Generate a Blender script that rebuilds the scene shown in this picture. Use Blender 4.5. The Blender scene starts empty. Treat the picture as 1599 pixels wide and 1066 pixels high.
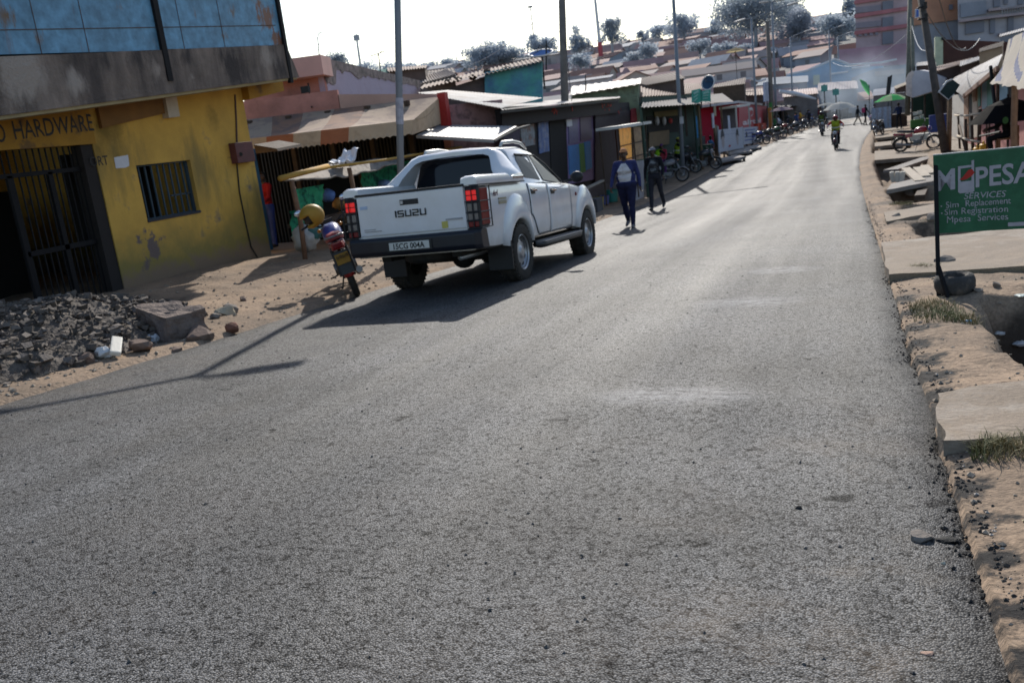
import bpy, bmesh, math, random
from math import radians as R, sin, cos, pi, tan, sqrt, atan2, hypot
from mathutils import Vector as V, Matrix as Mx, noise as NZ, kdtree
random.seed(7)
sc = bpy.context.scene
COL = sc.collection

# ------------------------------------------------------------------ helpers
ORG = {}

class MB:
    """collects shapes; build() links them as ONE mesh object"""
    def __init__(s): s.v = []; s.f = []; s.m = []; s.k = 0
    def mat(s, k): s.k = k; return s
    def add(s, vs, fs):
        o = len(s.v); s.v += [V(a) for a in vs]
        for f in fs: s.f.append([o + i for i in f]); s.m.append(s.k)
        return s
    def quad(s, a, b, c, d): return s.add([a, b, c, d], [(0, 1, 2, 3)])
    def poly(s, pts): return s.add(pts, [tuple(range(len(pts)))])
    def hexa(s, p):      # 8 corners: bottom ring 0-3, top ring 4-7
        return s.add(p, [(3, 2, 1, 0), (4, 5, 6, 7), (0, 1, 5, 4), (1, 2, 6, 5), (2, 3, 7, 6), (3, 0, 4, 7)])
    def box(s, lo, hi):
        (a, b, c), (d, e, f) = lo, hi
        return s.hexa([(a, b, c), (d, b, c), (d, e, c), (a, e, c), (a, b, f), (d, b, f), (d, e, f), (a, e, f)])
    def cbox(s, c, sz, M=None):
        M = M or Mx()
        h = [x / 2 for x in sz]; c = V(c)
        pts = [(-1, -1, -1), (1, -1, -1), (1, 1, -1), (-1, 1, -1), (-1, -1, 1), (1, -1, 1), (1, 1, 1), (-1, 1, 1)]
        return s.hexa([c + M.to_3x3() @ V((a * h[0], b * h[1], d * h[2])) for a, b, d in pts])
    def bar(s, p, q, w, h=None, up=(0, 0, 1)):
        h = h or w; p = V(p); q = V(q); d = (q - p).normalized(); u = V(up)
        x = d.cross(u)
        if x.length < 1e-4: x = d.cross(V((1, 0, 0)))
        x.normalize(); u = x.cross(d); x *= w / 2; u *= h / 2
        return s.hexa([p - x - u, p + x - u, q + x - u, q - x - u, p - x + u, p + x + u, q + x + u, q - x + u])
    def prism(s, pts, ext):   # polygon extruded along a vector
        n = len(pts); e = V(ext)
        vs = [V(a) for a in pts] + [V(a) + e for a in pts]
        return s.add(vs, [tuple(range(n))[::-1], tuple(range(n, 2 * n))] + [(i, (i + 1) % n, n + (i + 1) % n, n + i) for i in range(n)])
    def cyl(s, p, q, r0, r1=None, n=10, caps=True):
        r1 = r0 if r1 is None else r1
        return s.tube([p, q], [r0, r1], n, caps)
    def tube(s, pts, r, n=8, caps=True, closed=False):
        pts = [V(p) for p in pts]; m = len(pts)
        rr = r if isinstance(r, (list, tuple)) else [r] * m
        vs = []; prev = None
        for i, p in enumerate(pts):
            if closed: d = pts[(i + 1) % m] - pts[i - 1]
            else: d = pts[min(i + 1, m - 1)] - pts[max(i - 1, 0)]
            d.normalize()
            if prev is None:
                a = d.cross(V((0, 0, 1)))
                if a.length < 1e-3: a = d.cross(V((1, 0, 0)))
            else: a = prev - d * prev.dot(d)
            a.normalize(); prev = a; b = d.cross(a)
            for j in range(n):
                t = 2 * pi * j / n; vs.append(p + (a * cos(t) + b * sin(t)) * rr[i])
        fs = []
        for i in range(m if closed else m - 1):
            i2 = (i + 1) % m
            for j in range(n):
                k = (j + 1) % n; fs.append((i * n + j, i * n + k, i2 * n + k, i2 * n + j))
        if caps and not closed: fs += [tuple(range(n))[::-1], tuple(range((m - 1) * n, m * n))]
        return s.add(vs, fs)
    def lathe(s, prof, n=20, M=None):     # profile (r, z) turned about local z
        M = M or Mx(); vs = []; fs = []; m = len(prof)
        for r, z in prof:
            for j in range(n):
                t = 2 * pi * j / n; vs.append(M @ V((r * cos(t), r * sin(t), z)))
        for i in range(m - 1):
            for j in range(n):
                k = (j + 1) % n; fs.append((i * n + j, i * n + k, (i + 1) * n + k, (i + 1) * n + j))
        return s.add(vs, fs)
    def ball(s, c, r, n=10, m=7, M=None, jit=0, seed=0):
        r = r if isinstance(r, (tuple, list)) else (r, r, r); vs = []; c = V(c); M = M or Mx(); rg = random.Random(seed)
        for i in range(m + 1):
            a = -pi / 2 + pi * i / m
            for j in range(n):
                t = 2 * pi * j / n; k = 1 + (rg.uniform(-jit, jit) if jit else 0)
                vs.append(c + M.to_3x3() @ V((r[0] * cos(a) * cos(t) * k, r[1] * cos(a) * sin(t) * k, r[2] * sin(a) * k)))
        fs = [(i * n + j, i * n + (j + 1) % n, (i + 1) * n + (j + 1) % n, (i + 1) * n + j) for i in range(m) for j in range(n)]
        return s.add(vs, fs)
    def grid(s, fn, nu, nv):
        vs = [fn(i / nu, j / nv) for j in range(nv + 1) for i in range(nu + 1)]
        return s.add(vs, [(j * (nu + 1) + i, j * (nu + 1) + i + 1, (j + 1) * (nu + 1) + i + 1, (j + 1) * (nu + 1) + i) for j in range(nv) for i in range(nu)])
    def sheet(s, p00, p10, p11, p01, waves=0, amp=.018, sag=0, th=.0, nv=1):
        """corrugated or sagging sheet; ridges run from the p00-p10 edge to the p01-p11 edge"""
        p00, p10, p11, p01 = map(V, (p00, p10, p11, p01)); n = (p10 - p00).cross(p01 - p00).normalized()
        nu = max(2, int(waves * 6)) if waves else 8
        def fn(u, v):
            p = p00.lerp(p10, u).lerp(p01.lerp(p11, u), v)
            return p + n * (amp * sin(2 * pi * waves * u)) - V((0, 0, sag * sin(pi * u) * sin(pi * v)))
        return s.grid(fn, nu, nv if not sag else 8)
    def xf(s, M, start=0):
        for i in range(start, len(s.v)): s.v[i] = M @ s.v[i]
        return s
    def build(s, name, mats, parent=None, smooth=False, bevel=0, at=None, recalc=True, solid=0):
        return from_pydata(name, s.v, s.f, mats, parent, smooth, bevel, at, s.m, recalc, solid)

def from_pydata(name, vs, fs, mats, parent=None, smooth=False, bevel=0, at=None, mi=None, recalc=True, solid=0):
    if not isinstance(mats, (list, tuple)): mats = [mats]
    if parent is not None: Mw = ORG[parent.name]
    elif at is not None: Mw = Mx.Translation(V(at))
    else: Mw = Mx()
    inv = Mw.inverted()
    me = bpy.data.meshes.new(name)
    me.from_pydata([tuple(inv @ V(v)) for v in vs], [], fs)
    for m in mats: me.materials.append(m)
    if mi:
        for p, k in zip(me.polygons, mi): p.material_index = k
    bm = bmesh.new(); bm.from_mesh(me)
    if recalc: bmesh.ops.recalc_face_normals(bm, faces=bm.faces)
    if bevel:
        es = [e for e in bm.edges if len(e.link_faces) == 2 and e.calc_face_angle(0) > .5]
        bmesh.ops.bevel(bm, geom=es, offset=bevel, segments=2, affect='EDGES', profile=.6, clamp_overlap=True)
    bm.to_mesh(me); bm.free()
    if smooth:
        for p in me.polygons: p.use_smooth = True
        if smooth is not True: me.set_sharp_from_angle(angle=R(smooth))
    o = bpy.data.objects.new(name, me); COL.objects.link(o)
    if parent is not None: o.parent = parent
    elif at is not None: o.location = V(at)
    ORG[o.name] = Mw
    if solid:
        md = o.modifiers.new('s', 'SOLIDIFY'); md.thickness = solid; md.offset = 0
    return o

def tag(o, label, cat=None, group=None, kind=None):
    if label: o['label'] = label
    if cat: o['category'] = cat
    if group: o['group'] = group
    if kind: o['kind'] = kind
    return o
def thing(name, label, cat, loc=(0, 0, 0), rz=0, group=None):
    o = bpy.data.objects.new(name, None); COL.objects.link(o); o.empty_display_size = .2
    o.location = V(loc); o.rotation_euler = (0, 0, rz)
    ORG[o.name] = Mx.Translation(V(loc)) @ Mx.Rotation(rz, 4, 'Z')
    return tag(o, label, cat, group)
def struct(o): o['kind'] = 'structure'; return o
def dup(o, parent=None):
    c = o.copy(); COL.objects.link(c)
    if parent is not None: c.parent = parent
    for ch in list(o.children): dup(ch, c)
    return c
def text(name, body, M, size, mat, parent, ext=.004, shear=0, space=1, bold=0, align='LEFT', sx=1, jit=0, seed=1):
    cu = bpy.data.curves.new('t', 'FONT'); cu.body = body; cu.size = size; cu.extrude = ext; cu.shear = shear
    cu.space_character = space; cu.offset = bold; cu.align_x = align; cu.resolution_u = 3
    ob = bpy.data.objects.new('t', cu); COL.objects.link(ob)
    dg = bpy.context.evaluated_depsgraph_get(); me = bpy.data.meshes.new_from_object(ob.evaluated_get(dg))
    rg = random.Random(seed)
    vs = []
    for v in me.vertices:
        c = v.co.copy(); c.x *= sx
        if jit: c += V((NZ.noise(c * 9 / size * .2 + V((seed, 0, 0))), NZ.noise(c * 9 / size * .2 + V((0, seed, 5))), 0)) * jit
        vs.append(M @ c)
    fs = [tuple(p.vertices) for p in me.polygons]
    bpy.data.objects.remove(ob); bpy.data.curves.remove(cu); bpy.data.meshes.remove(me)
    return from_pydata(name, vs, fs, mat, parent)
def frameM(o, x, y):      # 4x4 with local x, y directions, z = x cross y
    x = V(x).normalized(); y = V(y); y = (y - x * y.dot(x)).normalized(); z = x.cross(y)
    M = Mx((x, y, z)).transposed().to_4x4(); M.translation = V(o); return M

# ------------------------------------------------------------------ camera
W0, H0, F0 = 1599, 1066, 1400.0
PITCH, ROLL, AZ, CZ = R(-12.99), R(7.125), R(-21.53), 1.277
_fw = V((sin(AZ) * cos(PITCH), cos(AZ) * cos(PITCH), sin(PITCH))); _rt = V((cos(AZ), -sin(AZ), 0)); _up = _rt.cross(_fw)
RT = _rt * cos(ROLL) - _up * sin(ROLL); UP = _rt * sin(ROLL) + _up * cos(ROLL); FW = _fw
EYE = V((0, 0, CZ))
cam = bpy.data.cameras.new('camera'); camo = bpy.data.objects.new('camera', cam); COL.objects.link(camo)
Mc = Mx((RT, UP, -FW)).transposed().to_4x4(); Mc.translation = EYE; camo.matrix_world = Mc
cam.sensor_width = 36; cam.lens = F0 / W0 * 36; cam.clip_end = 3000; cam.clip_start = .05
cam.dof.use_dof = True; cam.dof.focus_distance = 3.1; cam.dof.aperture_fstop = 6.3
sc.camera = camo
# survey helpers: where a sight line meets a wall plane, a depth or the ground
def pxray(px, py): return FW + RT * ((px - W0 / 2) / F0) - UP * ((py - H0 / 2) / F0)
def onX(px, py, X): v = pxray(px, py); return EYE + v * (X / v.x)
def onY(px, py, Y): v = pxray(px, py); return EYE + v * (Y / v.y)
def onZ(px, py, Z): v = pxray(px, py); return EYE + v * ((Z - CZ) / v.z)
def at(px, py, d): return EYE + pxray(px, py) * d
def px_of(P):
    q = V(P) - EYE; d = q.dot(FW); return W0 / 2 + F0 * q.dot(RT) / d, H0 / 2 - F0 * q.dot(UP) / d
def smooth(a, b, x):
    t = min(1, max(0, (x - a) / (b - a))); return t * t * (3 - 2 * t)

# ------------------------------------------------------------------ materials
MATS = {}
def mat(name, col, rough=.8, var=.18, scale=4, bump=.08, bscale=40, metal=0, col2=None, amt=.5, scale2=1.2, streak=False, spec=.4, soft=.12, coat=0, alpha=1, emit=None, es=0, bdist=.01, fine=0, transl=0):
    if name in MATS: return MATS[name]
    m = bpy.data.materials.new(name); m.use_nodes = True; MATS[name] = m
    nt = m.node_tree; N = nt.nodes; L = nt.links; b = N['Principled BSDF']
    b.inputs['Roughness'].default_value = rough; b.inputs['Metallic'].default_value = metal
    b.inputs['Specular IOR Level'].default_value = spec; b.inputs['Coat Weight'].default_value = coat; b.inputs['Coat Roughness'].default_value = .08
    tc = N.new('ShaderNodeTexCoord'); mp = N.new('ShaderNodeMapping'); L.new(tc.outputs['Object'], mp.inputs['Vector'])
    def noise(sc_, det=5, ro=.6, src=None):
        n = N.new('ShaderNodeTexNoise'); n.inputs['Scale'].default_value = sc_; n.inputs['Detail'].default_value = det; n.inputs['Roughness'].default_value = ro
        L.new(src or mp.outputs['Vector'], n.inputs['Vector']); return n
    n1 = noise(scale)
    r1 = N.new('ShaderNodeMapRange'); L.new(n1.outputs['Fac'], r1.inputs['Value'])
    r1.inputs['From Min'].default_value = .3; r1.inputs['From Max'].default_value = .7
    r1.inputs['To Min'].default_value = 1 - var; r1.inputs['To Max'].default_value = 1 + var
    cm = N.new('ShaderNodeVectorMath'); cm.operation = 'SCALE'; L.new(r1.outputs['Result'], cm.inputs['Scale'])
    src = None
    if col2:
        mp2 = N.new('ShaderNodeMapping'); L.new(tc.outputs['Object'], mp2.inputs['Vector'])
        if streak: mp2.inputs['Scale'].default_value = (1, 1, .12)
        n2 = noise(scale2, 8, .68, mp2.outputs['Vector'])
        r2 = N.new('ShaderNodeMapRange'); L.new(n2.outputs['Fac'], r2.inputs['Value'])
        c_ = .72 - .45 * amt
        r2.inputs['From Min'].default_value = c_ - soft / 2; r2.inputs['From Max'].default_value = c_ + soft / 2
        mx = N.new('ShaderNodeMix'); mx.data_type = 'RGBA'; L.new(r2.outputs['Result'], mx.inputs['Factor'])
        mx.inputs['A'].default_value = (*col, 1); mx.inputs['B'].default_value = (*col2, 1)
        L.new(mx.outputs['Result'], cm.inputs[0])
    else: cm.inputs[0].default_value = col
    out = cm.outputs['Vector']
    if fine:
        nf = noise(fine, 3); rf = N.new('ShaderNodeMapRange'); L.new(nf.outputs['Fac'], rf.inputs['Value'])
        rf.inputs['From Min'].default_value = .3; rf.inputs['From Max'].default_value = .7; rf.inputs['To Min'].default_value = .72; rf.inputs['To Max'].default_value = 1.28
        c2 = N.new('ShaderNodeVectorMath'); c2.operation = 'SCALE'; L.new(out, c2.inputs[0]); L.new(rf.outputs['Result'], c2.inputs['Scale']); out = c2.outputs['Vector']
    L.new(out, b.inputs['Base Color'])
    if bump:
        nb = noise(bscale, 4); bp = N.new('ShaderNodeBump'); bp.inputs['Strength'].default_value = min(1, bump * 4); bp.inputs['Distance'].default_value = bdist
        L.new(nb.outputs['Fac'], bp.inputs['Height']); L.new(bp.outputs['Normal'], b.inputs['Normal'])
    rr = N.new('ShaderNodeMapRange'); L.new(n1.outputs['Fac'], rr.inputs['Value']); rr.inputs['To Min'].default_value = max(.03, rough * .82); rr.inputs['To Max'].default_value = min(1, rough * 1.18)
    L.new(rr.outputs['Result'], b.inputs['Roughness'])
    if emit: b.inputs['Emission Color'].default_value = (*emit, 1); b.inputs['Emission Strength'].default_value = es
    if alpha < 1: b.inputs['Alpha'].default_value = alpha
    if transl:      # thin cloth lets light through
        tr = N.new('ShaderNodeBsdfTranslucent'); L.new(out, tr.inputs['Color']); ms = N.new('ShaderNodeMixShader'); ms.inputs[0].default_value = transl
        L.new(b.outputs[0], ms.inputs[1]); L.new(tr.outputs[0], ms.inputs[2]); L.new(ms.outputs[0], N['Material Output'].inputs['Surface'])
    return m
def plain(name, col, rough=.6, **k): return mat(name, col, rough, var=k.pop('var', .1), bump=k.pop('bump', .02), **k)

def layer(m, col, lo=None, blobs=None, nscale=4, amp=.5, soft=.15, stretch=(1, 1, 1)):
    """mixes a second colour into a material: below a height (lo), or in blotches (x/y/z centre, radius) broken up by noise"""
    nt = m.node_tree; N = nt.nodes; L = nt.links; b = N['Principled BSDF']; src = b.inputs['Base Color'].links[0].from_socket
    tc = N.new('ShaderNodeTexCoord'); mp = N.new('ShaderNodeMapping'); mp.inputs['Scale'].default_value = stretch; L.new(tc.outputs['Object'], mp.inputs['Vector'])
    n = N.new('ShaderNodeTexNoise'); n.inputs['Scale'].default_value = nscale; n.inputs['Detail'].default_value = 8; n.inputs['Roughness'].default_value = .7; L.new(mp.outputs['Vector'], n.inputs['Vector'])
    def mth(op, a, c):
        q = N.new('ShaderNodeMath'); q.operation = op
        for i, x in enumerate((a, c)):
            if isinstance(x, (int, float)): q.inputs[i].default_value = x
            else: L.new(x, q.inputs[i])
        return q.outputs[0]
    nz = mth('MULTIPLY', mth('SUBTRACT', n.outputs['Fac'], .5), amp * 2)
    if lo is not None:
        sp_ = N.new('ShaderNodeSeparateXYZ'); L.new(tc.outputs['Object'], sp_.inputs[0]); d = mth('SUBTRACT', lo, mth('ADD', sp_.outputs[2], nz))
    else:
        d = None
        for c, r in blobs:
            v = N.new('ShaderNodeVectorMath'); v.operation = 'DISTANCE'; L.new(tc.outputs['Object'], v.inputs[0]); v.inputs[1].default_value = c
            e = mth('SUBTRACT', r, v.outputs['Value']); d = e if d is None else mth('MAXIMUM', d, e)
        d = mth('ADD', d, nz)
    r = N.new('ShaderNodeMapRange'); L.new(d, r.inputs['Value']); r.inputs['From Min'].default_value = -soft / 2; r.inputs['From Max'].default_value = soft / 2
    mx = N.new('ShaderNodeMix'); mx.data_type = 'RGBA'; L.new(r.outputs['Result'], mx.inputs['Factor']); L.new(src, mx.inputs['A']); mx.inputs['B'].default_value = (*col, 1); L.new(mx.outputs['Result'], b.inputs['Base Color']); return m
# ------------------------------------------------------------------ light and sky
SUN_AZ, SUN_EL = R(-12.2), R(32)
w = bpy.data.worlds.new('World'); sc.world = w; w.use_nodes = True
nt = w.node_tree; bg = nt.nodes['Background']; sky = nt.nodes.new('ShaderNodeTexSky'); sky.sky_type = 'NISHITA'
sky.sun_disc = False; sky.sun_elevation = SUN_EL; sky.sun_rotation = SUN_AZ; sky.dust_density = 3.0; sky.air_density = 1.3; sky.altitude = 1500
nt.links.new(sky.outputs['Color'], bg.inputs['Color']); bg.inputs['Strength'].default_value = .158
sl = bpy.data.lights.new('sun', 'SUN'); sl.energy = 5.0; sl.angle = R(.53); sl.color = (1, .945, .86)
so = bpy.data.objects.new('sun', sl); COL.objects.link(so)
sdir = V((sin(SUN_AZ) * cos(SUN_EL), cos(SUN_AZ) * cos(SUN_EL), sin(SUN_EL)))
so.rotation_euler = (-sdir).to_track_quat('-Z', 'Y').to_euler(); so.location = sdir * 60
sc.view_settings.view_transform = 'Standard'; sc.view_settings.look = 'None'; sc.view_settings.exposure = 0
sc.cycles.use_denoising = True; sc.cycles.max_bounces = 6; sc.cycles.volume_bounces = 1; sc.cycles.diffuse_bounces = 3
sc.cycles.transparent_max_bounces = 8; sc.cycles.caustics_reflective = False; sc.cycles.caustics_refractive = False

# ------------------------------------------------------------------ ground shape
def zr(s):
    a = .0535
    if s < 20: return -a * s
    if s < 36: u = s - 20; return -a * 20 - (a * u - (a - .004) * u * u / 32)
    return -a * 20 - (a * 16 - (a - .004) * 8) - .004 * (s - 36)
def cen(s): return .00074 * max(0, s - 30) ** 2 if s < 110 else .00074 * 80 ** 2 + (s - 110) * .1184
LEDGE, REDGE = -6.22, .33
def crown(t): return -.03 + .03 * max(0, 1 - ((t + 2.93) / 3.28) ** 2)
def lip(s): return .5 * smooth(1, 8, s) * smooth(28, 14, s) + .1
DITCH = [(-3, 3.75), (4.75, 7.45), (9.05, 9.5), (12.1, 14.6), (15.9, 18.6), (19.6, 25.0), (26.0, 38.5), (43.4, 60)]
def ditch_open(s):
    k = 0
    for a, b in DITCH: k = max(k, smooth(a - .1, a + .1, s) * smooth(b + .06, b - .06, s))
    return k
def terr(x, y):
    t = x - cen(y); z = zr(y)
    if t < LEDGE:
        u = LEDGE - t
        b = .04 + .30 * smooth(5, 13.5, y) * smooth(27, 17, y)
        z += .0 + b * smooth(0, 3.9, u) + .012 * min(1, u * 4)
        z += .035 * NZ.noise(V((x * .9, y * .9, 3))) * smooth(0, .5, u) + .02 * NZ.noise(V((x * 2.5, y * 2.5, 3))) * smooth(0, .5, u) + .014 * NZ.noise(V((x * 4, y * 4, 1))) * min(1, u * 3)
    elif t > REDGE:
        u = t - REDGE
        w_ = .14 * NZ.noise(V((y * 1.3, 0, 7))) + .05 * NZ.noise(V((y * 5, 0, 7)))
        hgt = .03 * smooth(0, .25, u) + .10 * smooth(2.0, 3.2, u)
        d = smooth(.46 + w_ * .7, .72 + w_, u) * smooth(2.35, 1.9, u)
        d *= 1 + .25 * NZ.noise(V((x * 3, y * 3, 5)))
        z += hgt - .72 * d * ditch_open(y)
        z += (.05 * NZ.noise(V((x * 1.7, y * 1.7, 3))) + .02 * NZ.noise(V((x * 6, y * 6, 1)))) * smooth(0, .35, u)
    else: z -= .09
    r = hypot(x, y)
    if r > 100 and y > 0:
        az = atan2(x, y); r0 = 100 + 28 * smooth(R(-8), R(-3), az); k = min(1, max(0, (r - r0) / (345 - r0))); k = .35 * k * k * (3 - 2 * k) + .65 * k
        z += k * (27 + 2.5 * NZ.noise(V((x * .012, y * .012, 0)))) + k * 1.2 * NZ.noise(V((x * .05, y * .05, 4)))
    return z
def G(px, py, dz=0):
    v = pxray(px, py); t = .5; lo = .5
    while t < 600:
        p = EYE + v * t
        if p.z < terr(p.x, p.y) + dz: break
        lo = t; t *= 1.012
    hi = t
    for _ in range(30):
        m = (lo + hi) / 2; p = EYE + v * m
        if p.z < terr(p.x, p.y) + dz: hi = m
        else: lo = m
    return EYE + v * hi
def gnd(x, y): return V((x, y, terr(x, y)))
def road_z(x, y): return zr(y) + crown(x - cen(y))

def rng(a, b, st):
    n = max(1, round((b - a) / st)); return [a + (b - a) * i / n for i in range(n)]
xs = rng(-900, -200, 70) + rng(-200, -40, 8) + rng(-40, -14, 2) + rng(-14, -9.5, .4) + rng(-9.5, -6.0, .12) + rng(-6.0, .2, 1.0) + rng(.2, 2.9, .045) + rng(2.9, 6, .3) + rng(6, 20, 2) + rng(20, 200, 8) + rng(200, 901, 70)
ys = rng(-30, -2, 4) + rng(-2, 3, .12) + rng(3, 16, .075) + rng(16, 30, .3) + rng(30, 46, .45) + rng(46, 130, 3) + rng(130, 420, 9) + rng(420, 1501, 90)
gv = [V((x, y, terr(x, y))) for y in ys for x in xs]; nx = len(xs)
gf = [(j * nx + i, j * nx + i + 1, (j + 1) * nx + i + 1, (j + 1) * nx + i) for j in range(len(ys) - 1) for i in range(nx - 1)]
M_dirt = mat('dirt', (.285, .205, .142), .95, .25, 1.1, .12, 16, col2=(.20, .15, .11), amt=.45, scale2=1.3, soft=.22, bdist=.05, fine=45, spec=.15)
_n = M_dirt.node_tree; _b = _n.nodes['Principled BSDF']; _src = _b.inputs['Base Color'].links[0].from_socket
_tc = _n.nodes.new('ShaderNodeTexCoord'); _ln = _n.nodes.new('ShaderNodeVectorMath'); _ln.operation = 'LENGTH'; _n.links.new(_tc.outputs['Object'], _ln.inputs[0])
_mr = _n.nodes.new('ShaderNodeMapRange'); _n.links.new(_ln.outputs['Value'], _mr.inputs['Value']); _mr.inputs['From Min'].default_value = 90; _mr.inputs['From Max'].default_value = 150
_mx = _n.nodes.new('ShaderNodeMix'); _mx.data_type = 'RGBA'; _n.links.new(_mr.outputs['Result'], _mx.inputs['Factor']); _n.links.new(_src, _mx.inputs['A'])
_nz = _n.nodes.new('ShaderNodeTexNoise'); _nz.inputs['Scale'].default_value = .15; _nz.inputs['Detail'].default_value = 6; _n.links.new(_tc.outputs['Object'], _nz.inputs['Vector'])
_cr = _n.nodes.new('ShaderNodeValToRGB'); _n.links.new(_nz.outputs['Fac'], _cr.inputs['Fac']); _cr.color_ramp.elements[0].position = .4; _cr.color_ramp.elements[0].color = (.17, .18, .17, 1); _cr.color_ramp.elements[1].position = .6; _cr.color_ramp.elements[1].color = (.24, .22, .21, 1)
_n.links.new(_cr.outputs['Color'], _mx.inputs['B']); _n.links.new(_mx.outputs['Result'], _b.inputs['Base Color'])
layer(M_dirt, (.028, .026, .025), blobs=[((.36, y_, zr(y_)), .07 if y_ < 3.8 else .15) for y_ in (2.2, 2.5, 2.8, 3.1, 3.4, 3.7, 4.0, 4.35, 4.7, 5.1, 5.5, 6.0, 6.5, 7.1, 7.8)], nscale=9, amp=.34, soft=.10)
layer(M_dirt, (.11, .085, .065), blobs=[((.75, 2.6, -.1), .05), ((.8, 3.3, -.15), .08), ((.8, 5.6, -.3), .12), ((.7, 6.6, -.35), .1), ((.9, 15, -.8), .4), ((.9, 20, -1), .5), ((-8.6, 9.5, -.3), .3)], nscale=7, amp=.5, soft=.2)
layer(M_dirt, (.075, .055, .04), blobs=[((1.45, y_ * .5, zr(y_ * .5) - .62), .62) for y_ in (10, 11, 12, 13, 14, 14.8)] + [((1.4, y_, zr(y_) - .6), .75) for y_ in (13.2, 16.5, 17.8, 21, 23, 28, 31, 34)], nscale=6, amp=.2, soft=.2)  # ditch darkened in the soil colour: damp earth and shade
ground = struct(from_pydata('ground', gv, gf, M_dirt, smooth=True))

# ------------------------------------------------------------------ road
def asphalt():
    m = bpy.data.materials.new('asphalt'); m.use_nodes = True; nt = m.node_tree; N = nt.nodes; L = nt.links; b = N['Principled BSDF']
    tc = N.new('ShaderNodeTexCoord'); P = tc.outputs['Object']
    def noise(s, d=4, src=P, ro=.55):
        n = N.new('ShaderNodeTexNoise'); n.inputs['Scale'].default_value = s; n.inputs['Detail'].default_value = d; n.inputs['Roughness'].default_value = ro; L.new(src, n.inputs['Vector']); return n.outputs['Fac']
    def rngn(v, a, b_, c, d):
        r = N.new('ShaderNodeMapRange'); L.new(v, r.inputs['Value'])
        for k, x in zip(('From Min', 'From Max', 'To Min', 'To Max'), (a, b_, c, d)): r.inputs[k].default_value = x
        return r.outputs['Result']
    def math_(op, a, b_):
        n = N.new('ShaderNodeMath'); n.operation = op
        for i, x in enumerate((a, b_)):
            if isinstance(x, (int, float)): n.inputs[i].default_value = x
            else: L.new(x, n.inputs[i])
        return n.outputs[0]
    vo = N.new('ShaderNodeTexVoronoi'); vo.inputs['Scale'].default_value = 150; L.new(P, vo.inputs['Vector'])
    vo2 = N.new('ShaderNodeTexVoronoi'); vo2.inputs['Scale'].default_value = 60; L.new(P, vo2.inputs['Vector'])
    stone = rngn(vo.outputs['Distance'], .12, .62, 1, 0)
    sep = N.new('ShaderNodeSeparateColor'); L.new(vo.outputs['Color'], sep.inputs[0])
    perst = rngn(sep.outputs[0], 0, 1, .6, 1.42)
    # long wheel tracks: coordinates stretched along the road
    mp = N.new('ShaderNodeMapping'); mp.inputs['Scale'].default_value = (1.1, .05, 1); L.new(P, mp.inputs['Vector'])
    track = noise(1.0, 3, mp.outputs['Vector'])
    patch = noise(.55, 5)
    mpb = N.new('ShaderNodeMapping'); mpb.inputs['Scale'].default_value = (5, .12, 1); L.new(P, mpb.inputs['Vector']); track2 = noise(1.0, 4, mpb.outputs['Vector'])
    dust = noise(1.7, 6, P, .7)
    base = math_('MULTIPLY', rngn(patch, .32, .68, .62, 1.42), math_('MULTIPLY', rngn(track, .3, .7, .66, 1.5), rngn(track2, .35, .65, .80, 1.24)))
    base = math_('MULTIPLY', base, perst)
    holes = math_('MULTIPLY', rngn(noise(34, 4), .34, .50, .38, 1.08), rngn(vo.outputs['Distance'], .42, .75, 1, .15))
    holes = math_('MULTIPLY', holes, rngn(noise(95, 2), .36, .54, .6, 1.06))
    dents = rngn(noise(5.5, 3, P, .6), .66, .72, 1, .35)
    holes = math_('MULTIPLY', holes, dents)
    base = math_('MULTIPLY', base, holes)
    L.new(math_('MULTIPLY', math_('MULTIPLY', holes, perst), .66), b.inputs['Specular IOR Level'])
    c1 = N.new('ShaderNodeVectorMath'); c1.operation = 'SCALE'; c1.inputs[0].default_value = (.080, .0795, .081); L.new(base, c1.inputs['Scale'])
    mx = N.new('ShaderNodeMix'); mx.data_type = 'RGBA'; L.new(c1.outputs[0], mx.inputs['A']); mx.inputs['B'].default_value = (.19, .15, .115, 1)
    # dirt dust towards the edges and in patches
    sx = N.new('ShaderNodeSeparateXYZ'); L.new(P, sx.inputs[0])
    ledge = rngn(sx.outputs[0], -5.0, -6.35, 0, .38)
    dd = math_('MULTIPLY', rngn(dust, .42, .72, 0, 1), math_('ADD', ledge, .09))
    dd = math_('MAXIMUM', dd, math_('MULTIPLY', math_('MULTIPLY', rngn(sx.outputs[0], -1.2, -.1, 0, 1), rngn(sx.outputs[1], 5.5, 3, 0, 1)), rngn(dust, .48, .70, 0, .55)))
    # chalky scuffs on the lane
    mp3 = N.new('ShaderNodeMapping'); mp3.inputs['Scale'].default_value = (.8, 1.6, 1); L.new(P, mp3.inputs['Vector'])
    L.new(dd, mx.inputs['Factor'])
    # chalky scuffed ridge
    def blob(cx, cy, rx, ry):
        a = math_('POWER', math_('DIVIDE', math_('SUBTRACT', sx.outputs[0], cx), rx), 2); c = math_('POWER', math_('DIVIDE', math_('SUBTRACT', sx.outputs[1], cy), ry), 2)
        return rngn(math_('ADD', a, c), 0, 1, 1, 0)
    dkp = math_('SUBTRACT', 1, math_('MULTIPLY', math_('MULTIPLY', math_('ADD', blob(-.15, 5.35, .9, .45), math_('ADD', blob(-.6, 3.1, 1.1, .5), blob(-3.6, 5.0, 1.3, .6))), rngn(noise(4, 4), .3, .6, 0, 1)), .5))
    cdk = N.new('ShaderNodeVectorMath'); cdk.operation = 'SCALE'; L.new(mx.outputs['Result'], cdk.inputs[0]); L.new(dkp, cdk.inputs['Scale'])
    sc_ = math_('ADD', blob(-.95, 4.75, .55, .28), math_('ADD', blob(-.9, 8.1, .6, .35), blob(-.75, 10.3, .5, .35)))
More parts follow.
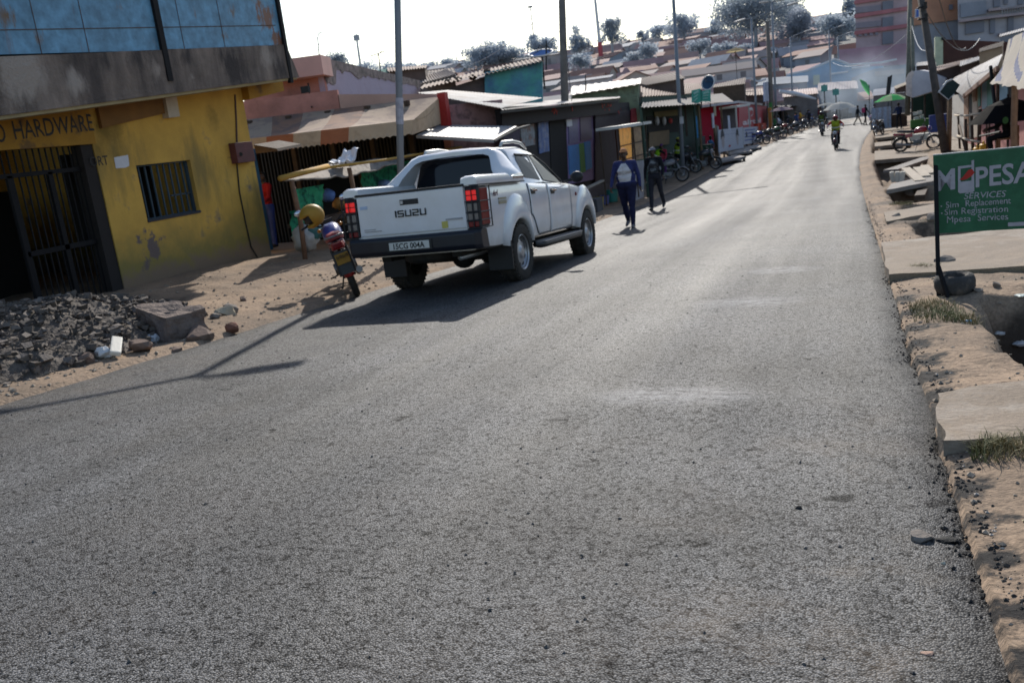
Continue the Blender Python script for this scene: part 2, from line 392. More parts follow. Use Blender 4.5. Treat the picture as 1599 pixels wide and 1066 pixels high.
    sc_ = math_('MULTIPLY', sc_, rngn(noise(9, 5, mp3.outputs['Vector'], .7), .38, .62, 0, .5))
    mx2 = N.new('ShaderNodeMix'); mx2.data_type = 'RGBA'; L.new(cdk.outputs[0], mx2.inputs['A']); mx2.inputs['B'].default_value = (.36, .36, .37, 1); L.new(sc_, mx2.inputs['Factor'])
    tar = math_('MULTIPLY', rngn(math_('ADD', sx.outputs[0], math_('MULTIPLY', noise(5, 5), .3)), .26, .46, 0, .85), rngn(sx.outputs[1], 30, 22, 0, 1))
    mx3 = N.new('ShaderNodeMix'); mx3.data_type = 'RGBA'; L.new(mx2.outputs['Result'], mx3.inputs['A']); mx3.inputs['B'].default_value = (.018, .017, .017, 1); L.new(tar, mx3.inputs['Factor'])
    L.new(mx3.outputs['Result'], b.inputs['Base Color'])
    L.new(rngn(track, .3, .7, .64, .78), b.inputs['Roughness']); pass
    hgt = math_('ADD', math_('MULTIPLY', stone, .6), math_('ADD', math_('MULTIPLY', vo2.outputs['Distance'], -.35), math_('MULTIPLY', noise(40, 3), .6)))
    bp = N.new('ShaderNodeBump'); bp.inputs['Strength'].default_value = .45; bp.inputs['Distance'].default_value = .009; L.new(hgt, bp.inputs['Height']); L.new(bp.outputs['Normal'], b.inputs['Normal'])
    return m
M_asph = asphalt()
rys = rng(-4, 14, .07) + rng(14, 40, .35) + rng(40, 175, 2.5)
NT = 40
rv = []; rf = []
for y in rys:
    le = LEDGE + .10 * NZ.noise(V((y * .35, 1, 0))) + .05 * NZ.noise(V((y * 2.2, 2, 0)))
    re = REDGE + .10 * NZ.noise(V((y * .4, 5, 0))) + .055 * NZ.noise(V((y * 2.4, 6, 0))) + .03 * NZ.noise(V((y * 7, 6, 0)))
    c = cen(y)
    row = [(le - .05, -.06), (le, .0)] + [(le + (re - le) * i / NT, 0) for i in range(1, NT)] + [(re, 0), (re + .05, -.07)]
    for t, dz in row:
        z = zr(y) + crown(t) + dz + .006 * NZ.noise(V((t * 1.5, y * 1.5, 2)))
        # low hump in the right lane
        z += .035 * math.exp(-((t + .9) / 1.0) ** 2 - ((y - 4.6) / .35) ** 2)
        rv.append(V((t + c, y, z)))
nr = NT + 3
rf = [(j * nr + i, j * nr + i + 1, (j + 1) * nr + i + 1, (j + 1) * nr + i) for j in range(len(rys) - 1) for i in range(nr - 1)]
road = struct(from_pydata('road', rv, rf, M_asph, smooth=True))# ------------------------------------------------------------------ pickup truck (built at the origin: X right, Y forward)
M_white = mat('white_paint', (.74, .76, .80), .22, .03, 2, 0, coat=.7, spec=.5, col2=(.62, .62, .62), amt=.25, scale2=2.2, soft=.5)
layer(M_white, (.40, .35, .30), lo=.50, nscale=3, amp=.22, soft=.35)
M_blackp = plain('black_plastic', (.018, .018, .02), .5)
M_bump = plain('bumper_dark', (.012, .014, .022), .38)
M_rub = mat('tyre_rubber', (.022, .021, .02), .85, .25, 6, .2, 60, col2=(.07, .055, .042), amt=.35, scale2=5, soft=.4)
M_glass = plain('tinted_glass', (.005, .007, .012), .09, spec=.04, bump=0)
M_glassr = plain('dark_tinted_glass', (.004, .006, .012), .08, spec=.35, bump=0)
M_chrome = plain('chrome', (.6, .6, .6), .2, metal=1, bump=0)
M_steel = plain('steel_rim', (.42, .42, .43), .42, metal=.7)
M_redlit = plain('lit_brake_lamp', (.5, .01, .01), .3, emit=(1, .03, .03), es=.38)
M_reddk = plain('dark_red_lens', (.17, .004, .010), .25, spec=.3)
M_grylens = plain('smoked_lens', (.10, .09, .10), .2, spec=.7)
M_plate = plain('white_plate', (.62, .62, .58), .5)
M_ink = plain('black_ink', (.012, .012, .012), .6)
M_grime = mat('underbody', (.02, .018, .016), .9, .3, 8)

def make_truck():
    T = thing('pickup_truck', 'white double-cab pickup parked on the left edge of the road with its brake lamps lit', 'pickup truck')
    def hw(y):      # half width in plan
        return .895 - .03 * smooth(-.9, -1.28, y) - .10 * smooth(3.2, 3.75, y) - .28 * smooth(3.65, 3.98, y) - .012 * smooth(.3, -.4, y)
    def sx(y, z):   # side surface x for a height
        k = (z - .50) / .80
        return hw(y) * (1 - .035 * (1 - min(1, k / .35)) ** 2 * (k < .35) - .055 * max(0, (k - .62) / .38) ** 2)
    def top(y):     # shoulder height
        if y < .35: return 1.30
        if y < 2.35: return 1.285 - .08 * smooth(.35, 2.35, y)
        return 1.205 - .16 * smooth(2.2, 3.75, y) - .12 * smooth(3.6, 3.98, y)
    def bot(y): return .50 + .03 * smooth(-.6, -1.28, y) + .02 * smooth(3.4, 3.98, y)
    ysn = [-1.27, -1.22, -1.1, -.8, -.5, -.2, .1, .35, .7, 1.1, 1.5, 1.9, 2.2, 2.4, 2.7, 3.0, 3.3, 3.5, 3.65, 3.78, 3.88, 3.95]
    b = MB(); n = 0
    for y in ysn:
        t, o = top(y), bot(y); row = []
        zs = [o, o + .03] + [o + .03 + (t - .06 - o - .03) * i / 8 for i in range(1, 9)]
        for i, z in enumerate(zs): row.append((sx(y, z) - (.05 if i == 0 else 0), z))
        xm = row[-1][0]
        row += [(xm - .012, t - .025), (xm - .05, t - .004), (xm - .12, t), (xm * .5, t + (.035 if y > 2.2 else 0)), (0, t + (.045 if y > 2.2 else 0))]
        full = [V((x, y, z)) for x, z in row] + [V((-x, y, z)) for x, z in row[::-1][1:]]
        n = len(full); b.v += full
    for j in range(len(ysn) - 1):
        for i in range(n):
            k = (i + 1) % n; b.f.append([j * n + i, j * n + k, (j + 1) * n + k, (j + 1) * n + i]); b.m.append(0)
    b.f.append(list(range(n))[::-1]); b.f.append([(len(ysn) - 1) * n + i for i in range(n)]); b.m += [0, 0]
    body = b.build('body', [M_white, M_grime], T, smooth=38)
    # wheel arches cut through the body
    c = MB()
    for y in (0, 3.095):
        c.cyl((-1.2, y, .36), (-.45, y, .36), .47, n=40); c.cyl((.45, y, .36), (1.2, y, .36), .47, n=40)
    cut = c.build('cut', [M_grime, M_grime], at=(0, 0, 0))
    md = body.modifiers.new('b', 'BOOLEAN'); md.object = cut; md.operation = 'DIFFERENCE'; md.solver = 'EXACT'; md.material_mode = 'TRANSFER'
    dg = bpy.context.evaluated_depsgraph_get(); me = bpy.data.meshes.new_from_object(body.evaluated_get(dg))
    body.modifiers.clear(); body.data = me; bpy.data.objects.remove(cut)
    # flared arches
    for y in (0, 3.095):
        for s in (-1, 1):
            prof = [(.452, .78), (.452, .90), (.460, .928), (.485, .945), (.53, .950), (.60, .942), (.68, .925), (.76, .90), (.80, .872)]
            def fn(u, v):
                a = R(16) + u * R(148); i = v * (len(prof) - 1); k = min(int(i), len(prof) - 2); f = i - k
                r = prof[k][0] * (1 - f) + prof[k + 1][0] * f; x = prof[k][1] * (1 - f) + prof[k + 1][1] * f
                e = 1 - .03 * abs(2 * u - 1) ** 3; r = .452 + (r - .452) * (1 - .72 * abs(2 * u - 1) ** 2.2)
                return V((s * x * e, y + r * cos(a) * (1.0 if y else 1), .36 + r * sin(a) * .98))
            MB().grid(fn, 40, 18).build('wheel_arch_flare', M_white, T, smooth=True)
    # cab
    rb = [(.855, .34, 1.25), (.86, 1.2, 1.25), (.80, 2.42, 1.16)]; rt_ = [(.655, .40, 1.69), (.655, 1.0, 1.71), (.60, 1.56, 1.68)]
    g = MB()
    def ringm(pts): return [V(p) for p in pts] + [V((-p[0], p[1], p[2])) for p in pts[::-1]]
    rings = [ringm(rb), ringm(rt_), ringm([(.58, .42, 1.745), (.58, 1.0, 1.77), (.52, 1.50, 1.735)]), ringm([(.3, .45, 1.77), (.3, 1.0, 1.795), (.28, 1.47, 1.755)])]
    for r_ in rings: g.v += r_
    for k in range(3):
        for i in range(6):
            j = (i + 1) % 6; g.f.append([k * 6 + i, k * 6 + j, k * 6 + 6 + j, k * 6 + 6 + i]); g.m.append(0)
    g.f.append([18, 19, 22, 23]); g.f.append([19, 20, 21, 22]); g.m += [0, 0]
    g.build('cab', M_white, T, smooth=40, bevel=.025)
    def side(u, z, s, off=.004):   # point on the cab side (u = y along belt), interpolated
        k = (z - 1.25) / .45
        x0 = .86 - .06 * smooth(1.2, 2.42, u); x1 = .655 - .055 * smooth(1.0, 1.56, u)
        return V((s * (x0 + (x1 - x0) * k + off), u, z))
    def pane(pts, name, s, m=M_glass, off=.006, parent=T):
        return MB().poly([side(y, z, s, off) for y, z in pts]).build(name, m, parent, solid=.004)
    for s in (-1, 1):
        pane([(.56, 1.335), (1.12, 1.285), (1.16, 1.63), (.66, 1.645), (.59, 1.60)], 'rear_side_window', s)
        pane([(1.25, 1.275), (2.16, 1.215), (2.10, 1.27), (1.78, 1.50), (1.60, 1.605), (1.50, 1.632), (1.27, 1.632)], 'front_side_window', s)
        MB().tube([side(.60, 1.655, s, .02), side(1.15, 1.645, s, .02)], .014, 6).build('rain_visor', M_blackp, T)
        MB().tube([side(1.27, 1.645, s, .012), side(1.52, 1.645, s, .012), side(1.8, 1.505, s, .012), side(2.16, 1.22, s, .012)], .012, 6).build('window_seal', M_blackp, T)
    MB().poly([(-.58, 1.60, 1.685), (.58, 1.60, 1.685), (.74, 2.40, 1.20), (-.74, 2.40, 1.20)]).build('windscreen', M_glass, T, solid=.004)
    MB().poly([(-.72, .325, 1.27), (.72, .325, 1.27), (.60, .37, 1.70), (-.60, .37, 1.70)]).build('rear_window', M_glassr, T, solid=.006)
    # doors, seen as slightly raised skins with dark gaps round them
    for s in (-1, 1):
        for (y0, y1, zb) in ((.50, 1.265, .545), (1.28, 2.33, .54)):
            def fn(u, v):
                y = y0 + (y1 - y0) * u; z0 = zb
                if y0 < 1: z0 = zb + .30 * smooth(.80, .50, y)
                z1 = top(y) - .035; z = z0 + (z1 - z0) * v
                return V((s * (sx(y, z) + .006), y, z))
            d = MB().grid(fn, 14, 12).build('door', M_white, T, smooth=True, solid=.008)
            yh = y0 + .14 + .05 * (y0 > 1); zh = 1.135 - .03 * (y0 > 1)
            h = MB(); h.cbox((s * (sx(yh, zh) + .012), yh, zh), (.012, .17, .075)); h.mat(1).cbox((s * (sx(yh, zh) + .034), yh + .01, zh + .012), (.022, .19, .026))
            h.build('door_handle', [M_blackp, M_chrome], d, bevel=.006)
            gp = MB()
            for a in ((0, 0, 0, 1), (1, 0, 1, 1), (0, 0, 1, 0)):
                pts = [fn(a[0] + (a[2] - a[0]) * i / 10, a[1] + (a[3] - a[1]) * i / 10) for i in range(11)]
                gp.tube([V((p.x - s * .001, p.y + (-.006 if a[0] == a[2] == 0 else .006 if a[0] == a[2] else 0), p.z - (.006 if a[1] == a[3] else 0))) for p in pts], .006, 4)
            gp.build('door_gap', M_blackp, d)
        MB().cyl((s * (sx(2.6, 1.02) - .002), 2.62, 1.02), (s * (sx(2.6, 1.02) + .012), 2.62, 1.02), .028, n=10).build('side_repeater', M_reddk, T)
        # mirror
        mm = MB(); mm.ball((s * 1.06, 2.22, 1.275), (.105, .055, .085), 14, 8); mm.bar((s * .84, 2.24, 1.225), (s * 1.0, 2.22, 1.245), .05, .04)
        mr = mm.build('door_mirror', M_blackp, T, smooth=True)
        # side step
        st = MB(); st.tube([(s * .86, .60, .42), (s * .93, .68, .40), (s * .95, .8, .40), (s * .95, 2.45, .40), (s * .91, 2.60, .42), (s * .8, 2.66, .44)], .045, 8)
        st.mat(1).box((min(s * .8, s * .99), .70, .435), (max(s * .8, s * .99), 2.5, .452))
        st.build('side_step', [M_blackp, M_steel], T, smooth=50)
        # roof rail
        MB().tube([(s * .57, .42, 1.765), (s * .575, .50, 1.825), (s * .575, .9, 1.845), (s * .56, 1.25, 1.825), (s * .54, 1.52, 1.745)], [.018, .024, .024, .022, .012], 8).build('roof_rail', plain('silver_rail', (.55, .55, .53), .35, metal=.5), T, smooth=True)
        # bed rail cap: white moulding running into the roll bar
        pr = [(.90, 1.295), (.905, 1.335), (.895, 1.385), (.86, 1.405), (.76, 1.405), (.70, 1.385), (.69, 1.295)]
        cp = MB()
        for y, k in ((-1.295, .80), (-1.26, .97), (-1.1, 1), (-.5, 1), (-.2, 1), (.30, 1)): cp.v += [V((s * x, y, 1.295 + (z - 1.295) * k)) for x, z in pr]
        for j in range(5):
            for i in range(7): q = (i + 1) % 7; cp.f.append([j * 7 + i, j * 7 + q, j * 7 + 7 + q, j * 7 + 7 + i]); cp.m.append(0)
        cp.f += [list(range(7)), list(range(35, 42))]; cp.m += [0, 0]
        cp.build('bed_rail_cap', M_white, T, smooth=45)
        MB().box((min(s * .893, s * .903), -1.22, 1.276), (max(s * .893, s * .903), .33, 1.292)).build('rail_gap', M_blackp, T)
        MB().cbox((s * .878, .10, 1.345), (.06, .42, .05)).build('rail_grip', M_chrome, T, bevel=.015)
        # mud flap
        MB().box((min(s * .60, s * .93), -.46, .20), (max(s * .60, s * .93), -.43, .56)).build('mud_flap', M_blackp, T)
    # roll bar fairing behind the cab
    O = [(.905, 1.33), (.895, 1.40), (.80, 1.50), (.685, 1.66), (.63, 1.725), (.52, 1.765), (.26, 1.785), (0, 1.79)]
    I = [(.72, 1.33), (.71, 1.36), (.65, 1.47), (.575, 1.61), (.54, 1.655), (.45, 1.685), (.24, 1.70), (0, 1.705)]
    O = O + [(-x, z) for x, z in O[:-1]][::-1]; I = I + [(-x, z) for x, z in I[:-1]][::-1]
    yr = lambda z: -.24 + .36 * smooth(1.36, 1.78, z); yf = lambda z: .30
    f = MB(); m = len(O)
    for (x, z) in O: f.v.append(V((x, yr(z) + .03, z)))
    for (x, z) in O: f.v.append(V((x * .99 - .0, yf(z), z - .02)))
    for (x, z) in I: f.v.append(V((x, yr(z) + .01, z)))
    for (x, z) in I: f.v.append(V((x, yf(z) - .04, z)))
    for (x, z), (u, q) in zip(O, I): f.v.append(V((x * .6 + u * .4, yr(z * .6 + q * .4) - .02, z * .6 + q * .4)))
    for i in range(m - 1):
        for a, c_ in ((m, 0), (0, 4 * m), (4 * m, 2 * m), (2 * m, 3 * m)):
            f.f.append([a + i, a + i + 1, c_ + i + 1, c_ + i]); f.m.append(0)
    f.build('roll_bar', M_white, T, smooth=50)
    MB().box((-.70, -1.2, 1.24), (.70, .34, 1.305)).build('bed_cover', M_blackp, T)
    # tailgate
    tgm = MB()
    tgm.hexa([(-.725, -1.295, .80), (.725, -1.295, .80), (.725, -1.24, .80), (-.725, -1.24, .80), (-.72, -1.305, 1.285), (.72, -1.305, 1.285), (.72, -1.24, 1.285), (-.72, -1.24, 1.285)])
    tg = tgm.build('tailgate', M_white, T, bevel=.012)
    MB().box((-.735, -1.312, 1.287), (.735, -1.20, 1.316)).build('tailgate_trim', M_blackp, tg, bevel=.006)
    h = MB(); h.box((-.125, -1.309, 1.14), (.125, -1.298, 1.205)); h.mat(1).box((-.115, -1.325, 1.15), (-.07, -1.309, 1.195)); h.build('tailgate_handle', [M_blackp, M_steel], tg, bevel=.004)
    # marque letters cut as block strokes
    q = MB(); x = -.205; lh = .080; st = .0150; lw = .066; gap = .018; z0 = 1.0; yy = -1.3085
    def stroke(ax, az, bx, bz): q.box((min(ax, bx), yy - .004, min(az, bz)), (max(ax, bx), yy, max(az, bz)))
    for ch in 'ISUZU':
        if ch == 'I': stroke(x, z0, x + st * 1.2, z0 + lh); x += st * 1.2 + gap; continue
        w_ = lw * 1.25
        if ch == 'S':
            for zz in (z0, z0 + lh / 2 - st / 2, z0 + lh - st): stroke(x, zz, x + w_, zz + st)
            stroke(x, z0 + lh / 2, x + st, z0 + lh); stroke(x + w_ - st, z0, x + w_, z0 + lh / 2)
        if ch == 'U': stroke(x, z0, x + st, z0 + lh); stroke(x + w_ - st, z0, x + w_, z0 + lh); stroke(x, z0, x + w_, z0 + st)
        if ch == 'Z':
            for zz in (z0, z0 + lh / 2 - st / 2, z0 + lh - st): stroke(x, zz, x + w_, zz + st)
            stroke(x, z0, x + st, z0 + lh / 2); stroke(x + w_ - st, z0 + lh / 2, x + w_, z0 + lh)
        x += w_ + gap
    q.build('lettering', M_ink, tg)
    st_ = MB(); st_.box((-.66, -1.305, .875), (-.50, -1.300, .885)); st_.box((-.66, -1.303, .85), (-.42, -1.298, .862)); st_.box((.46, -1.309, 1.0 - .09), (.68, -1.301, .93)); st_.mat(1).box((.40, -1.3035, .82), (.48, -1.299, .90)); st_.mat(2).box((-.68, -1.309, 1.13), (-.58, -1.304, 1.17))
    st_.build('sticker', [plain('grey_decal', (.36, .36, .38), .6), plain('yellow_sticker', (.55, .48, .12), .6), plain('pale_blue_sticker', (.45, .55, .72), .6)], tg)
    # lamps
    for s in (-1, 1):
        def X(a, b): return (min(s * a, s * b), max(s * a, s * b))
        l = MB(); x0, x1 = X(.735, .90); l.box((x0, -1.30, .79), (x1, -1.0, 1.27)); lamp = l.build('tail_lamp', M_blackp, T, bevel=.02)
        for r_ in range(2):
            for c_ in range(2):
                a0, a1 = X(.755 + .068 * c_, .815 + .068 * c_); MB().box((a0, -1.312, 1.115 + .062 * r_), (a1, -1.296, 1.168 + .062 * r_)).build('lit_lens', M_redlit, lamp, bevel=.006)
        for k, (za, zb, mm_) in enumerate(((.985, 1.08, M_grylens), (.885, .965, M_grylens), (.805, .865, M_reddk))):
            for c_ in range(2):
                a0, a1 = X(.755 + .068 * c_, .815 + .068 * c_); MB().box((a0, -1.311, za), (a1, -1.296, zb)).build('smoked_lens' if k < 2 else 'red_lens', mm_, lamp, bevel=.006)
        a0, a1 = X(.885, .912); MB().box((a0, -1.26, .82), (a1, -1.02, 1.25)).build('red_lens', M_reddk, lamp, bevel=.006)
        gd = MB(); gx = s * .925
        gd.tube([(s * .74, -1.325, .785), (gx, -1.325, .785), (gx, -.99, .79), (gx, -.99, 1.275), (gx, -1.325, 1.275), (s * .74, -1.325, 1.275)], .009, 5)
        gd.tube([(gx, -1.325, .785), (gx, -1.325, 1.275)], .009, 5); gd.tube([(s * .83, -1.325, .785), (s * .83, -1.325, 1.275)], .007, 5)
        for zz in (.88, .975, 1.1): gd.tube([(s * .74, -1.325, zz), (gx, -1.325, zz), (gx, -.99, zz)], .006, 5)
        gd.build('lamp_guard', M_blackp, lamp)
    # rear bumper and plate
    bp = MB()
    sec = [(-1.24, .775), (-1.40, .775), (-1.425, .74), (-1.42, .60), (-1.39, .55), (-1.20, .54)]
    xs_ = [(-.90, .12), (-.84, .03), (-.5, 0), (.5, 0), (.84, .03), (.90, .12)]
    for x, d in xs_: bp.v += [V((x, y + d, z)) for y, z in sec]
    for j in range(5):
        for i in range(6): k = (i + 1) % 6; bp.f.append([j * 6 + i, j * 6 + k, j * 6 + 6 + k, j * 6 + 6 + i]); bp.m.append(0)
    bp.f += [list(range(6)), list(range(30, 36))]; bp.m += [0, 0]
    bmp = bp.build('rear_bumper', M_bump, T, bevel=.012)
    pl = MB().box((-.27, -1.442, .612), (.27, -1.430, .705)).build('number_plate', M_plate, bmp, bevel=.003)
    MB().box((-.30, -1.434, .595), (.30, -1.424, .72)).build('plate_frame', M_blackp, bmp)
    text('plate_lettering', '15CG 004A', frameM((-.225, -1.443, .626), (1, 0, 0), (0, 0, 1)), .095, M_ink, bmp, ext=.002, sx=.93, bold=.002)
    # front bumper and grille
    MB().box((-.62, 3.86, .52), (.62, 4.0, .78)).build('front_bumper', M_bump, T, bevel=.03)
    # side decals
    text('side_lettering', '4x4', frameM((.886, -.79, 1.135), (0, 1, 0), (0, 0, 1)), .105, plain('maroon_decal', (.10, .02, .04), .5), T, ext=.002, shear=.25)
    dc = MB()
    for i, (z, h_) in enumerate(((1.085, .022), (1.055, .014), (1.03, .020))): dc.box((.882, -.62, z), (.891, -.36, z + h_))
    dc.build('side_sticker', plain('gold_decal', (.36, .30, .20), .6), T)
    # wheels
    for y in (0, 3.095):
        for s in (-1, 1):
            Mw = Mx.Translation((s * .80, y, .372)) @ Mx.Rotation(s * pi / 2, 4, 'Y')
            t = MB(); t.lathe([(.20, -.12), (.235, -.125), (.33, -.13), (.362, -.115), (.375, -.08), (.378, 0), (.375, .08), (.362, .115), (.33, .13), (.245, .122), (.225, .10), (.20, .09)], 40, Mw)
            for k in range(36):
                a = 2 * pi * k / 36
                for zz, off in ((-.09, 0), (.0, .5), (.09, 0)):
                    a2 = a + off * 2 * pi / 36
                    t.cbox(Mw @ V((.377 * cos(a2), .377 * sin(a2), zz)), (.02, .034, .05), Mw @ Mx.Rotation(a2, 4, 'Z'))
            wh = t.build('wheel', M_rub, T, smooth=35)
            r_ = MB(); r_.lathe([(.232, .108), (.225, .112), (.212, .10), (.205, .07), (.19, .055), (.14, .075), (.10, .072), (.075, .085), (.06, .10), (0, .105)], 32, Mw)
            r_.mat(1)
            for k in range(8):
                a = 2 * pi * (k + .5) / 8
                p = Mw @ V((.158 * cos(a), .158 * sin(a), .066)); r_.ball(p, (.030, .036, .010), 10, 5, Mw @ Mx.Rotation(a, 4, 'Z'))
            r_.build('rim', [M_steel, M_blackp], wh, smooth=40)
    # underbody: axle, spare wheel, exhaust
    u = MB(); u.cyl((-.7, 0, .36), (.7, 0, .36), .05, n=10); u.ball((0.05, 0, .36), (.16, .16, .15), 12, 8)
    u.box((-.55, -1.15, .46), (-.42, 3.6, .56)); u.box((.42, -1.15, .46), (.55, 3.6, .56)); u.box((-.5, .5, .38), (.5, 3.4, .52))
    u.build('chassis', M_grime, T, smooth=40)
    MB().lathe([(.12, -.08), (.30, -.10), (.36, -.06), (.36, .06), (.30, .10), (.12, .08)], 24, Mx.Translation((-.05, -.72, .50))).build('spare_wheel', M_rub, T, smooth=40)
    MB().tube([(.45, .4, .44), (.5, -.6, .44), (.5, -1.1, .44)], .035, 8).build('exhaust', M_steel, T, smooth=True)
    MB().box((-.62, .30, .60), (.62, 2.4, 1.20)).build('seat_row', M_grime, T)
    return T
truck = make_truck()
tx, ty, tyaw = -4.86, 10.83, R(.57)
truck.location = (tx, ty, road_z(tx, ty) - .004)
truck.rotation_euler = (-math.atan(.0535) - .0085, R(-.25), -tyaw); truck.scale = (.983,) * 3
# ------------------------------------------------------------------ motorbike (built at the origin: X right, Y forward)
M_fr = plain('bike_frame_black', (.02, .02, .022), .45)
M_eng = mat('engine_alloy', (.15, .15, .15), .5, .3, 20, metal=.7)
M_spoke = plain('spoke_steel', (.26, .26, .27), .42, metal=.7)
M_yelpl = plain('yellow_plate', (.30, .16, .02), .7)
def make_bike(label, tank, seat=(.02, .02, .022), side=None, lamp=(.05, .05, .06), hd=None, plate=True, simple=False, group=None, extra=None):
    T = thing('motorbike', label, 'motorbike', group=group)
    mt = mat('bike_tank_%.2f_%.2f_%.2f' % tank, tank, .3, .08, 6, .01, coat=.5); side = side or tank
    ms = mat('bike_side_%.2f_%.2f_%.2f' % side, side, .35, .08, 6, .01, coat=.4); mseat = mat('bike_seat_%.2f_%.2f_%.2f' % seat, seat, .6, .2, 9, .05)
    for y in (-.63, .63):
        Mw = Mx.Translation((0, y, .30)) @ Mx.Rotation(pi / 2, 4, 'Y')
        rr = .048 if y < 0 else .04
        wh = MB().tube([(0, y + .255 * cos(2 * pi * i / 28), .30 + .255 * sin(2 * pi * i / 28)) for i in range(28)], rr, 8, closed=True).build('wheel', M_rub, T, smooth=True)
        s_ = MB(); s_.lathe([(.225, -.018), (.212, -.014), (.212, .014), (.225, .018)], 28, Mw); s_.lathe([(0, -.05), (.045, -.05), (.06, -.03), (.06, .03), (.045, .05), (0, .05)], 14, Mw)
        for k in range(18):
            a = 2 * pi * k / 18; b_ = a + (.5 if k % 2 else -.5)
            s_.bar(Mw @ V((.05 * cos(a), .05 * sin(a), .03 * (1 if k % 2 else -1))), Mw @ V((.215 * cos(b_), .215 * sin(b_), 0)), .005)
        s_.build('rim', M_spoke, wh, smooth=40)
    f = MB(); f.tube([(0, .36, .86), (0, .22, .50), (0, .12, .30), (0, -.16, .29), (0, -.26, .46), (0, -.30, .66)], .02, 6)
    f.tube([(0, .36, .86), (0, .05, .74), (0, -.30, .68), (0, -.78, .74)], .018, 6)
    for s in (-1, 1):
        f.tube([(s * .06, -.22, .36), (s * .075, -.63, .30)], .018, 6); f.tube([(s * .10, -.60, .32), (s * .10, -.50, .68)], .024, 8)
        f.tube([(s * .10, -.32, .66), (s * .10, -.80, .73)], .012, 6); f.tube([(s * .06, .0, .30), (s * .20, .0, .27), (s * .26, .0, .27)], .012, 6)
    f.tube([(-.06, .02, .28), (-.19, -.08, .02)], .011, 6)
    f.build('frame', M_fr, T, smooth=50)
    e = MB(); e.cbox((0, .02, .36), (.20, .34, .20)); e.cyl((-.16, .0, .36), (.16, .0, .36), .085, n=14)
    for k in range(6): e.cbox((0, .16 + .01 * k, .45 + .028 * k), (.17, .15, .016))
    e.build('engine', M_eng, T, smooth=40, bevel=.008)
    t = MB()
    for (y, w_, zt, zb) in ((.40, .055, .90, .80), (.33, .12, .965, .76), (.20, .145, .985, .74), (.02, .135, .95, .73), (-.10, .09, .87, .73), (-.14, .06, .82, .74)):
        t.v += [V((x * w_, y, zb + (zt - zb) * k)) for x, k in ((-.8, 0), (-1, .4), (-.85, .8), (-.4, 1), (.4, 1), (.85, .8), (1, .4), (.8, 0))]
    for j in range(5):
        for i in range(8): k = (i + 1) % 8; t.f.append([j * 8 + i, j * 8 + k, j * 8 + 8 + k, j * 8 + 8 + i]); t.m.append(0)
    t.f += [list(range(8)), list(range(40, 48))]; t.m += [0, 0]
    t.build('fuel_tank', mt, T, smooth=60)
    s_ = MB()
    for (y, w_, z, h_) in ((-.08, .09, .79, .05), (-.20, .125, .80, .07), (-.45, .135, .825, .075), (-.62, .12, .85, .075), (-.76, .09, .86, .05)):
        s_.v += [V((x * w_, y, z + k * h_)) for x, k in ((-.9, -.6), (-1, .1), (-.7, .8), (0, 1), (.7, .8), (1, .1), (.9, -.6))]
    for j in range(4):
        for i in range(7): k = (i + 1) % 7; s_.f.append([j * 7 + i, j * 7 + k, j * 7 + 7 + k, j * 7 + 7 + i]); s_.m.append(0)
    s_.f += [list(range(7)), list(range(28, 35))]; s_.m += [0, 0]
    s_.build('seat', mseat, T, smooth=60)
    for s in (-1, 1): MB().cbox((s * .10, -.30, .66), (.03, .26, .14), Mx.Rotation(R(8), 4, 'X')).build('side_cover', ms, T, bevel=.012)
    tc = MB(); tc.hexa([(-.09, -.88, .70), (.09, -.88, .70), (.11, -.45, .70), (-.11, -.45, .70), (-.07, -.90, .80), (.07, -.90, .80), (.10, -.45, .76), (-.10, -.45, .76)]); tc.build('tail_cowl', ms, T, bevel=.02)
    MB().cbox((0, -.905, .755), (.12, .03, .06)).build('tail_lamp', M_reddk, T, bevel=.008)
    for (y0, r_, a0, a1) in ((-.63, .335, 30, 175), (.63, .325, 25, 150)):
        mg = MB(); mg.grid(lambda u, v: V(((v - .5) * .13, y0 + (r_ - .03 * (2 * v - 1) ** 2) * cos(R(a0 + (a1 - a0) * u)), .30 + (r_ - .03 * (2 * v - 1) ** 2) * sin(R(a0 + (a1 - a0) * u)))), 14, 4)
        mg.build('mudguard', ms if not hd else M_fr, T, smooth=True, solid=.006)
    MB().hexa([(-.085, -.99, .38), (.085, -.99, .38), (.085, -.97, .38), (-.085, -.97, .38), (-.09, -.935, .68), (.09, -.935, .68), (.09, -.915, .68), (-.09, -.915, .68)]).build('rear_flap', M_fr, T)
    if plate:
        p = MB().cbox((0, -.975, .585), (.18, .012, .14), Mx.Rotation(R(-11), 4, 'X')).build('number_plate', M_yelpl, T)
        q = MB(); rg = random.Random(5)
        for r_ in range(2):
            for k in range(4):
                xx = -.066 + .040 * k; zz = .614 - .060 * r_; yy = -.9925 + .011 * r_ * 1.2
                q.cbox((xx, yy, zz), (.007, .006, .038), Mx.Rotation(R(-11), 4, 'X')); q.cbox((xx + .010, yy, zz + (.018 if k % 2 else -.018)), (.022, .006, .007), Mx.Rotation(R(-11), 4, 'X')); q.cbox((xx + .019, yy, zz), (.008, .006, .045 if (k + r_) % 2 else .02), Mx.Rotation(R(-11), 4, 'X'))
        q.build('plate_lettering', M_ink, T)
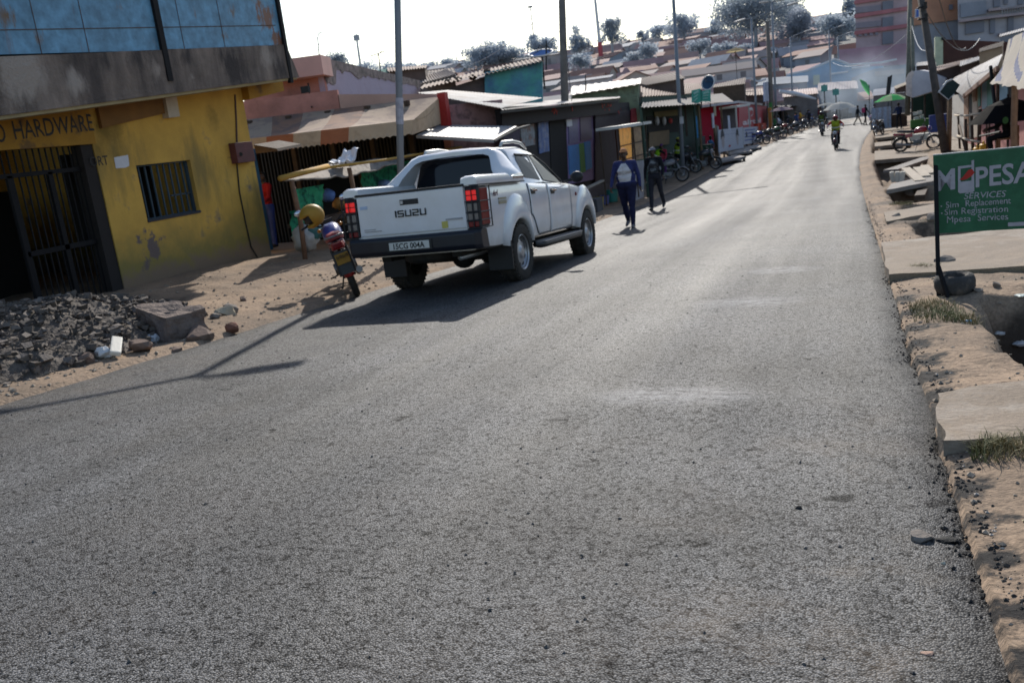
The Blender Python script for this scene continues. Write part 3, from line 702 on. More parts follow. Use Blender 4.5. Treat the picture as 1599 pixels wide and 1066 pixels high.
    for s in (-1, 1):
        MB().tube([(s * .085, .63, .30), (s * .085, .50, .62), (s * .085, .40, .90)], [.026, .022, .018], 8).build('front_fork', M_spoke, T, smooth=True)
        MB().tube([(s * .28, .26, 1.04), (s * .30, .30, 1.18), (s * .32, .31, 1.22)], .007, 5).mat(1).ball((s * .335, .31, 1.245), (.06, .018, .04), 10, 6).build('mirror', [M_fr, plain('mirror_glass', (.55, .60, .68), .08, metal=.6)], T, smooth=50)
        MB().ball((s * .16, .47, .90), .028, 8, 6).build('indicator', plain('amber_lens', (.5, .18, .02), .3), T, smooth=True)
    h = MB(); h.tube([(-.38, .22, 1.02), (-.26, .28, 1.04), (-.12, .36, .96), (.12, .36, .96), (.26, .28, 1.04), (.38, .22, 1.02)], .012, 6); h.mat(0)
    for s in (-1, 1): h.cyl((s * .38, .22, 1.02), (s * .27, .275, 1.04), .018, n=8); h.bar((s * .36, .26, 1.03), (s * .26, .32, 1.045), .008)
    h.cbox((0, .38, .985), (.15, .05, .09)); h.build('handlebar', M_fr, T, smooth=40)
    hl = MB(); hl.ball((0, .475, .88), (.095, .09, .10), 14, 9)
    hlo = hl.build('headlight', mat('cowl_%.2f_%.2f_%.2f' % (hd or lamp), hd or lamp, .35, .05, 5, 0, coat=.4), T, smooth=True)
    MB().lathe([(0, .012), (.05, .01), (.085, 0)], 16, Mx.Translation((0, .548, .88)) @ Mx.Rotation(-pi / 2, 4, 'X')).build('lens', plain('lamp_lens', (.6, .62, .65), .1, metal=.3), hlo, smooth=True)
    ex = MB(); ex.tube([(.06, .22, .46), (.10, .26, .30), (.12, .10, .22), (.13, -.2, .24)], .02, 7); ex.tube([(.13, -.2, .24), (.14, -.30, .26), (.15, -.80, .36)], [.025, .042, .046], 10); ex.build('exhaust', M_spoke, T, smooth=50)
    rk = MB()
    for s in (-1, 1): rk.tube([(s * .12, -.50, .84), (s * .13, -.80, .87), (s * .10, -.98, .89)], .01, 6)
    for y in (-.72, -.82, -.92): rk.tube([(-.13, y, .875), (.13, y, .875)], .008, 6)
    rk.tube([(-.10, -.98, .89), (.10, -.98, .89)], .01, 6)
    rk.build('luggage_rack', M_spoke, T, smooth=True)
    return T
def place(o, x, y, rz, lean=0, z=None, pitch=0):
    o.location = (x, y, (terr(x, y) if z is None else z)); o.rotation_euler = (pitch, lean, rz); return o

# ------------------------------------------------------------------ people
SKIN = mat('dark_skin', (.075, .042, .027), .5, .12, 14, .02)
def cloth(n, c, **k): return mat('cloth_' + n, c, .9, k.pop('var', .28), 9, .2, 13, bdist=.05, spec=.15, **k)
M_shoe = plain('shoe_dark', (.03, .028, .028), .6); M_eye = plain('eye_dark', (.01, .008, .007), .3)
class Pose: pass
def make_person(label, legs, arms, top, bottom, shoe=M_shoe, lean=0, bulk=1.0, h=1.72, pelvis=None, head=(0, 0), skin=SKIN, voxel=.015, vest=None, cap=None, hair=(.012, .010, .009), panel=None, sleeves=1.0, female=False, group=None, helmet=None, abd=3, bag=None, shoulder=None, legabd=None):
    k = h / 1.72; T = thing('person', label, 'person', group=group)
    th, sh, up_, fo = .435 * k, .425 * k, .285 * k, .255 * k
    P = []       # primitives: (p, q, r0, r1, tag)
    la = legabd if legabd is not None else 2
    def leg(s, hp, kn, hz):
        a, b = R(hp), R(hp - kn); x = s * .092 * k
        hip = V((x, 0, hz)); kne = hip + V((s * sin(R(la)), sin(a), -cos(a))) * th; ank = kne + V((0, sin(b), -cos(b))) * sh
        return hip, kne, ank, b
    if pelvis is None:
        hz = max(-min(leg(-1, *legs[0], 0)[2].z, leg(1, *legs[1], 0)[2].z) + .075 * k, .3)
    else: hz = pelvis
    bl = bulk
    for s, (hp, kn) in zip((-1, 1), legs):
        hip, kne, ank, b = leg(s, hp, kn, hz)
        P += [(hip, kne, .088 * k * bl, .060 * k * (.6 + .4 * bl), 2), (kne, kne.lerp(ank, .35), .058 * k, .060 * k * (.6 + .4 * bl), 2), (kne.lerp(ank, .35), ank, .060 * k * (.6 + .4 * bl), .046 * k, 2)]
        fd = V((s * .08, cos(b * .5 + (.25 if kn > 40 else 0)), sin(b * .6) - .0)).normalized()
        P += [(ank + V((0, -.03, -.03)) * k, ank + fd * .06 * k + V((0, 0, -.035)) * k, .042 * k, .044 * k, 3), (ank + fd * .06 * k + V((0, 0, -.035)) * k, ank + fd * .16 * k + V((0, 0, -.045)) * k, .044 * k, .030 * k, 3)]
    L = R(lean); up = V((0, sin(L), cos(L))); fwv = V((0, cos(L), -sin(L)))
    pel = V((0, 0, hz)); ch = pel + up * .34 * k; nk = pel + up * .53 * k; sw = (shoulder or (.165 if female else .185)) * k
    E = []       # ellipsoids (c, radii, lean, tag)
    E += [(pel + up * .03 * k, (.160 * bl * k, .118 * bl * k, .125 * k), L, 2), (pel + up * .18 * k, (.142 * bl * k, .108 * bl * k, .16 * k), L, 1), (ch + up * .02, (.165 * (.5 + .5 * bl) * k, .118 * bl * k, .175 * k), L, 1)]
    if female: E += [(ch + fwv * .075 * k + V((s * .07 * k, 0, 0)), (.075 * bl * k, .07 * bl * k, .075 * k), L, 1) for s in (-1, 1)]
    P += [(nk + V((-sw * .75, 0, -.04 * k)), nk + V((sw * .75, 0, -.04 * k)), .066 * k, .066 * k, 1), (nk + up * -.04 * k, nk + up * .07 * k + fwv * .012 * k, .058 * k, .052 * k, 0)]
    Mh = Mx.Rotation(R(head[0]), 4, 'Z') @ Mx.Rotation(-R(head[1]) - L * .3, 4, 'X')
    hc = nk + up * .155 * k + fwv * .025 * k
    def hp_(x, y, z): return hc + Mh.to_3x3() @ (V((x, y, z)) * k)
    E += [(hp_(0, -.008, .028), (.074 * k, .094 * k, .088 * k), 'H', 0), (hp_(0, .026, -.04), (.058 * k, .064 * k, .075 * k), 'H', 0)]
    P += [(hp_(0, .090, .012), hp_(0, .104, -.022), .010 * k, .017 * k, 0), (hp_(-.03, .080, .028), hp_(.03, .080, .028), .013 * k, .013 * k, 0), (hp_(-.02, .084, -.052), hp_(.02, .084, -.052), .013 * k, .013 * k, 0)]
    for s in (-1, 1): E.append((hp_(s * .075, -.005, -.005), (.014 * k, .022 * k, .032 * k), 'H', 0))
    fing = MB()
    for s, a_ in zip((-1, 1), arms):
        spp, el = R(a_[0]), R(a_[1]); ab = R(a_[2] if len(a_) > 2 else abd + 5); tw = R(a_[3]) if len(a_) > 3 else 0
        sp_ = nk + V((s * sw, 0, -.045 * k)); d1 = V((s * sin(ab), sin(spp) * cos(ab), -cos(spp) * cos(ab)))
        elb = sp_ + d1 * up_; d2 = V((s * sin(ab) * .3 - s * sin(tw), sin(spp + el), -cos(spp + el))).normalized(); wr = elb + d2 * fo
        tg = 1; tg2 = 1 if sleeves > .6 else 0
        P += [(sp_, elb, .060 * k * (.7 + .3 * bl), .046 * k, tg), (elb, elb.lerp(wr, .4), .045 * k, .043 * k, tg2), (elb.lerp(wr, .4), wr, .043 * k, .030 * k, tg2)]
        side = d2.cross(V((s, 0, 0)))
        if side.length < .1: side = V((0, 1, 0))
        side.normalize(); pal = wr + d2 * .045 * k; nrm = d2.cross(side).normalized()
        P += [(wr, wr + d2 * .04 * k, .028 * k, .03 * k, 0), (pal - side * .02 * k, pal + side * .02 * k + d2 * .02 * k, .021 * k, .021 * k, 0)]
        curl = -nrm * s * (1 if nrm.x * s > 0 else -1)
        for i in range(4):
            o = wr + d2 * .075 * k + side * (.028 - .0185 * i) * k; ln = (.072, .08, .075, .058)[i] * k
            fing.tube([o - d2 * .03 * k, o, o + (d2 * .93 + curl * .25) * ln * .45, o + (d2 * .7 + curl * .6) * ln * .8 + d2 * .0, o + (d2 * .55 + curl * .85) * ln], [.009 * k, .0095 * k, .009 * k, .008 * k, .006 * k], 6)
        o = wr + d2 * .03 * k + side * .026 * k
        fing.tube([o, o + (side * .8 + d2 * .5) * .03 * k, o + (side * .75 + d2 * .9 + curl * .3) * .05 * k], [.012 * k, .0105 * k, .008 * k], 6)
    b = MB()
    for p, q, r0, r1, tg in P:
        n = 4; d = q - p; pts = [p - d.normalized() * r0 * .86, p - d.normalized() * r0 * .5, p, q, q + d.normalized() * r1 * .5, q + d.normalized() * r1 * .86]
        b.tube(pts, [r0 * .5, r0 * .86, r0, r1, r1 * .86, r1 * .5], 12)
    for c, r_, l, tg in E: b.ball(c, r_, 16, 12, Mh if l == 'H' else Mx.Rotation(-l, 4, 'X'))
    o = b.build('body', [skin, top, bottom, shoe, panel or top, M_eye], T)
    md = o.modifiers.new('r', 'REMESH'); md.mode = 'VOXEL'; md.voxel_size = voxel; md.use_smooth_shade = True
    m2 = o.modifiers.new('s', 'SMOOTH'); m2.iterations = 3; m2.factor = .5
    me = bpy.data.meshes.new_from_object(o.evaluated_get(bpy.context.evaluated_depsgraph_get()))
    o.modifiers.clear(); o.data = me
    import numpy as np
    npol = len(me.polygons); cs = np.empty(npol * 3); me.polygons.foreach_get('center', cs); cs = cs.reshape(-1, 3)
    ns = np.empty(npol * 3); me.polygons.foreach_get('normal', ns); ns = ns.reshape(-1, 3)
    best = np.full(npol, 1e9); tagv = np.zeros(npol, int)
    for p, q, r0, r1, tg in P:
        p_, q_ = np.array(p), np.array(q); d = q_ - p_; t = np.clip(((cs - p_) @ d) / (d @ d), 0, 1); dd = np.linalg.norm(cs - p_ - t[:, None] * d, axis=1) - (r0 + (r1 - r0) * t)
        u = dd < best; best[u] = dd[u]; tagv[u] = tg
    for c, r_, l, tg in E:
        Mr = np.array((Mh if l == 'H' else Mx.Rotation(-l, 4, 'X')).to_3x3()); lc = (cs - np.array(c)) @ Mr
        dd = (np.linalg.norm(lc / np.array(r_), axis=1) - 1) * min(r_); u = dd < best; best[u] = dd[u]; tagv[u] = tg
    relz = (cs - np.array(pel)) @ np.array(up)
    tagv[(tagv == 2) & (relz > .075 * k)] = 1
    tagv[(tagv == 0) & (relz < .50 * k) & (np.abs(cs[:, 0]) < .15 * k) & (relz > .2)] = 1
    if panel: tagv[(tagv == 1) & (np.abs(cs[:, 0]) < (.150 - .10 * np.clip((relz / k - .34) / .15, 0, 1) - .03 * np.clip((.22 - relz / k) / .12, 0, 1)) * k) & (ns @ np.array(fwv) > .12) & (relz > .10 * k) & (relz < .49 * k)] = 4
    me.polygons.foreach_set('material_index', tagv.astype(np.int32))
    hl = (cs - np.array(hc)) @ np.array(Mh.to_3x3()) / k
    # fingers, eyes and mouth join the same surface mesh
    bm = bmesh.new(); bm.from_mesh(me)
    def join(mb, mi):
        vv = [bm.verts.new(v) for v in mb.v]
        for f in mb.f: nf = bm.faces.new([vv[i] for i in f]); nf.material_index = mi; nf.smooth = True
    join(fing, 0)
    ey = MB()
    for s in (-1, 1): ey.ball(hp_(s * .030, .083, .012), (.011 * k, .008 * k, .006 * k), 8, 5, Mh)
    ey.ball(hp_(0, .095, -.052), (.020 * k, .006 * k, .004 * k), 8, 5, Mh)
    join(ey, 5); bmesh.ops.recalc_face_normals(bm, faces=bm.faces); bm.to_mesh(me); bm.free()
    def shell(name, sel, off, m_, extra=None):
        ids = np.nonzero(sel)[0]; mp = {}; vs = []; fs = []
        vn = [v.normal for v in me.vertices]
        for i in ids:
            fc = []
            for vi in me.polygons[int(i)].vertices:
                if vi not in mp: mp[vi] = len(vs); vs.append(me.vertices[vi].co + vn[vi] * off)
                fc.append(mp[vi])
            fs.append(fc)
        if extra: o_ = len(vs); vs += extra.v; fs += [[o_ + i for i in f] for f in extra.f]
        return from_pydata(name, vs, fs, m_, T, smooth=True, recalc=False, solid=.006)
    hd = (hl[:, 2] > -.11) & (tagv == 0) & (relz > .55 * k)
    if helmet:
        M_h = mat('helmet_%.2f%.2f%.2f' % helmet, helmet, .3, .05, 5, 0, coat=.5); hm = MB(); hm.ball(hp_(0, -.008, .02), (.125 * k, .145 * k, .135 * k), 16, 10, Mh)
        hm.f = [f for f in hm.f if not (sum((Mh.inverted().to_3x3() @ (hm.v[i] - hc)).y for i in f) / 4 > .055 * k and sum((Mh.inverted().to_3x3() @ (hm.v[i] - hc)).z for i in f) / 4 < .06 * k) and sum((Mh.inverted().to_3x3() @ (hm.v[i] - hc)).z for i in f) / 4 > -.09 * k]
        hm.m = [0] * len(hm.f); hm.build('helmet', M_h, T, smooth=True, solid=.012)
    elif cap:
        vis = MB(); vis.grid(lambda u, v: hp_((u - .5) * .13, .075 + .075 * v * (1 - (2 * u - 1) ** 2 * .5), .058 - .02 * v), 6, 3)
        shell('cap', hd & (hl[:, 2] > .045), .014, cap, vis)
    if hair and not helmet: shell('hair', hd & (((hl[:, 2] > .075) | ((hl[:, 2] > -.02) & (hl[:, 1] < -.02))) if not cap else ((hl[:, 2] > -.03) & (hl[:, 2] < .06) & (hl[:, 1] < -.02))), .010, mat('hair_%.3f' % hair[0], hair, .95, .3, 60, .3, 150))
    if vest:
        shell('vest', (tagv == 1) & (np.abs(cs[:, 0]) < sw * .93) & (relz > .06 * k), .016, vest)
        shell('reflective_band', (tagv == 1) & (np.abs(cs[:, 0]) < sw * .93) & (relz > .20 * k) & (relz < .245 * k), .021, plain('reflective_band', (.6, .62, .6), .4))
    T['h'] = 0; del T['h']
    return T
# ------------------------------------------------------------------ people and motorbikes in place
def faceto(o, x, y, rz, z=None, base=None): o.location = (x, y, z if z is not None else max(terr(x, y), road_z(x, y) if LEDGE < x - cen(y) < REDGE else -99)); o.rotation_euler = (0, 0, rz); return o
C_blue = cloth('royal_blue', (.038, .044, .13)); C_navy = cloth('navy', (.020, .022, .058)); C_whp = cloth('white_panel', (.62, .60, .62), col2=(.45, .38, .35), amt=.2)
pw = make_person('person in a blue tracksuit with white chest panel and orange cap, walking', [(14, 6), (-15, 14)], [(-12, 14, 15), (14, 20, 17)], C_blue, C_navy, plain('white_shoe_dirty', (.10, .09, .10), .6), bulk=1.52, shoulder=.195, h=1.70, female=True, panel=C_whp, cap=cloth('orange_cap', (.50, .22, .10)), voxel=.011, head=(6, -4))
faceto(pw, *G(985, 361).xy, R(180))
pm = make_person('person in a black jacket with pale print and grey cap, walking', [(-16, 18), (15, 5)], [(16, 24, 18), (-14, 20, 18)], cloth('black_jacket', (.016, .016, .02)), cloth('charcoal_trousers', (.035, .035, .045)), h=1.74, bulk=1.14, panel=cloth('faded_print', (.05, .05, .055), col2=(.26, .27, .28), amt=.38, scale2=7), cap=cloth('grey_cap', (.22, .22, .25)), voxel=.011, head=(-4, -6))
faceto(pm, *G(1027, 331).xy, R(176))

C_hv = cloth('hi_vis', (.30, .62, .03)); C_dk = cloth('dark', (.02, .022, .028)); C_red = cloth('red_jacket', (.34, .018, .02)); C_jean = cloth('dark_jean', (.03, .04, .07)); C_purp = cloth('purple', (.15, .06, .22)); C_lblue = cloth('light_blue', (.12, .30, .55)); C_white = cloth('white_shirt', (.62, .63, .68)); C_pink = cloth('pink', (.45, .06, .14)); C_brown = cloth('brown', (.10, .06, .04)); C_orange = cloth('orange_top', (.55, .16, .03))
RIDE = dict(legs=[(72, 88), (72, 88)], arms=[(58, 18, 22, 14), (58, 18, 22, 14)], lean=8, pelvis=.90, legabd=9)
GB = 'motorbikes standing along the left kerb'
# red and blue bike leaning on its stand beside the pickup
b1 = make_bike('red motorbike with a blue tank and yellow number plate, on its stand behind the pickup', (.035, .05, .22), seat=(.30, .05, .06), side=(.30, .02, .02))
p_ = G(560, 466)
place(b1, p_.x - .63 * sin(R(33)) + .0, p_.y + .63 * cos(R(33)), R(33), R(-13))
b1.location.z = terr(b1.location.x, b1.location.y) - .03
hb = onX(487, 338, b1.location.x - .45)
hm = thing('helmet', 'mustard yellow helmet hung on the handlebar of the red and blue motorbike', 'helmet', hb)
Mh_ = Mx.Translation(hb) @ Mx.Rotation(R(125), 4, 'Z') @ Mx.Rotation(R(-25), 4, 'X')
def hsel(q):      # keep the shell, leave the face opening and the neck open
    c = (Mh_.inverted() @ (sum((s_.v[i] for i in q), V()) / len(q)))
    return not (c.y > .03 and -.085 < c.z < .055) and c.z > -.13
s_ = MB(); s_.ball((0, 0, 0), (.135, .16, .15), 28, 20); s_.xf(Mh_); s_.f = [f for f in s_.f if hsel(f)]; s_.m = [0] * len(s_.f)
s_.build('helmet_shell', mat('mustard_helmet', (.36, .20, .022), .55, .15, 7, 0), hm, smooth=True, solid=.035)
s_ = MB(); s_.ball((0, 0, 0), (.108, .13, .12), 14, 10); s_.xf(Mh_); s_.build('helmet_lining', M_blackp, hm, smooth=True)

# red bike side-on across the right-hand slabs
b2 = make_bike('red motorbike with a blue headlamp cowl parked side-on on the right-hand slabs', (.36, .015, .03), hd=(.04, .05, .40))
place(b2, 2.68, 41.85, R(-95), R(-6))
b3 = make_bike('black motorbike parked facing the road on the right, beyond the red motorbike', (.03, .03, .035), plate=False)
q_ = G(1371, 221); place(b3, q_.x + .1, q_.y + .4, R(160), R(8))
# riders on the road
def rider(px, py, bike, pers, rz):
    g = G(px, py); x, y = g.x, g.y; z = road_z(x, y)
    bike.location = (x, y, z); bike.rotation_euler = (0, 0, rz)
    pers.location = (x - .22 * -sin(rz), y - .22 * cos(rz), z + .01); pers.rotation_euler = (0, 0, rz)
r1b = make_bike('dark motorbike coming up the road towards the camera under the red-sleeved rider', (.10, .012, .015), group='motorbikes being ridden on the road', plate=False)
r1p = make_person('person riding in a red jacket, yellow vest and red helmet, nearest rider on the road', top=C_red, bottom=C_dk, helmet=(.35, .02, .04), vest=cloth('yellow_vest', (.34, .38, .03)), group='riders on the road', bulk=1.45, shoulder=.21, **dict(RIDE, arms=[(52, 24, 38, 10), (52, 24, 38, 10)]))
rider(1306, 236, r1b, r1p, R(176))
r2b = make_bike('black motorbike on the road behind the red-sleeved rider', (.02, .02, .024), group='motorbikes being ridden on the road', plate=False)
r2p = make_person('person riding in dark clothes and dark helmet, behind the red-sleeved rider', top=C_dk, bottom=C_jean, helmet=(.03, .03, .05), group='riders on the road', vest=cloth('olive_vest', (.10, .14, .03)), **RIDE)
rider(1284, 214, r2b, r2p, R(186))
# pedestrians crossing far down the road
ped = [(1340, 197, 'person in a dark top and khaki trousers striding across the far road', C_dk, cloth('khaki', (.14, .12, .09)), R(-75)),
       (1352, 197, 'person with a pink bag on the back, middle of the three far pedestrians', C_dk, C_dk, R(-60)),
       (1366, 196, 'person in a purple-grey top, rightmost of the three far pedestrians', cloth('purple_grey', (.07, .06, .11)), C_dk, R(-90))]
for i, (px, py, lb, a, b_, rz) in enumerate(ped):
    o = make_person(lb, [(26, 8), (-22, 14)] if i != 1 else [(10, 6), (-12, 10)], [(-18, 15), (20, 20)], a, b_, voxel=.024, group='pedestrians crossing the far road')
    g = G(px, py); faceto(o, g.x, g.y, rz)
    if i == 1:
        c = V((g.x - .16 * sin(rz) * -1 * -1, g.y, 0)); z0 = road_z(g.x, g.y)
        bg_ = MB(); ctr = V((g.x, g.y, z0 + 1.25)) - V((-sin(rz), cos(rz), 0)) * .19; bg_.cbox(ctr, (.30, .16, .40), Mx.Rotation(rz, 4, 'Z')); bo = bg_.build('backpack', C_pink, at=ctr, bevel=.05); tag(bo, 'pink backpack worn by the middle far pedestrian', 'backpack')
    if i == 2:
        z0 = road_z(g.x, g.y); ctr = V((g.x - .25, g.y - .1, z0 + .62)); bo = MB().cbox(ctr, (.36, .12, .34)).build('shopping_bag', cloth('lilac_bag', (.42, .25, .55)), at=ctr, bevel=.04); tag(bo, 'lilac shopping bag carried by the rightmost far pedestrian', 'bag')

# motorbike riders waiting in front of the green shop
k1 = make_person('person in a green hi-vis vest bending over a motorbike in front of the kiosk', [(8, 4), (-4, 8)], [(60, 20, 15), (55, 25, 15)], C_dk, C_dk, lean=38, vest=C_hv, h=1.66, voxel=.018); g = onX(1022, 278, -7.9); faceto(k1, g.x, g.y, R(-60))
k2 = make_person('person in a purple headscarf and red top beside the bending hi-vis person', [(4, 2), (-4, 4)], [(20, 40), (14, 40)], cloth('red_top', (.42, .05, .08)), C_purp, h=1.55, voxel=.02, cap=C_purp); g = onX(1037, 276, -7.5); faceto(k2, g.x, g.y, R(170))
k3 = make_person('person in a hi-vis vest and yellow cap sitting on a motorbike by the green shop', top=C_dk, bottom=C_dk, vest=cloth('hi_vis_b', (.36, .56, .05)), cap=cloth('yellow_cap', (.50, .48, .10)), voxel=.018, **RIDE)
kb = make_bike('black motorbike under the person in the yellow cap', (.03, .03, .035), group=GB); g = onX(1066, 276, -7.2); kb.location = (g.x, g.y, terr(g.x, g.y)); kb.rotation_euler = (0, R(-4), R(-75)); k3.location = (g.x - .2, g.y, terr(g.x, g.y)); k3.rotation_euler = (0, 0, R(-75))
kb2 = make_bike('silver and black motorbike parked in front of the bending hi-vis person', (.22, .22, .24), group=GB); g = onX(1043, 288, -7.0); place(kb2, g.x, g.y, R(-70), R(-8))
kb3 = make_bike('black motorbike with bright wheels, parked beside the green delivery box', (.05, .05, .06), group=GB, hd=(.45, .45, .48)); g = onX(1098, 278, -6.5); place(kb3, g.x, g.y, R(-80), R(-8))
k4 = make_person('person in a light blue shirt with head turned, seated behind the green box', [(80, 85), (80, 85)], [(30, 40), (30, 40)], C_lblue, C_dk, pelvis=.62, voxel=.02, h=1.6); g = onX(1112, 262, -7.2); faceto(k4, g.x, g.y, R(-110))
# row of parked motorbikes further along the left
row = [(1196, 229, -60, (.04, .05, .22), 'blue-tanked motorbike nearest the red shop front, first of the far row'), (1212, 224, -50, (.03, .03, .03), 'black motorbike second in the far row'), (1222, 219, -66, (.05, .12, .05), 'green-tanked motorbike third in the far row'), (1234, 214, -58, (.24, .02, .02), 'red-tanked motorbike fourth in the far row'), (1250, 209, -70, (.18, .18, .19), 'grey-tanked motorbike fifth in the far row'), (1264, 204, -52, (.03, .03, .05), 'dark motorbike sixth in the far row'), (1274, 200, -62, (.02, .06, .18), 'dark blue motorbike at the far end of the row')]
b0 = None
for px, py, a, c_, lb in row:
    o = make_bike(lb + ', at the left kerb', c_, group=GB); g = G(px, py); place(o, g.x - .5, g.y, R(a), R(-9), z=terr(g.x - .5, g.y) if g.x - .5 - cen(g.y) < LEDGE else road_z(g.x - .5, g.y))
folk = [(1229, 207, 'person in white sitting among the far motorbikes under the pale umbrella', C_white, C_dk, True), (1256, 203, 'person in an orange top standing among the far motorbikes', C_orange, C_dk, False), (1262, 199, 'person in a yellow and orange shirt at the far end of the motorbike row', cloth('marigold', (.55, .30, .03)), C_brown, False), (1243, 205, 'person in dark clothes standing behind the fifth motorbike', C_dk, C_jean, False), (1293, 194, 'person in brown under the white canopy at the far left kerb', C_brown, C_dk, False), (1300, 191, 'person in a rust red shirt at the far left kerb beyond the white canopy', cloth('rust', (.25, .05, .03)), C_dk, False), (1275, 196, 'person in a lilac shirt beside the small white canopy', cloth('lilac', (.20, .17, .34)), C_dk, False)]
for px, py, lb, a, b_, sit in folk:
    o = make_person(lb, [(70, 85), (70, 85)] if sit else [(5, 3), (-5, 4)], [(30, 40), (20, 30)], a, b_, pelvis=.8 if sit else None, voxel=.026, group='people at the far left kerb'); g = G(px, py); faceto(o, g.x - .7, g.y, R(-100), z=terr(g.x - .7, g.y) if g.x - .7 - cen(g.y) < LEDGE else road_z(g.x - .7, g.y))
more = [(1236, 204, 'person in a grey shirt among the far parked motorbikes', cloth('grey_shirt', (.14, .14, .16))), (1250, 206, 'person in a blue top stepping off the far left kerb', cloth('blue_top', (.04, .08, .22))), (1268, 201, 'person in black at the far left kerb between the yellow and lilac shirts', C_dk), (1284, 194, 'person in maroon behind the second rider on the road', cloth('maroon_top', (.14, .02, .03))), (1318, 186, 'person in dark blue far down the left kerb', cloth('dkblue2', (.03, .04, .10))), (1308, 188, 'person in white far down the left kerb', C_white), (1217, 214, 'person in a green shirt next to the third far motorbike', cloth('green_shirt', (.04, .14, .06)))]
for i, (px, py, lb, a) in enumerate(more):
    o = make_person(lb, [(10, 6), (-9, 8)], [(18, 30), (-8, 20)], a, C_dk, voxel=.028, group='people at the far left kerb'); g = G(px, py); faceto(o, g.x - .3, g.y, R(-100 + 60 * (i % 3)), z=terr(g.x - .3, g.y) if g.x - .3 - cen(g.y) < LEDGE else road_z(g.x - .3, g.y))
# ------------------------------------------------------------------ left side of the street
def fp(X, pts): return [onX(a, b, X) for a, b in pts]
def slab(mb, X, pts, d): return mb.prism(fp(X, pts), (-d, 0, 0))
def fit_text(name, body, p0, p1, h, m, parent, n, ext=.004, shear=0, bold=0, off=.004, up=(0, 0, 1), jit=0, seed=1):
    """lettering between two baseline points, h high, standing off a wall along n"""
    cu = bpy.data.curves.new('t', 'FONT'); cu.body = body; cu.size = 1; cu.shear = shear; cu.offset = bold; cu.resolution_u = 3
    ob = bpy.data.objects.new('t', cu); COL.objects.link(ob)
    me = bpy.data.meshes.new_from_object(ob.evaluated_get(bpy.context.evaluated_depsgraph_get()))
    x0 = min(v.co.x for v in me.vertices); x1 = max(v.co.x for v in me.vertices); y1 = max(v.co.y for v in me.vertices)
    p0, p1, n, up = V(p0), V(p1), V(n).normalized(), V(up)
    d = p1 - p0
    def mp(c):
        u = (c.x - x0) / (x1 - x0); q = c.y / y1 * h; j = V()
        if jit: j = d.normalized() * jit * NZ.noise(V((c.x * 3, c.y * 3, seed))) + up * jit * NZ.noise(V((c.x * 3, c.y * 3, seed + 9)))
        return p0 + d * u + up * q + n * off + j
    vs = [mp(v.co) for v in me.vertices]; fs = [tuple(p.vertices) for p in me.polygons]
    bpy.data.objects.remove(ob); bpy.data.curves.remove(cu); bpy.data.meshes.remove(me)
    return from_pydata(name, vs, fs, m, parent)

M_yel = mat('yellow_wall', (.58, .345, .07), .9, .16, 1.6, .12, 30, col2=(.20, .15, .10), amt=.16, scale2=1.6, soft=.10, bdist=.01)
M_yel2 = mat('yellow_lintel', (.36, .19, .028), .9, .18, 2, .1, 30, col2=(.17, .10, .04), amt=.30, scale2=2.5, soft=.1)
M_conc = mat('stained_concrete', (.29, .23, .19), .95, .35, 2.2, .3, 24, col2=(.07, .056, .05), amt=.50, scale2=1.3, streak=True, soft=.3, bdist=.02)
M_bluem = mat('blue_sheet_metal', (.115, .27, .41), .5, .12, 1.5, .04, 12, col2=(.16, .075, .04), amt=.12, scale2=1.8, streak=True, soft=.10, fine=6)
M_rust = mat('rusty_sheet', (.22, .09, .05), .8, .3, 3, .1)
M_dark = mat('dark_inside', (.012, .011, .011), .95, .2, 3)  # near-black colour stands in for the darkness of interiors and openings
M_dkst = plain('dark_gate_steel', (.009, .0085, .010), .7, spec=.2)
M_wood = mat('weathered_wood', (.20, .13, .075), .9, .3, 5, .2, 30)
M_woodd = mat('dark_wood', (.075, .05, .035), .9, .3, 5, .2, 30)
M_polew = mat('pole_wood', (.16, .135, .115), .9, .25, 4, .2, 25)
M_galv = mat('galvanised_sheet', (.30, .305, .32), .6, .15, 1.5, .04, 12, metal=.15, col2=(.25, .21, .18), amt=.3, scale2=1.0, soft=.4)
M_galvw = mat('bright_galvanised', (.36, .36, .37), .62, .2, 1.5, .04, 12, metal=.1, col2=(.22, .18, .155), amt=.42, scale2=.8, soft=.4, spec=.12)
M_rustroof = mat('rust_brown_roof', (.20, .115, .085), .8, .25, .8, .06, 12, col2=(.13, .075, .055), amt=.5, scale2=.6, soft=.3)
M_pinkw = mat('salmon_wall', (.50, .23, .19), .9, .14, 1.2, .08, 25, col2=(.32, .15, .12), amt=.3, scale2=1.4, soft=.3)
M_lilac = mat('lilac_wall', (.46, .38, .48), .9, .12, 1.2, .08, 25, col2=(.32, .25, .30), amt=.25, scale2=1.2, soft=.3)
M_peach = mat('lit_peach_wall', (.52, .33, .27), .9, .12, 1.2, .08, 25)
M_mold = mat('mould', (.06, .05, .05), .95, .3, 4, .2)
M_redp = mat('red_paint', (.36, .025, .02), .6, .15, 3, .03)
M_paper = plain('paper', (.62, .62, .66), .9)

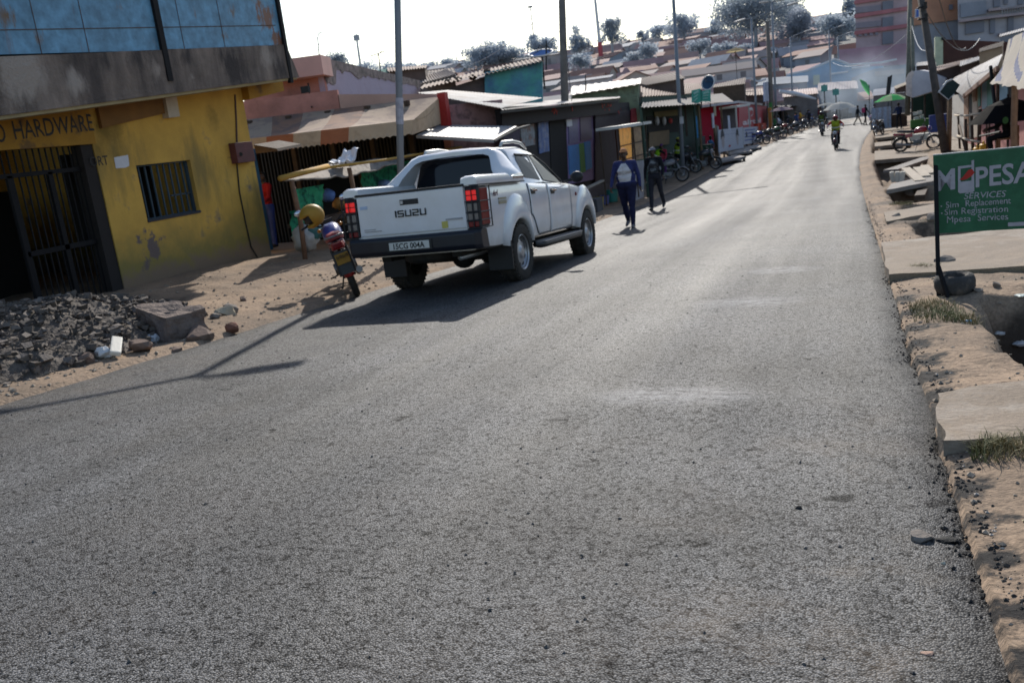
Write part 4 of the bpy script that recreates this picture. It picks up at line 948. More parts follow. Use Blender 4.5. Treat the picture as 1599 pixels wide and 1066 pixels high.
# --- yellow hardware shop
XW = -10.3
A = thing('hardware_shop', 'yellow corner shop with barred gate, painted lettering and a blue metal upper storey', 'shop', (XW, 12, 0))
yD1 = onX(172, 348, XW).y; yD0 = yD1 - 3.0; yC = onX(404, 290, XW).y; wy0 = onX(222, 305, XW).y; wy1 = onX(304, 286, XW).y
wz0, wz1 = onX(271, 337, XW).z, onX(256, 254, XW).z; zT, zD = 3.0, onX(130, 226, XW).z
wl = MB()
def wbox(y0, y1, z0, z1): wl.box((XW - .22, y0, z0), (XW, y1, z1))
wbox(yD0 - 2.5, yD0, -1, zD); wl.box((XW - 6, yD0 - 2.5, -1), (XW - 5.8, yC - .2, zT - .55)); wl.build('wall', M_yel, A); wl = MB(); wbox(yD1, wy0, -1, zD); wbox(wy0, wy1, -1, wz0); wbox(wy0, wy1, wz1, zD); wbox(wy1, yC, -1, zD)
wl.box((XW - 6, yC - .2, -1), (XW - .22, yC, zT))
wl.build('wall', M_yel, A)
MB().box((XW - .22, yD1 + .05, zD), (XW, yC, zT)).build('upper_wall', M_yel, A)
ln = MB().box((XW - .22, yD0 - 2.5, zD), (XW + .02, yD1 + .05, zT)).build('lintel', M_yel2, A)
k_ = MB(); k_.box((XW - 6, yD0 - 2.5, zT - .04), (XW + .35, yC + 1.25, zT + .02)); k_.build('ceiling', M_dark, A)
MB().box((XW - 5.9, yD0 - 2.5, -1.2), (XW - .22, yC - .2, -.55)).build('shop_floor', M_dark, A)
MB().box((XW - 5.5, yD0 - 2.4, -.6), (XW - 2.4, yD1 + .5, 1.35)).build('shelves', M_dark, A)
fit_text('lettering', 'HARDWARE', onX(24, 218, XW + .02), onX(147, 203.5, XW + .02), .235, M_ink, A, (1, 0, 0), bold=.006, jit=.014)
fit_text('lettering', 'O', onX(-6, 223, XW + .02), onX(11, 221, XW + .02), .235, M_ink, A, (1, 0, 0), bold=.006)
fit_text('lettering', 'ORT', onX(142, 260, XW), onX(170, 257, XW), .135, M_ink, A, (1, 0, 0), bold=.008)
# gate
gt = MB(); XG = XW - .12; tz = onX(65, 270, XG).z; lz = onX(107, 385, XG).z
gz0 = -.75
gt.bar((XG, yD0, tz), (XG, yD1, tz), .05, .06); gt.bar((XG, yD1 - 1.45, lz), (XG, yD1, lz), .05, .07); gt.bar((XG, yD1 - .03, gz0), (XG, yD1 - .03, zD), .07, .05)
for yy in (yD1 - 1.45, yD1 - .78, yD0 + .04): gt.bar((XG, yy, gz0), (XG, yy, tz), .08, .05)
y_ = yD1 - .12
while y_ > yD0:
    gt.bar((XG - .01, y_, tz), (XG - .01, y_, zD), .018)
    if y_ > yD1 - 1.45: gt.bar((XG - .01, y_, gz0), (XG - .01, y_, tz), .018)
    y_ -= .105
gt.build('gate', M_dkst, A)
MB().box((XW - .21, yD1 - .22, -1), (XW - .02, yD1 + .0, zD)).build('door_jamb', mat('dark_jamb', (.022, .018, .017), .9, .2, 4), A)  # jamb coloured nearly black
# window
wn = MB(); Xb = XW - .10
for a, b in (((Xb, wy0, wz0), (Xb, wy1, wz0)), ((Xb, wy0, wz1), (Xb, wy1, wz1)), ((Xb, wy0 + .02, wz0), (Xb, wy0 + .02, wz1)), ((Xb, wy1 - .02, wz0), (Xb, wy1 - .02, wz1))): wn.bar(a, b, .05)
for i in range(1, 9): yy = wy0 + (wy1 - wy0) * i / 9; wn.bar((Xb, yy, wz0), (Xb, yy, wz1), .024)
wn.bar((Xb, wy0 + .75, wz0 + .32), (Xb, wy1, wz0 + .32), .024)
wf = wn.build('window', mat('blue_grey_bars', (.025, .05, .075), .6, .15, 5), A)
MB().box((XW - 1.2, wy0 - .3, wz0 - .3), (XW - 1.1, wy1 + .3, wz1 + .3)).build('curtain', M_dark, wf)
MB().box((XW - .24, wy0, wz0 - .03), (XW + .015, wy1, wz0 + .012)).build('sill', mat('grey_sill', (.035, .04, .05), .9), wf)
# parapet slab and beams
XP = XW + .75
P4 = [onX(0, 88.5, XP), onX(447, 70, XP), onX(467, 120, XP), onX(0, 181, XP)]
e = lambda a, b, k: a + (a - b) * k
tl, tr, br, bl = P4; tl2, bl2 = e(tl, tr, .45), e(bl, br, .45)
pr = MB(); nseg = 34
def pfn(u, v):
    p = bl2.lerp(br, u).lerp(tl2.lerp(tr, u), v); return p + V((.02 * NZ.noise(p * 3), 0, .018 * NZ.noise(V((p.y * 4, v * 3, 2))) * (v in (0, 1)) + 0))
pr.grid(pfn, nseg, 5)
bk = V((-1.0, 0, 0))
pr.quad(bl2, br, br + bk, bl2 + bk); pr.quad(tl2, tr, tr + bk, tl2 + bk); pr.quad(tr, br, br + bk, tr + bk)
pr.build('parapet', M_conc, A, recalc=True)
sf = MB(); sf.hexa([bl2 + V((-.03, 0, -.05)), br + V((-.03, -.03, -.04)), br + V((-1.2, -.03, -.04)), bl2 + V((-1.2, 0, -.05)), bl2 + V((-.03, 0, .02)), br + V((-.03, -.03, .02)), br + V((-1.2, -.03, .02)), bl2 + V((-1.2, 0, .02))]); sf.build('soffit', mat('cream_soffit', (.36, .29, .16), .9, .2, 3), A)
bm_ = MB(); bt = onX(420, 140, XW + .2); bm_.hexa([(XW - .1, yC, bt.z - .17), (XW + .15, yC, bt.z - .17), (XW + .15, yC + 1.15, bt.z - .02), (XW - .1, yC + 1.15, bt.z - .02), (XW - .1, yC, bt.z + .3), (XW + .15, yC, bt.z + .3), (XW + .15, yC + 1.15, bt.z + .38), (XW - .1, yC + 1.15, bt.z + .38)]); bm_.build('beam', M_yel2, A)
MB().prism(fp(XW + .12, [(257, 146), (275, 145), (281, 182), (264, 184)]), (-.12, 0, 0)).build('bracket', mat('pale_block', (.48, .42, .34), .9, .15, 4), A)
MB().prism(fp(XW + .06, [(153, 168), (258, 150), (262, 176), (160, 200)]), (-.06, 0, 0)).build('recess_beam', mat('brown_beam', (.20, .10, .03), .9, .2, 3), A)
# blue upper storey
XU = XP - .03
bu = MB(); B0, B1 = onX(-60, 95, XU), onX(442, 72, XU); T1 = V((XU, B1.y, B1.z + 2.2)); b0y = B0.y - 1
bu.hexa([(XU, b0y, B0.z), (XU, B1.y, B1.z - .02), (XU - 5, B1.y, B1.z - .02), (XU - 5, b0y, B0.z), (XU, b0y, B1.z + 2.2), (XU, B1.y, B1.z + 2.2), (XU - 5, B1.y, B1.z + 2.2), (XU - 5, b0y, B1.z + 2.2)])
ub = bu.build('upper_storey', M_bluem, A)
for px0, py0, w_ in ((246, 40, .11), (437, 35, .09)):
    q = onX(px0, py0, XU); MB().box((XU - .02, q.y - w_ / 2, B0.z - .2), (XU + .05, q.y + w_ / 2, B1.z + 2.2)).build('corner_post' if px0 > 400 else 'post', M_dkst, ub)
sm = MB()
for px0, py0 in ((55, 40), (281, 40), (130, 40), (345, 40)): q = onX(px0, py0, XU); sm.box((XU, q.y - .004, B0.z - .2), (XU + .006, q.y + .004, B1.z + 2.2))
q0, q1 = onX(0, 52, XU), onX(430, 40, XU); sm.bar((XU + .003, q0.y - .5, q0.z), (XU + .003, q1.y, q1.z), .012, .010)
sm.build('seam', mat('rusty_seam', (.10, .06, .045), .8, .5, 8), ub)
def ul_(px, py): q = onX(px, py, XU); return (q.x - XW, q.y - 12, q.z)
layer(M_bluem, (.19, .085, .05), blobs=[(ul_(418, 30), .22), (ul_(428, 58), .12), (ul_(405, 5), .15), (ul_(438, 66), .12)], nscale=5, amp=.55, soft=.10, stretch=(1, 1, .5))
layer(M_bluem, (.16, .10, .06), blobs=[(ul_(350, 56), .0), (ul_(310, 20), .02), (ul_(362, 18), .06), (ul_(8, 25), .08), (ul_(185, 12), .0), (ul_(232, 66), .02), (ul_(60, 62), .0)], nscale=9, amp=.30, soft=.12, stretch=(1, 1, .3))
# meter box, conduit, paper
mx_ = MB(); mx_.box((XW, onX(359, 240, XW).y, onX(373, 255, XW).z), (XW + .14, onX(387, 240, XW).y, onX(373, 223, XW).z)); mb_ = mx_.build('meter_box', mat('maroon_box', (.11, .035, .035), .6, .2, 5), A, bevel=.01)
MB().cyl(onX(376, 241, XW + .14), onX(376, 241, XW + .16), .035, n=10).build('dial', M_ink, mb_)
MB().tube([onX(367, 148, XW + .01), onX(369, 190, XW + .012), onX(370, 224, XW + .012)], .018, 6).build('conduit', plain('conduit', (.09, .05, .04), .6), A)
MB().tube([onX(370, 256, XW + .012), onX(374, 300, XW + .012), onX(384, 350, XW + .012), onX(392, 385, XW + .015), onX(402, 402, XW + .05)], .014, 6).build('cable', M_ink, A)
pp = MB(); q = fp(XW + .004, [(178, 246), (200, 242), (202, 259), (196, 262), (181, 263)]); pp.poly(q); pp.build('poster', M_paper, A)
def wl_(px, py): q = onX(px, py, XW); return (q.x - XW, q.y - 12, q.z)
layer(M_yel, (.25, .20, .06), lo=.28, nscale=1.8, amp=.5, soft=.55)
layer(M_yel, (.23, .165, .11), lo=-.12, nscale=3, amp=.38, soft=.20)
layer(M_yel, (.15, .115, .105), blobs=[(wl_(213, 375), .06), (wl_(238, 385), .14), (wl_(226, 360), .04), (wl_(252, 372), .0), (wl_(283, 357), -.02), (wl_(230, 410), .06)], nscale=5, amp=.42, soft=.05)
layer(M_yel, (.07, .055, .05), blobs=[(wl_(366, 245), .10), (wl_(362, 232), .02), (wl_(395, 262), -.05)], nscale=7, amp=.3, soft=.10)
layer(M_yel, (.27, .185, .055), blobs=[((0, -3, 1.2), .0), ((0, -1, 1.6), .2), ((0, 1, 1.2), .3), ((0, 2, .6), .1)], nscale=2.2, amp=1.6, soft=.7, stretch=(1, 1, .22))
layer(M_yel, (.22, .14, .03), blobs=[(wl_(165, 205), .25), (wl_(150, 235), .1), (wl_(330, 185), .02)], nscale=4, amp=.4, soft=.4)

def pl_(px, py): q = onX(px, py, XP); return (q.x - XW, q.y - 12, q.z)
layer(M_conc, (.34, .29, .25), blobs=[(pl_(418, 92), .16), (pl_(250, 110), .05), (pl_(30, 110), .35), (pl_(330, 105), -.05), (pl_(300, 120), .0), (pl_(120, 130), .1)], nscale=4, amp=.45, soft=.2, stretch=(1, 1, .4))
layer(M_conc, (.055, .045, .042), blobs=[(pl_(365, 105), .30), (pl_(440, 108), .15), (pl_(215, 95), .12), (pl_(290, 88), .1), (pl_(160, 92), .0)], nscale=4, amp=.5, soft=.2, stretch=(1, 1, .3))

# --- pink building with the striped awning
Bd = thing('pink_building', 'salmon pink building with lilac side and a long striped awning', 'building', at(540, 320, 24))
zb = -1.6
def vwall(mb, pa, pb, z1, z0=zb, th=.15):
    a, b_ = V(pa), V(pb); d = (b_ - a); d.z = 0; n = V((d.y, -d.x, 0)).normalized() * -th
    return mb.hexa([V((a.x, a.y, z0)), V((b_.x, b_.y, z0)), V((b_.x, b_.y, z0)) + n, V((a.x, a.y, z0)) + n, V((a.x, a.y, z1 if not isinstance(z1, tuple) else z1[0])), V((b_.x, b_.y, z1 if not isinstance(z1, tuple) else z1[1])), V((b_.x, b_.y, z1 if not isinstance(z1, tuple) else z1[1])) + n, V((a.x, a.y, z1 if not isinstance(z1, tuple) else z1[0])) + n])
cA, cB, cC = at(380, 150, 23.8), at(505, 120, 23.2), at(655, 125, 34)
zt_ = at(505, 91, 23.2).z
w_ = MB(); vwall(w_, cA, cB, zt_ - .45); w_.build('wall', M_pinkw, Bd)
w_ = MB(); a_, b_ = at(400, 150, 22.8), at(506, 120, 22.6); vwall(w_, a_, b_, zt_ + .02, zt_ - .46, 1.0); w_.build('canopy_slab', mat('pale_pink', (.58, .34, .30), .9, .1, 2), Bd)
w_ = MB(); vwall(w_, cB, cC, (zt_, at(655, 127, 34).z)); w_.build('side_wall', M_lilac, Bd)
w_ = MB()
def brk(u, v):
    p = cB.lerp(cC, u); zz = zt_ + (at(655, 127, 34).z - zt_) * u
    return V((p.x + .03, p.y - .03, zz + .02 - v * (.22 + .35 * max(0, NZ.noise(V((u * 9, 1, 0)))) + .2 * max(0, NZ.noise(V((u * 30, 1, 4)))) + .25 * (u < .1))))
w_.grid(brk, 60, 1); w_.build('stained_coping', mat('coping_stain', (.20, .15, .15), .95, .4, 5, .2, col2=(.06, .05, .05), amt=.4, scale2=4), Bd)
# lower fascia band
fz0, fz1 = at(450, 182, 22.4).z, at(450, 158, 22.4).z
w_ = MB(); vwall(w_, at(380, 190, 22.6), at(530, 165, 22.4), fz1 + .12, fz0 - .2); w_.build('fascia', M_pinkw, Bd)
w_ = MB(); vwall(w_, at(531, 165, 22.38), at(692, 150, 22.6), (at(535, 147, 22.4).z, at(690, 147, 22.6).z), fz0 - .2); w_.build('fascia', M_peach, Bd)  # lit right stretch of the band, its light put into a paler colour
w_ = MB(); vwall(w_, at(370, 250, 22.9), at(700, 250, 22.9), fz0 + .02, zb); sh = w_.build('shutter', M_dark, Bd)
q = MB()
for i in range(60): p = at(372 + i * 5.4, 250, 22.86); q.box((p.x - .02, p.y - .03, zb), (p.x + .02, p.y, fz0))
q.build('shutter_rib', plain('shutter_rib', (.02, .02, .022), .6), Bd)
for i in range(5):
    q = (at(400 + i * 62, 250, 22.3)); MB().box((q.x - .06, q.y - .06, zb), (q.x + .06, q.y + .06, fz0)).build('post', M_woodd, Bd)
# striped awning
M_stripe1 = mat('awning_orange', (.36, .125, .055), .9, .15, 2, .05, col2=(.26, .09, .04), amt=.3, scale2=2); M_stripe2 = mat('awning_cream', (.50, .36, .24), .9, .15, 2, .05, col2=(.36, .25, .16), amt=.35, scale2=2)
aw0, aw1 = at(352, 191, 22.3), at(688, 151, 22.3); af0, af1 = at(352, 221, 19.6), at(646, 187, 19.6); av0, av1 = at(352, 246, 19.55), at(643, 211, 19.55)
edges = [352, 383, 416, 458, 501, 545, 590, 646]
top_ = MB(); val = MB()
n_ = len(edges) - 1
for i in range(n_):
    u0, u1 = (edges[i] - 352) / 294, (edges[i + 1] - 352) / 294; k = 0 if i in (0, 2, 4) else 1
    if i >= 5: k = 1
    top_.mat(k); val.mat(k)
    if i == n_ - 1: k = 1
    top_.grid(lambda u, v: (aw0.lerp(aw1, u0 + (u1 - u0) * u)).lerp(af0.lerp(af1, u0 + (u1 - u0) * u), v) - V((0, 0, .13 * sin(pi * v) * (1 + .6 * sin(9 * (u0 + (u1 - u0) * u))))), 6, 6)
    val.grid(lambda u, v: (af0.lerp(af1, u0 + (u1 - u0) * u)).lerp(av0.lerp(av1, u0 + (u1 - u0) * u), v) + V((0, .02 * sin(40 * (u0 + (u1 - u0) * u)) * v, (.035 * abs(sin(pi * 5 * u)) if v == 1 else 0))), 20, 3)
aw = top_.build('awning', [mat('awning_top_brown', (.27, .14, .085), .95, .2, 2, .06, col2=(.15, .09, .07), amt=.45, scale2=2), mat('awning_top_tan', (.37, .26, .18), .95, .2, 2, .06, col2=(.22, .155, .12), amt=.45, scale2=2)], Bd, smooth=True, recalc=False); val.build('valance', [M_stripe1, M_stripe2], aw, recalc=False)  # top stripes darker than the valance: shade and grime put into the colour
sd = MB(); sd.mat(1).grid(lambda u, v: af1.lerp(aw1, u).lerp(av1.lerp(at(690, 193, 22.3), u), v), 8, 3); sd.build('awning_side', [M_stripe1, M_stripe2], aw)
w_ = MB(); q = at(694, 172, 22.2); w_.box((q.x - .10, q.y - .1, q.z - .40), (q.x + .10, q.y + .1, q.z + .42)); w_.build('pillar_cap', M_redp, Bd)
MB().box((q.x - .09, q.y - .09, zb), (q.x + .09, q.y + .09, q.z - .40)).build('pillar', M_pinkw, Bd)
w_ = MB(); w_.tube([at(481, 130, 22.9), at(484, 150, 22.9), at(487, 168, 22.4)], .02, 5).cbox(at(477, 140, 22.8), (.22, .1, .16)); w_.build('light_fitting', M_ink, Bd)
# blue door post beside the yellow shop
w_ = MB(); vwall(w_, at(392, 330, 18.5), at(416, 330, 19.2), at(400, 232, 18.8).z, -1.2, .1); o = w_.build('blue_door', mat('blue_door', (.03, .10, .17), .7, .2, 3), at=at(410, 395, 18.8)); tag(o, 'narrow dark blue board standing at the right edge of the yellow shop', 'board')
w_ = MB(); w_.prism([at(396, 226, 18), at(432, 232, 18), at(434, 236, 18), at(400, 240, 18)], (-.2, 1.2, .05)); o = w_.build('tin_canopy', M_woodd, at=at(415, 233, 18)); tag(o, 'small tin canopy jutting out right of the yellow shop', 'canopy')

# --- stall in front of the awning: poles, sack-covered roof, green netting
St = thing('market_stall', 'ramshackle market stall with green netting and a sagging sack-covered roof', 'market stall', onX(540, 370, -9.3))
M_net = mat('green_netting', (.05, .40, .22), .8, .3, 6, .1, col2=(.02, .12, .09), amt=.40, scale2=5, transl=.5)
M_tarp = mat('grey_tarpaulin', (.30, .26, .22), .9, .3, 3, .15, 14, col2=(.12, .10, .09), amt=.4, scale2=3)
XS = -9.0
r0, r1 = onX(436, 275, XS), onX(722, 226, XS - .1); r2, r3 = onX(726, 233, XS - 1.3), onX(470, 262, XS - 1.3)
q = MB()
def rf_(u, v):
    p = r0.lerp(r1, u).lerp(r3.lerp(r2, u), v); p.z += -.05 + .10 * NZ.noise(V((u * 9, v * 2, 1))) + .04 * NZ.noise(V((u * 25, v * 6, 1))) + (-.16 * sin(pi * min(1, u * 1.5)) if v < .12 else 0) * (u < .66); return p
q.grid(rf_, 50, 10); q.build('roof', M_tarp, St, smooth=True, recalc=False, solid=.03)
q = MB()
for px0, py0, X in ((455, 282, XS), (545, 262, XS), (660, 240, XS - .1), (560, 262, XS - 1.2), (715, 232, XS - .4)):
    p = onX(px0, py0, X); q = MB(); q.tube([(p.x, p.y, terr(p.x, p.y) - .05), (p.x + .03, p.y + .02, p.z * .5 + terr(p.x, p.y) * .5), p], .045, 7); q.build('pole', mat('stall_pole', (.20, .11, .065), .9, .3, 6, .2), St, smooth=True)
q = MB(); q.tube([onX(437, 279, XS + .02), onX(480, 268, XS + .02), onX(512, 260, XS + .02)], .05, 7); q.tube([onX(510, 262, XS + .02), onX(600, 250, XS + .02), onX(720, 230, XS)], .03, 6); q.build('beam', mat('yellow_pole', (.42, .24, .05), .8, .2, 5), St, smooth=True)
for (pts, X) in (([(460, 296), (505, 288), (503, 330), (462, 338)], XS - .25), ([(562, 268), (592, 262), (590, 300), (566, 302)], XS - .6), ([(592, 260), (640, 250), (642, 300), (590, 304)], XS - .9), ([(452, 330), (478, 326), (478, 368), (456, 372)], XS - .4)):
    a, b_, c, d = fp(X, pts); MB().grid(lambda u, v: a.lerp(b_, u).lerp(d.lerp(c, u), v) + V((.05 * NZ.noise(V((u * 6, v * 6, X))), 0, 0)), 12, 8).build('netting', M_net, St, recalc=False)
ct = MB(); a = onX(478, 350, XS - .35); b_ = onX(700, 310, XS - .35); ct.box((XS - .75, a.y, terr(XS, a.y) + .55), (XS - .3, b_.y, terr(XS, a.y) + .62)); ct.build('counter', M_woodd, St)
MB().box((XS - 1.45, onX(500, 300, XS - 1.4).y, -1), (XS - 1.38, b_.y, onX(600, 256, XS - 1.4).z)).build('back_board', M_dark, St)
# goods on the stall
rg = random.Random(4); goods = [(512, 305, .16, (.10, .18, .42), 'blue basin'), (530, 318, .15, (.32, .17, .05), 'ochre sack'), (548, 303, .14, (.06, .12, .30), 'dark blue bundle'), (575, 300, .13, (.20, .22, .42), 'purple-blue bundle'), (600, 290, .16, (.16, .22, .36), 'patterned cloth bundle'), (612, 300, .14, (.30, .30, .34), 'grey plastic bundle'), (536, 340, .17, (.12, .09, .06), 'brown sack'), (500, 345, .16, (.10, .07, .06), 'dark sack')]
for px0, py0, r_, c, nm in goods:
    p = onX(px0, py0, XS - .5); o = MB().ball(p, (r_, r_ * .9, r_ * .8), 12, 8, jit=.14, seed=px0).build('bundle', mat('goods_%d' % px0, c, .8, .3, 9), at=p, smooth=True); tag(o, nm + ' piled in the market stall', 'bundle', 'goods in the market stall')
def bag(px0, py0, X, sz, c, label, seed=1, name='plastic_bag', h=1.0):
    p = onX(px0, py0, X); o = MB().ball(p, (sz, sz * .8, sz * h), 14, 9, jit=.2, seed=seed).build(name, mat('bag_%.2f_%.2f_%.2f' % c, c, .35, .15, 12, .15, 30), at=p - V((0, 0, sz * h)), smooth=True); return tag(o, label, 'bag')
p = onX(537, 258, XS - .25); o = MB(); o.grid(lambda u, v: p + V((.0 + .35 * (v - .5), .75 * (u - .5), .07 + .12 * NZ.noise(V((u * 5, v * 5, 2))) + .22 * (2 * u - 1) ** 2 * (u > .5) - .0)), 14, 8); o = o.build('plastic_sheet', plain('white_plastic', (.66, .66, .70), .5), at=p, recalc=False, solid=.01); tag(o, 'crumpled white plastic sheet lying on the stall roof', 'plastic sheet')
bag(476, 372, -9.1, .24, (.42, .42, .40), 'clear plastic bag of goods on the ground behind the red motorbike', 3)
bag(491, 360, -8.9, .16, (.05, .16, .16), 'dark teal bag beside the clear plastic bag', 5)
ps = make_person('person in a red shirt and blue trousers, in the shade left of the market stall', [(5, 3), (-3, 4)], [(20, 40), (10, 20)], C_red, cloth('blue_trouser', (.05, .08, .30)), voxel=.018, h=1.65); g = at(430, 385, 20.2); faceto(ps, g.x, g.y, R(160))

# --- low shop between awning and black shop
Lw = thing('low_shop', 'low pinkish shop with faded writing under bright corrugated roofing', 'shop', at(740, 300, 23))
w_ = MB(); vwall(w_, at(700, 180, 22.6), at(787, 180, 23.4), at(742, 160, 23).z, zb); w_.build('wall', mat('dusky_pink', (.33, .20, .20), .9, .2, 2, .1, col2=(.16, .10, .10), amt=.4, scale2=3), Lw)
fit_text('lettering', 'HOTEL', at(712, 190, 22.5), at(780, 184, 23.2), .18, mat('faded_ink', (.16, .10, .11), .9), Lw, (.1, -1, 0), bold=-.02) if False else None
MB().sheet(at(783, 169, 22.0), at(652, 145, 23.4), at(700, 141, 28), at(848, 153, 26), 30, .010).build('roof', M_galvw, Lw, recalc=False)
a = [at(650, 211, 20.2), at(771, 218, 19.8), at(808, 197, 21.5), at(682, 195, 22.6)]
o = MB().sheet(a[0], a[1], a[2], a[3], 20, .006); o.build('awning', M_galv, Lw, recalc=False)
MB().prism([a[0], a[1], a[1] - V((0, 0, .07)), a[0] - V((0, 0, .07))], (0, -.02, 0)).build('awning_edge', M_galvw, Lw)
MB().tube([a[1] + V((0, 0, -.04)), a[2] + V((0, 0, -.06)), at(826, 196, 22.5)], .03, 6).build('awning_bracket', M_ink, Lw)
w_ = MB(); vwall(w_, at(650, 250, 23.2), at(790, 250, 23.8), at(720, 200, 23.4).z, zb); w_.build('shutter', M_dark, Lw)

# --- black shop with posters and blue doors
XD = -8.2
Dk = thing('black_shop', 'black-fronted shop with blue doors, posters and red painted marks under pale roofing', 'shop', (XD, 26, -1.3))
M_blk = mat('black_front', (.022, .018, .020), .8, .3, 3, .1)
y0, y1 = onX(787, 220, XD).y, onX(986, 200, XD).y; zf = onX(880, 165, XD).z
w_ = MB(); w_.box((XD - .15, y0, -2), (XD, y1, zf)); w_.build('wall', M_blk, Dk)
MB().hexa([onX(784, 198, XD + .25), onX(966, 176, XD + .25), onX(966, 176, XD), onX(784, 198, XD), onX(784, 175, XD + .25), onX(966, 155, XD + .25), onX(966, 155, XD), onX(784, 175, XD)]).build('fascia', M_blk, Dk)
MB().sheet(onX(968, 153, XD + .6), onX(782, 172, XD + .6), onX(790, 163, XD - 3), onX(970, 147, XD - 3), 60, .012).build('roof', M_galvw, Dk, recalc=False)
MB().prism([onX(782, 174, XD + .58), onX(968, 155.5, XD + .58), onX(968, 157.5, XD + .58), onX(782, 177, XD + .58)], (-.03, 0, 0)).build('roof_edge', M_ink, Dk)
def panel(name, pts, m, off, par=Dk, X=XD, d=.03): return MB().prism(fp(X + off, pts), (-d, 0, 0)).build(name, m, par)
M_lil = mat('lilac_frame', (.22, .16, .30), .7, .2, 5)
panel('shop_panel', [(786, 199), (812, 195), (812, 262), (788, 268)], mat('dusky_board', (.07, .055, .085), .8, .3, 5), .03)
panel('poster', [(813, 196), (834, 193), (836, 226), (815, 230)], mat('poster_grey', (.24, .26, .28), .7, .3, 8, col2=(.20, .10, .08), amt=.35, scale2=5), .05)
panel('poster', [(841, 192), (856, 190), (858, 236), (843, 240)], mat('poster_blue', (.10, .15, .32), .7, .25, 6, col2=(.24, .26, .36), amt=.4, scale2=4), .05)
panel('door_opening', [(858, 188), (884, 184), (888, 290), (862, 292)], M_dark, .02)
dr = panel('door', [(884, 183), (928, 177), (930, 280), (888, 288)], M_lil, .03)
for pts in ([(888, 228), (904, 225), (906, 268), (890, 273)], [(913, 222), (922, 220), (925, 262), (916, 266)]): panel('door_leaf', pts, mat('bright_blue_door', (.055, .20, .44), .6, .15, 4), .06, dr)
panel('door_stripe', [(904, 225), (912, 223), (915, 268), (907, 270)], mat('green_stripe', (.07, .20, .05), .6), .055, dr)
panel('door_glass', [(888, 188), (902, 186), (903, 222), (889, 225)], mat('dusky_pane', (.12, .12, .22), .3, .3, 6), .06, dr)
panel('notice', [(885, 187), (893, 186), (894, 197), (886, 198)], M_paper, .08, dr)
panel('door_glass', [(906, 184), (924, 181), (925, 216), (907, 221)], mat('plum_pane', (.07, .05, .10), .3, .3, 6), .06, dr)
panel('side_panel', [(930, 199), (966, 195), (966, 285), (930, 292)], mat('maroon_board', (.035, .014, .018), .7, .2, 3), .10)
panel('sign_board', [(930, 180), (985, 172), (985, 195), (930, 200)], mat('plum_board', (.03, .022, .03), .7, .2, 3), .14)
panel('hanging_sign', [(986, 170), (1000, 168), (1000, 192), (986, 193)], mat('crimson_board', (.30, .022, .035), .7, .1, 3), .20)
panel('plinth', [(870, 292), (990, 284), (990, 312), (870, 325)], mat('grey_plinth', (.10, .09, .10), .9, .2, 3), .22)
rd = MB(); rg = random.Random(9)
for cx_, cy_, n_ in ((868, 174, 9), (948, 168, 12), (893, 171, 3), (968, 173, 4)):
    for i in range(n_):
        p = onX(cx_ + rg.uniform(-8, 8) * (n_ / 12), cy_ + rg.uniform(-4, 4), XD + .27); a = rg.uniform(0, pi); l = rg.uniform(.03, .07)
        rd.prism([p + V((0, l * cos(a), l * sin(a))), p + V((0, -.02, .02)), p - V((0, l * cos(a), l * sin(a))), p + V((0, .025, -.02))], (.01, 0, 0))
rd.build('painted_marks', mat('red_daub', (.50, .035, .015), .6), Dk)

# glass display kiosk at the shop end
Kx = -6.75; Kk = thing('display_kiosk', 'display kiosk with orange-lit glass front and white flat top', 'kiosk', (Kx - .3, 27.6, terr(Kx, 27.6)))
ka, kb_ = onX(965, 200, Kx), onX(1008, 197, Kx); zt2 = onX(985, 198, Kx).z; zg = terr(Kx, 27.5)
MB().box((Kx - .7, ka.y - .1, zt2), (Kx + .18, kb_.y + .25, zt2 + .09)).build('top', plain('white_top', (.62, .60, .55), .7), Kk)
q = MB()
for yy in (ka.y, (ka.y + kb_.y) / 2, kb_.y):
    for xx in (Kx, Kx - .6): q.bar((xx, yy, zg), (xx, yy, zt2), .04)
for zz in (zt2 - .55, zt2 - 1.0): q.bar((Kx, ka.y, zz), (Kx, kb_.y, zz), .03)
q.build('frame', M_woodd, Kk)
MB().prism(fp(Kx - .04, [(967, 201), (985, 199), (987, 250), (969, 253)]), (-.02, 0, 0)).build('display_glass', mat('orange_display', (.62, .30, .05), .4, .2, 4, col2=(.30, .13, .03), amt=.35, scale2=5, emit=(.8, .36, .06), es=.22), Kk)
MB().prism(fp(Kx - .04, [(988, 199), (1005, 198), (1005, 248), (990, 250)]), (-.02, 0, 0)).build('display_glass', mat('amber_display', (.45, .27, .12), .4, .3, 6, col2=(.18, .10, .06), amt=.45, scale2=6), Kk)
MB().prism(fp(Kx - .02, [(970, 252), (989, 250), (990, 268), (972, 271)]), (-.02, 0, 0)).build('drawer', M_ink, Kk)
MB().prism(fp(Kx - .02, [(989, 252), (1007, 250), (1005, 312), (990, 318)]), (-.02, 0, 0)).build('cupboard', mat('pale_cupboard', (.34, .33, .35), .8, .2, 4), Kk)
M_plank = mat('pale_plank', (.36, .31, .25), .9, .25, 4, .15, 30)
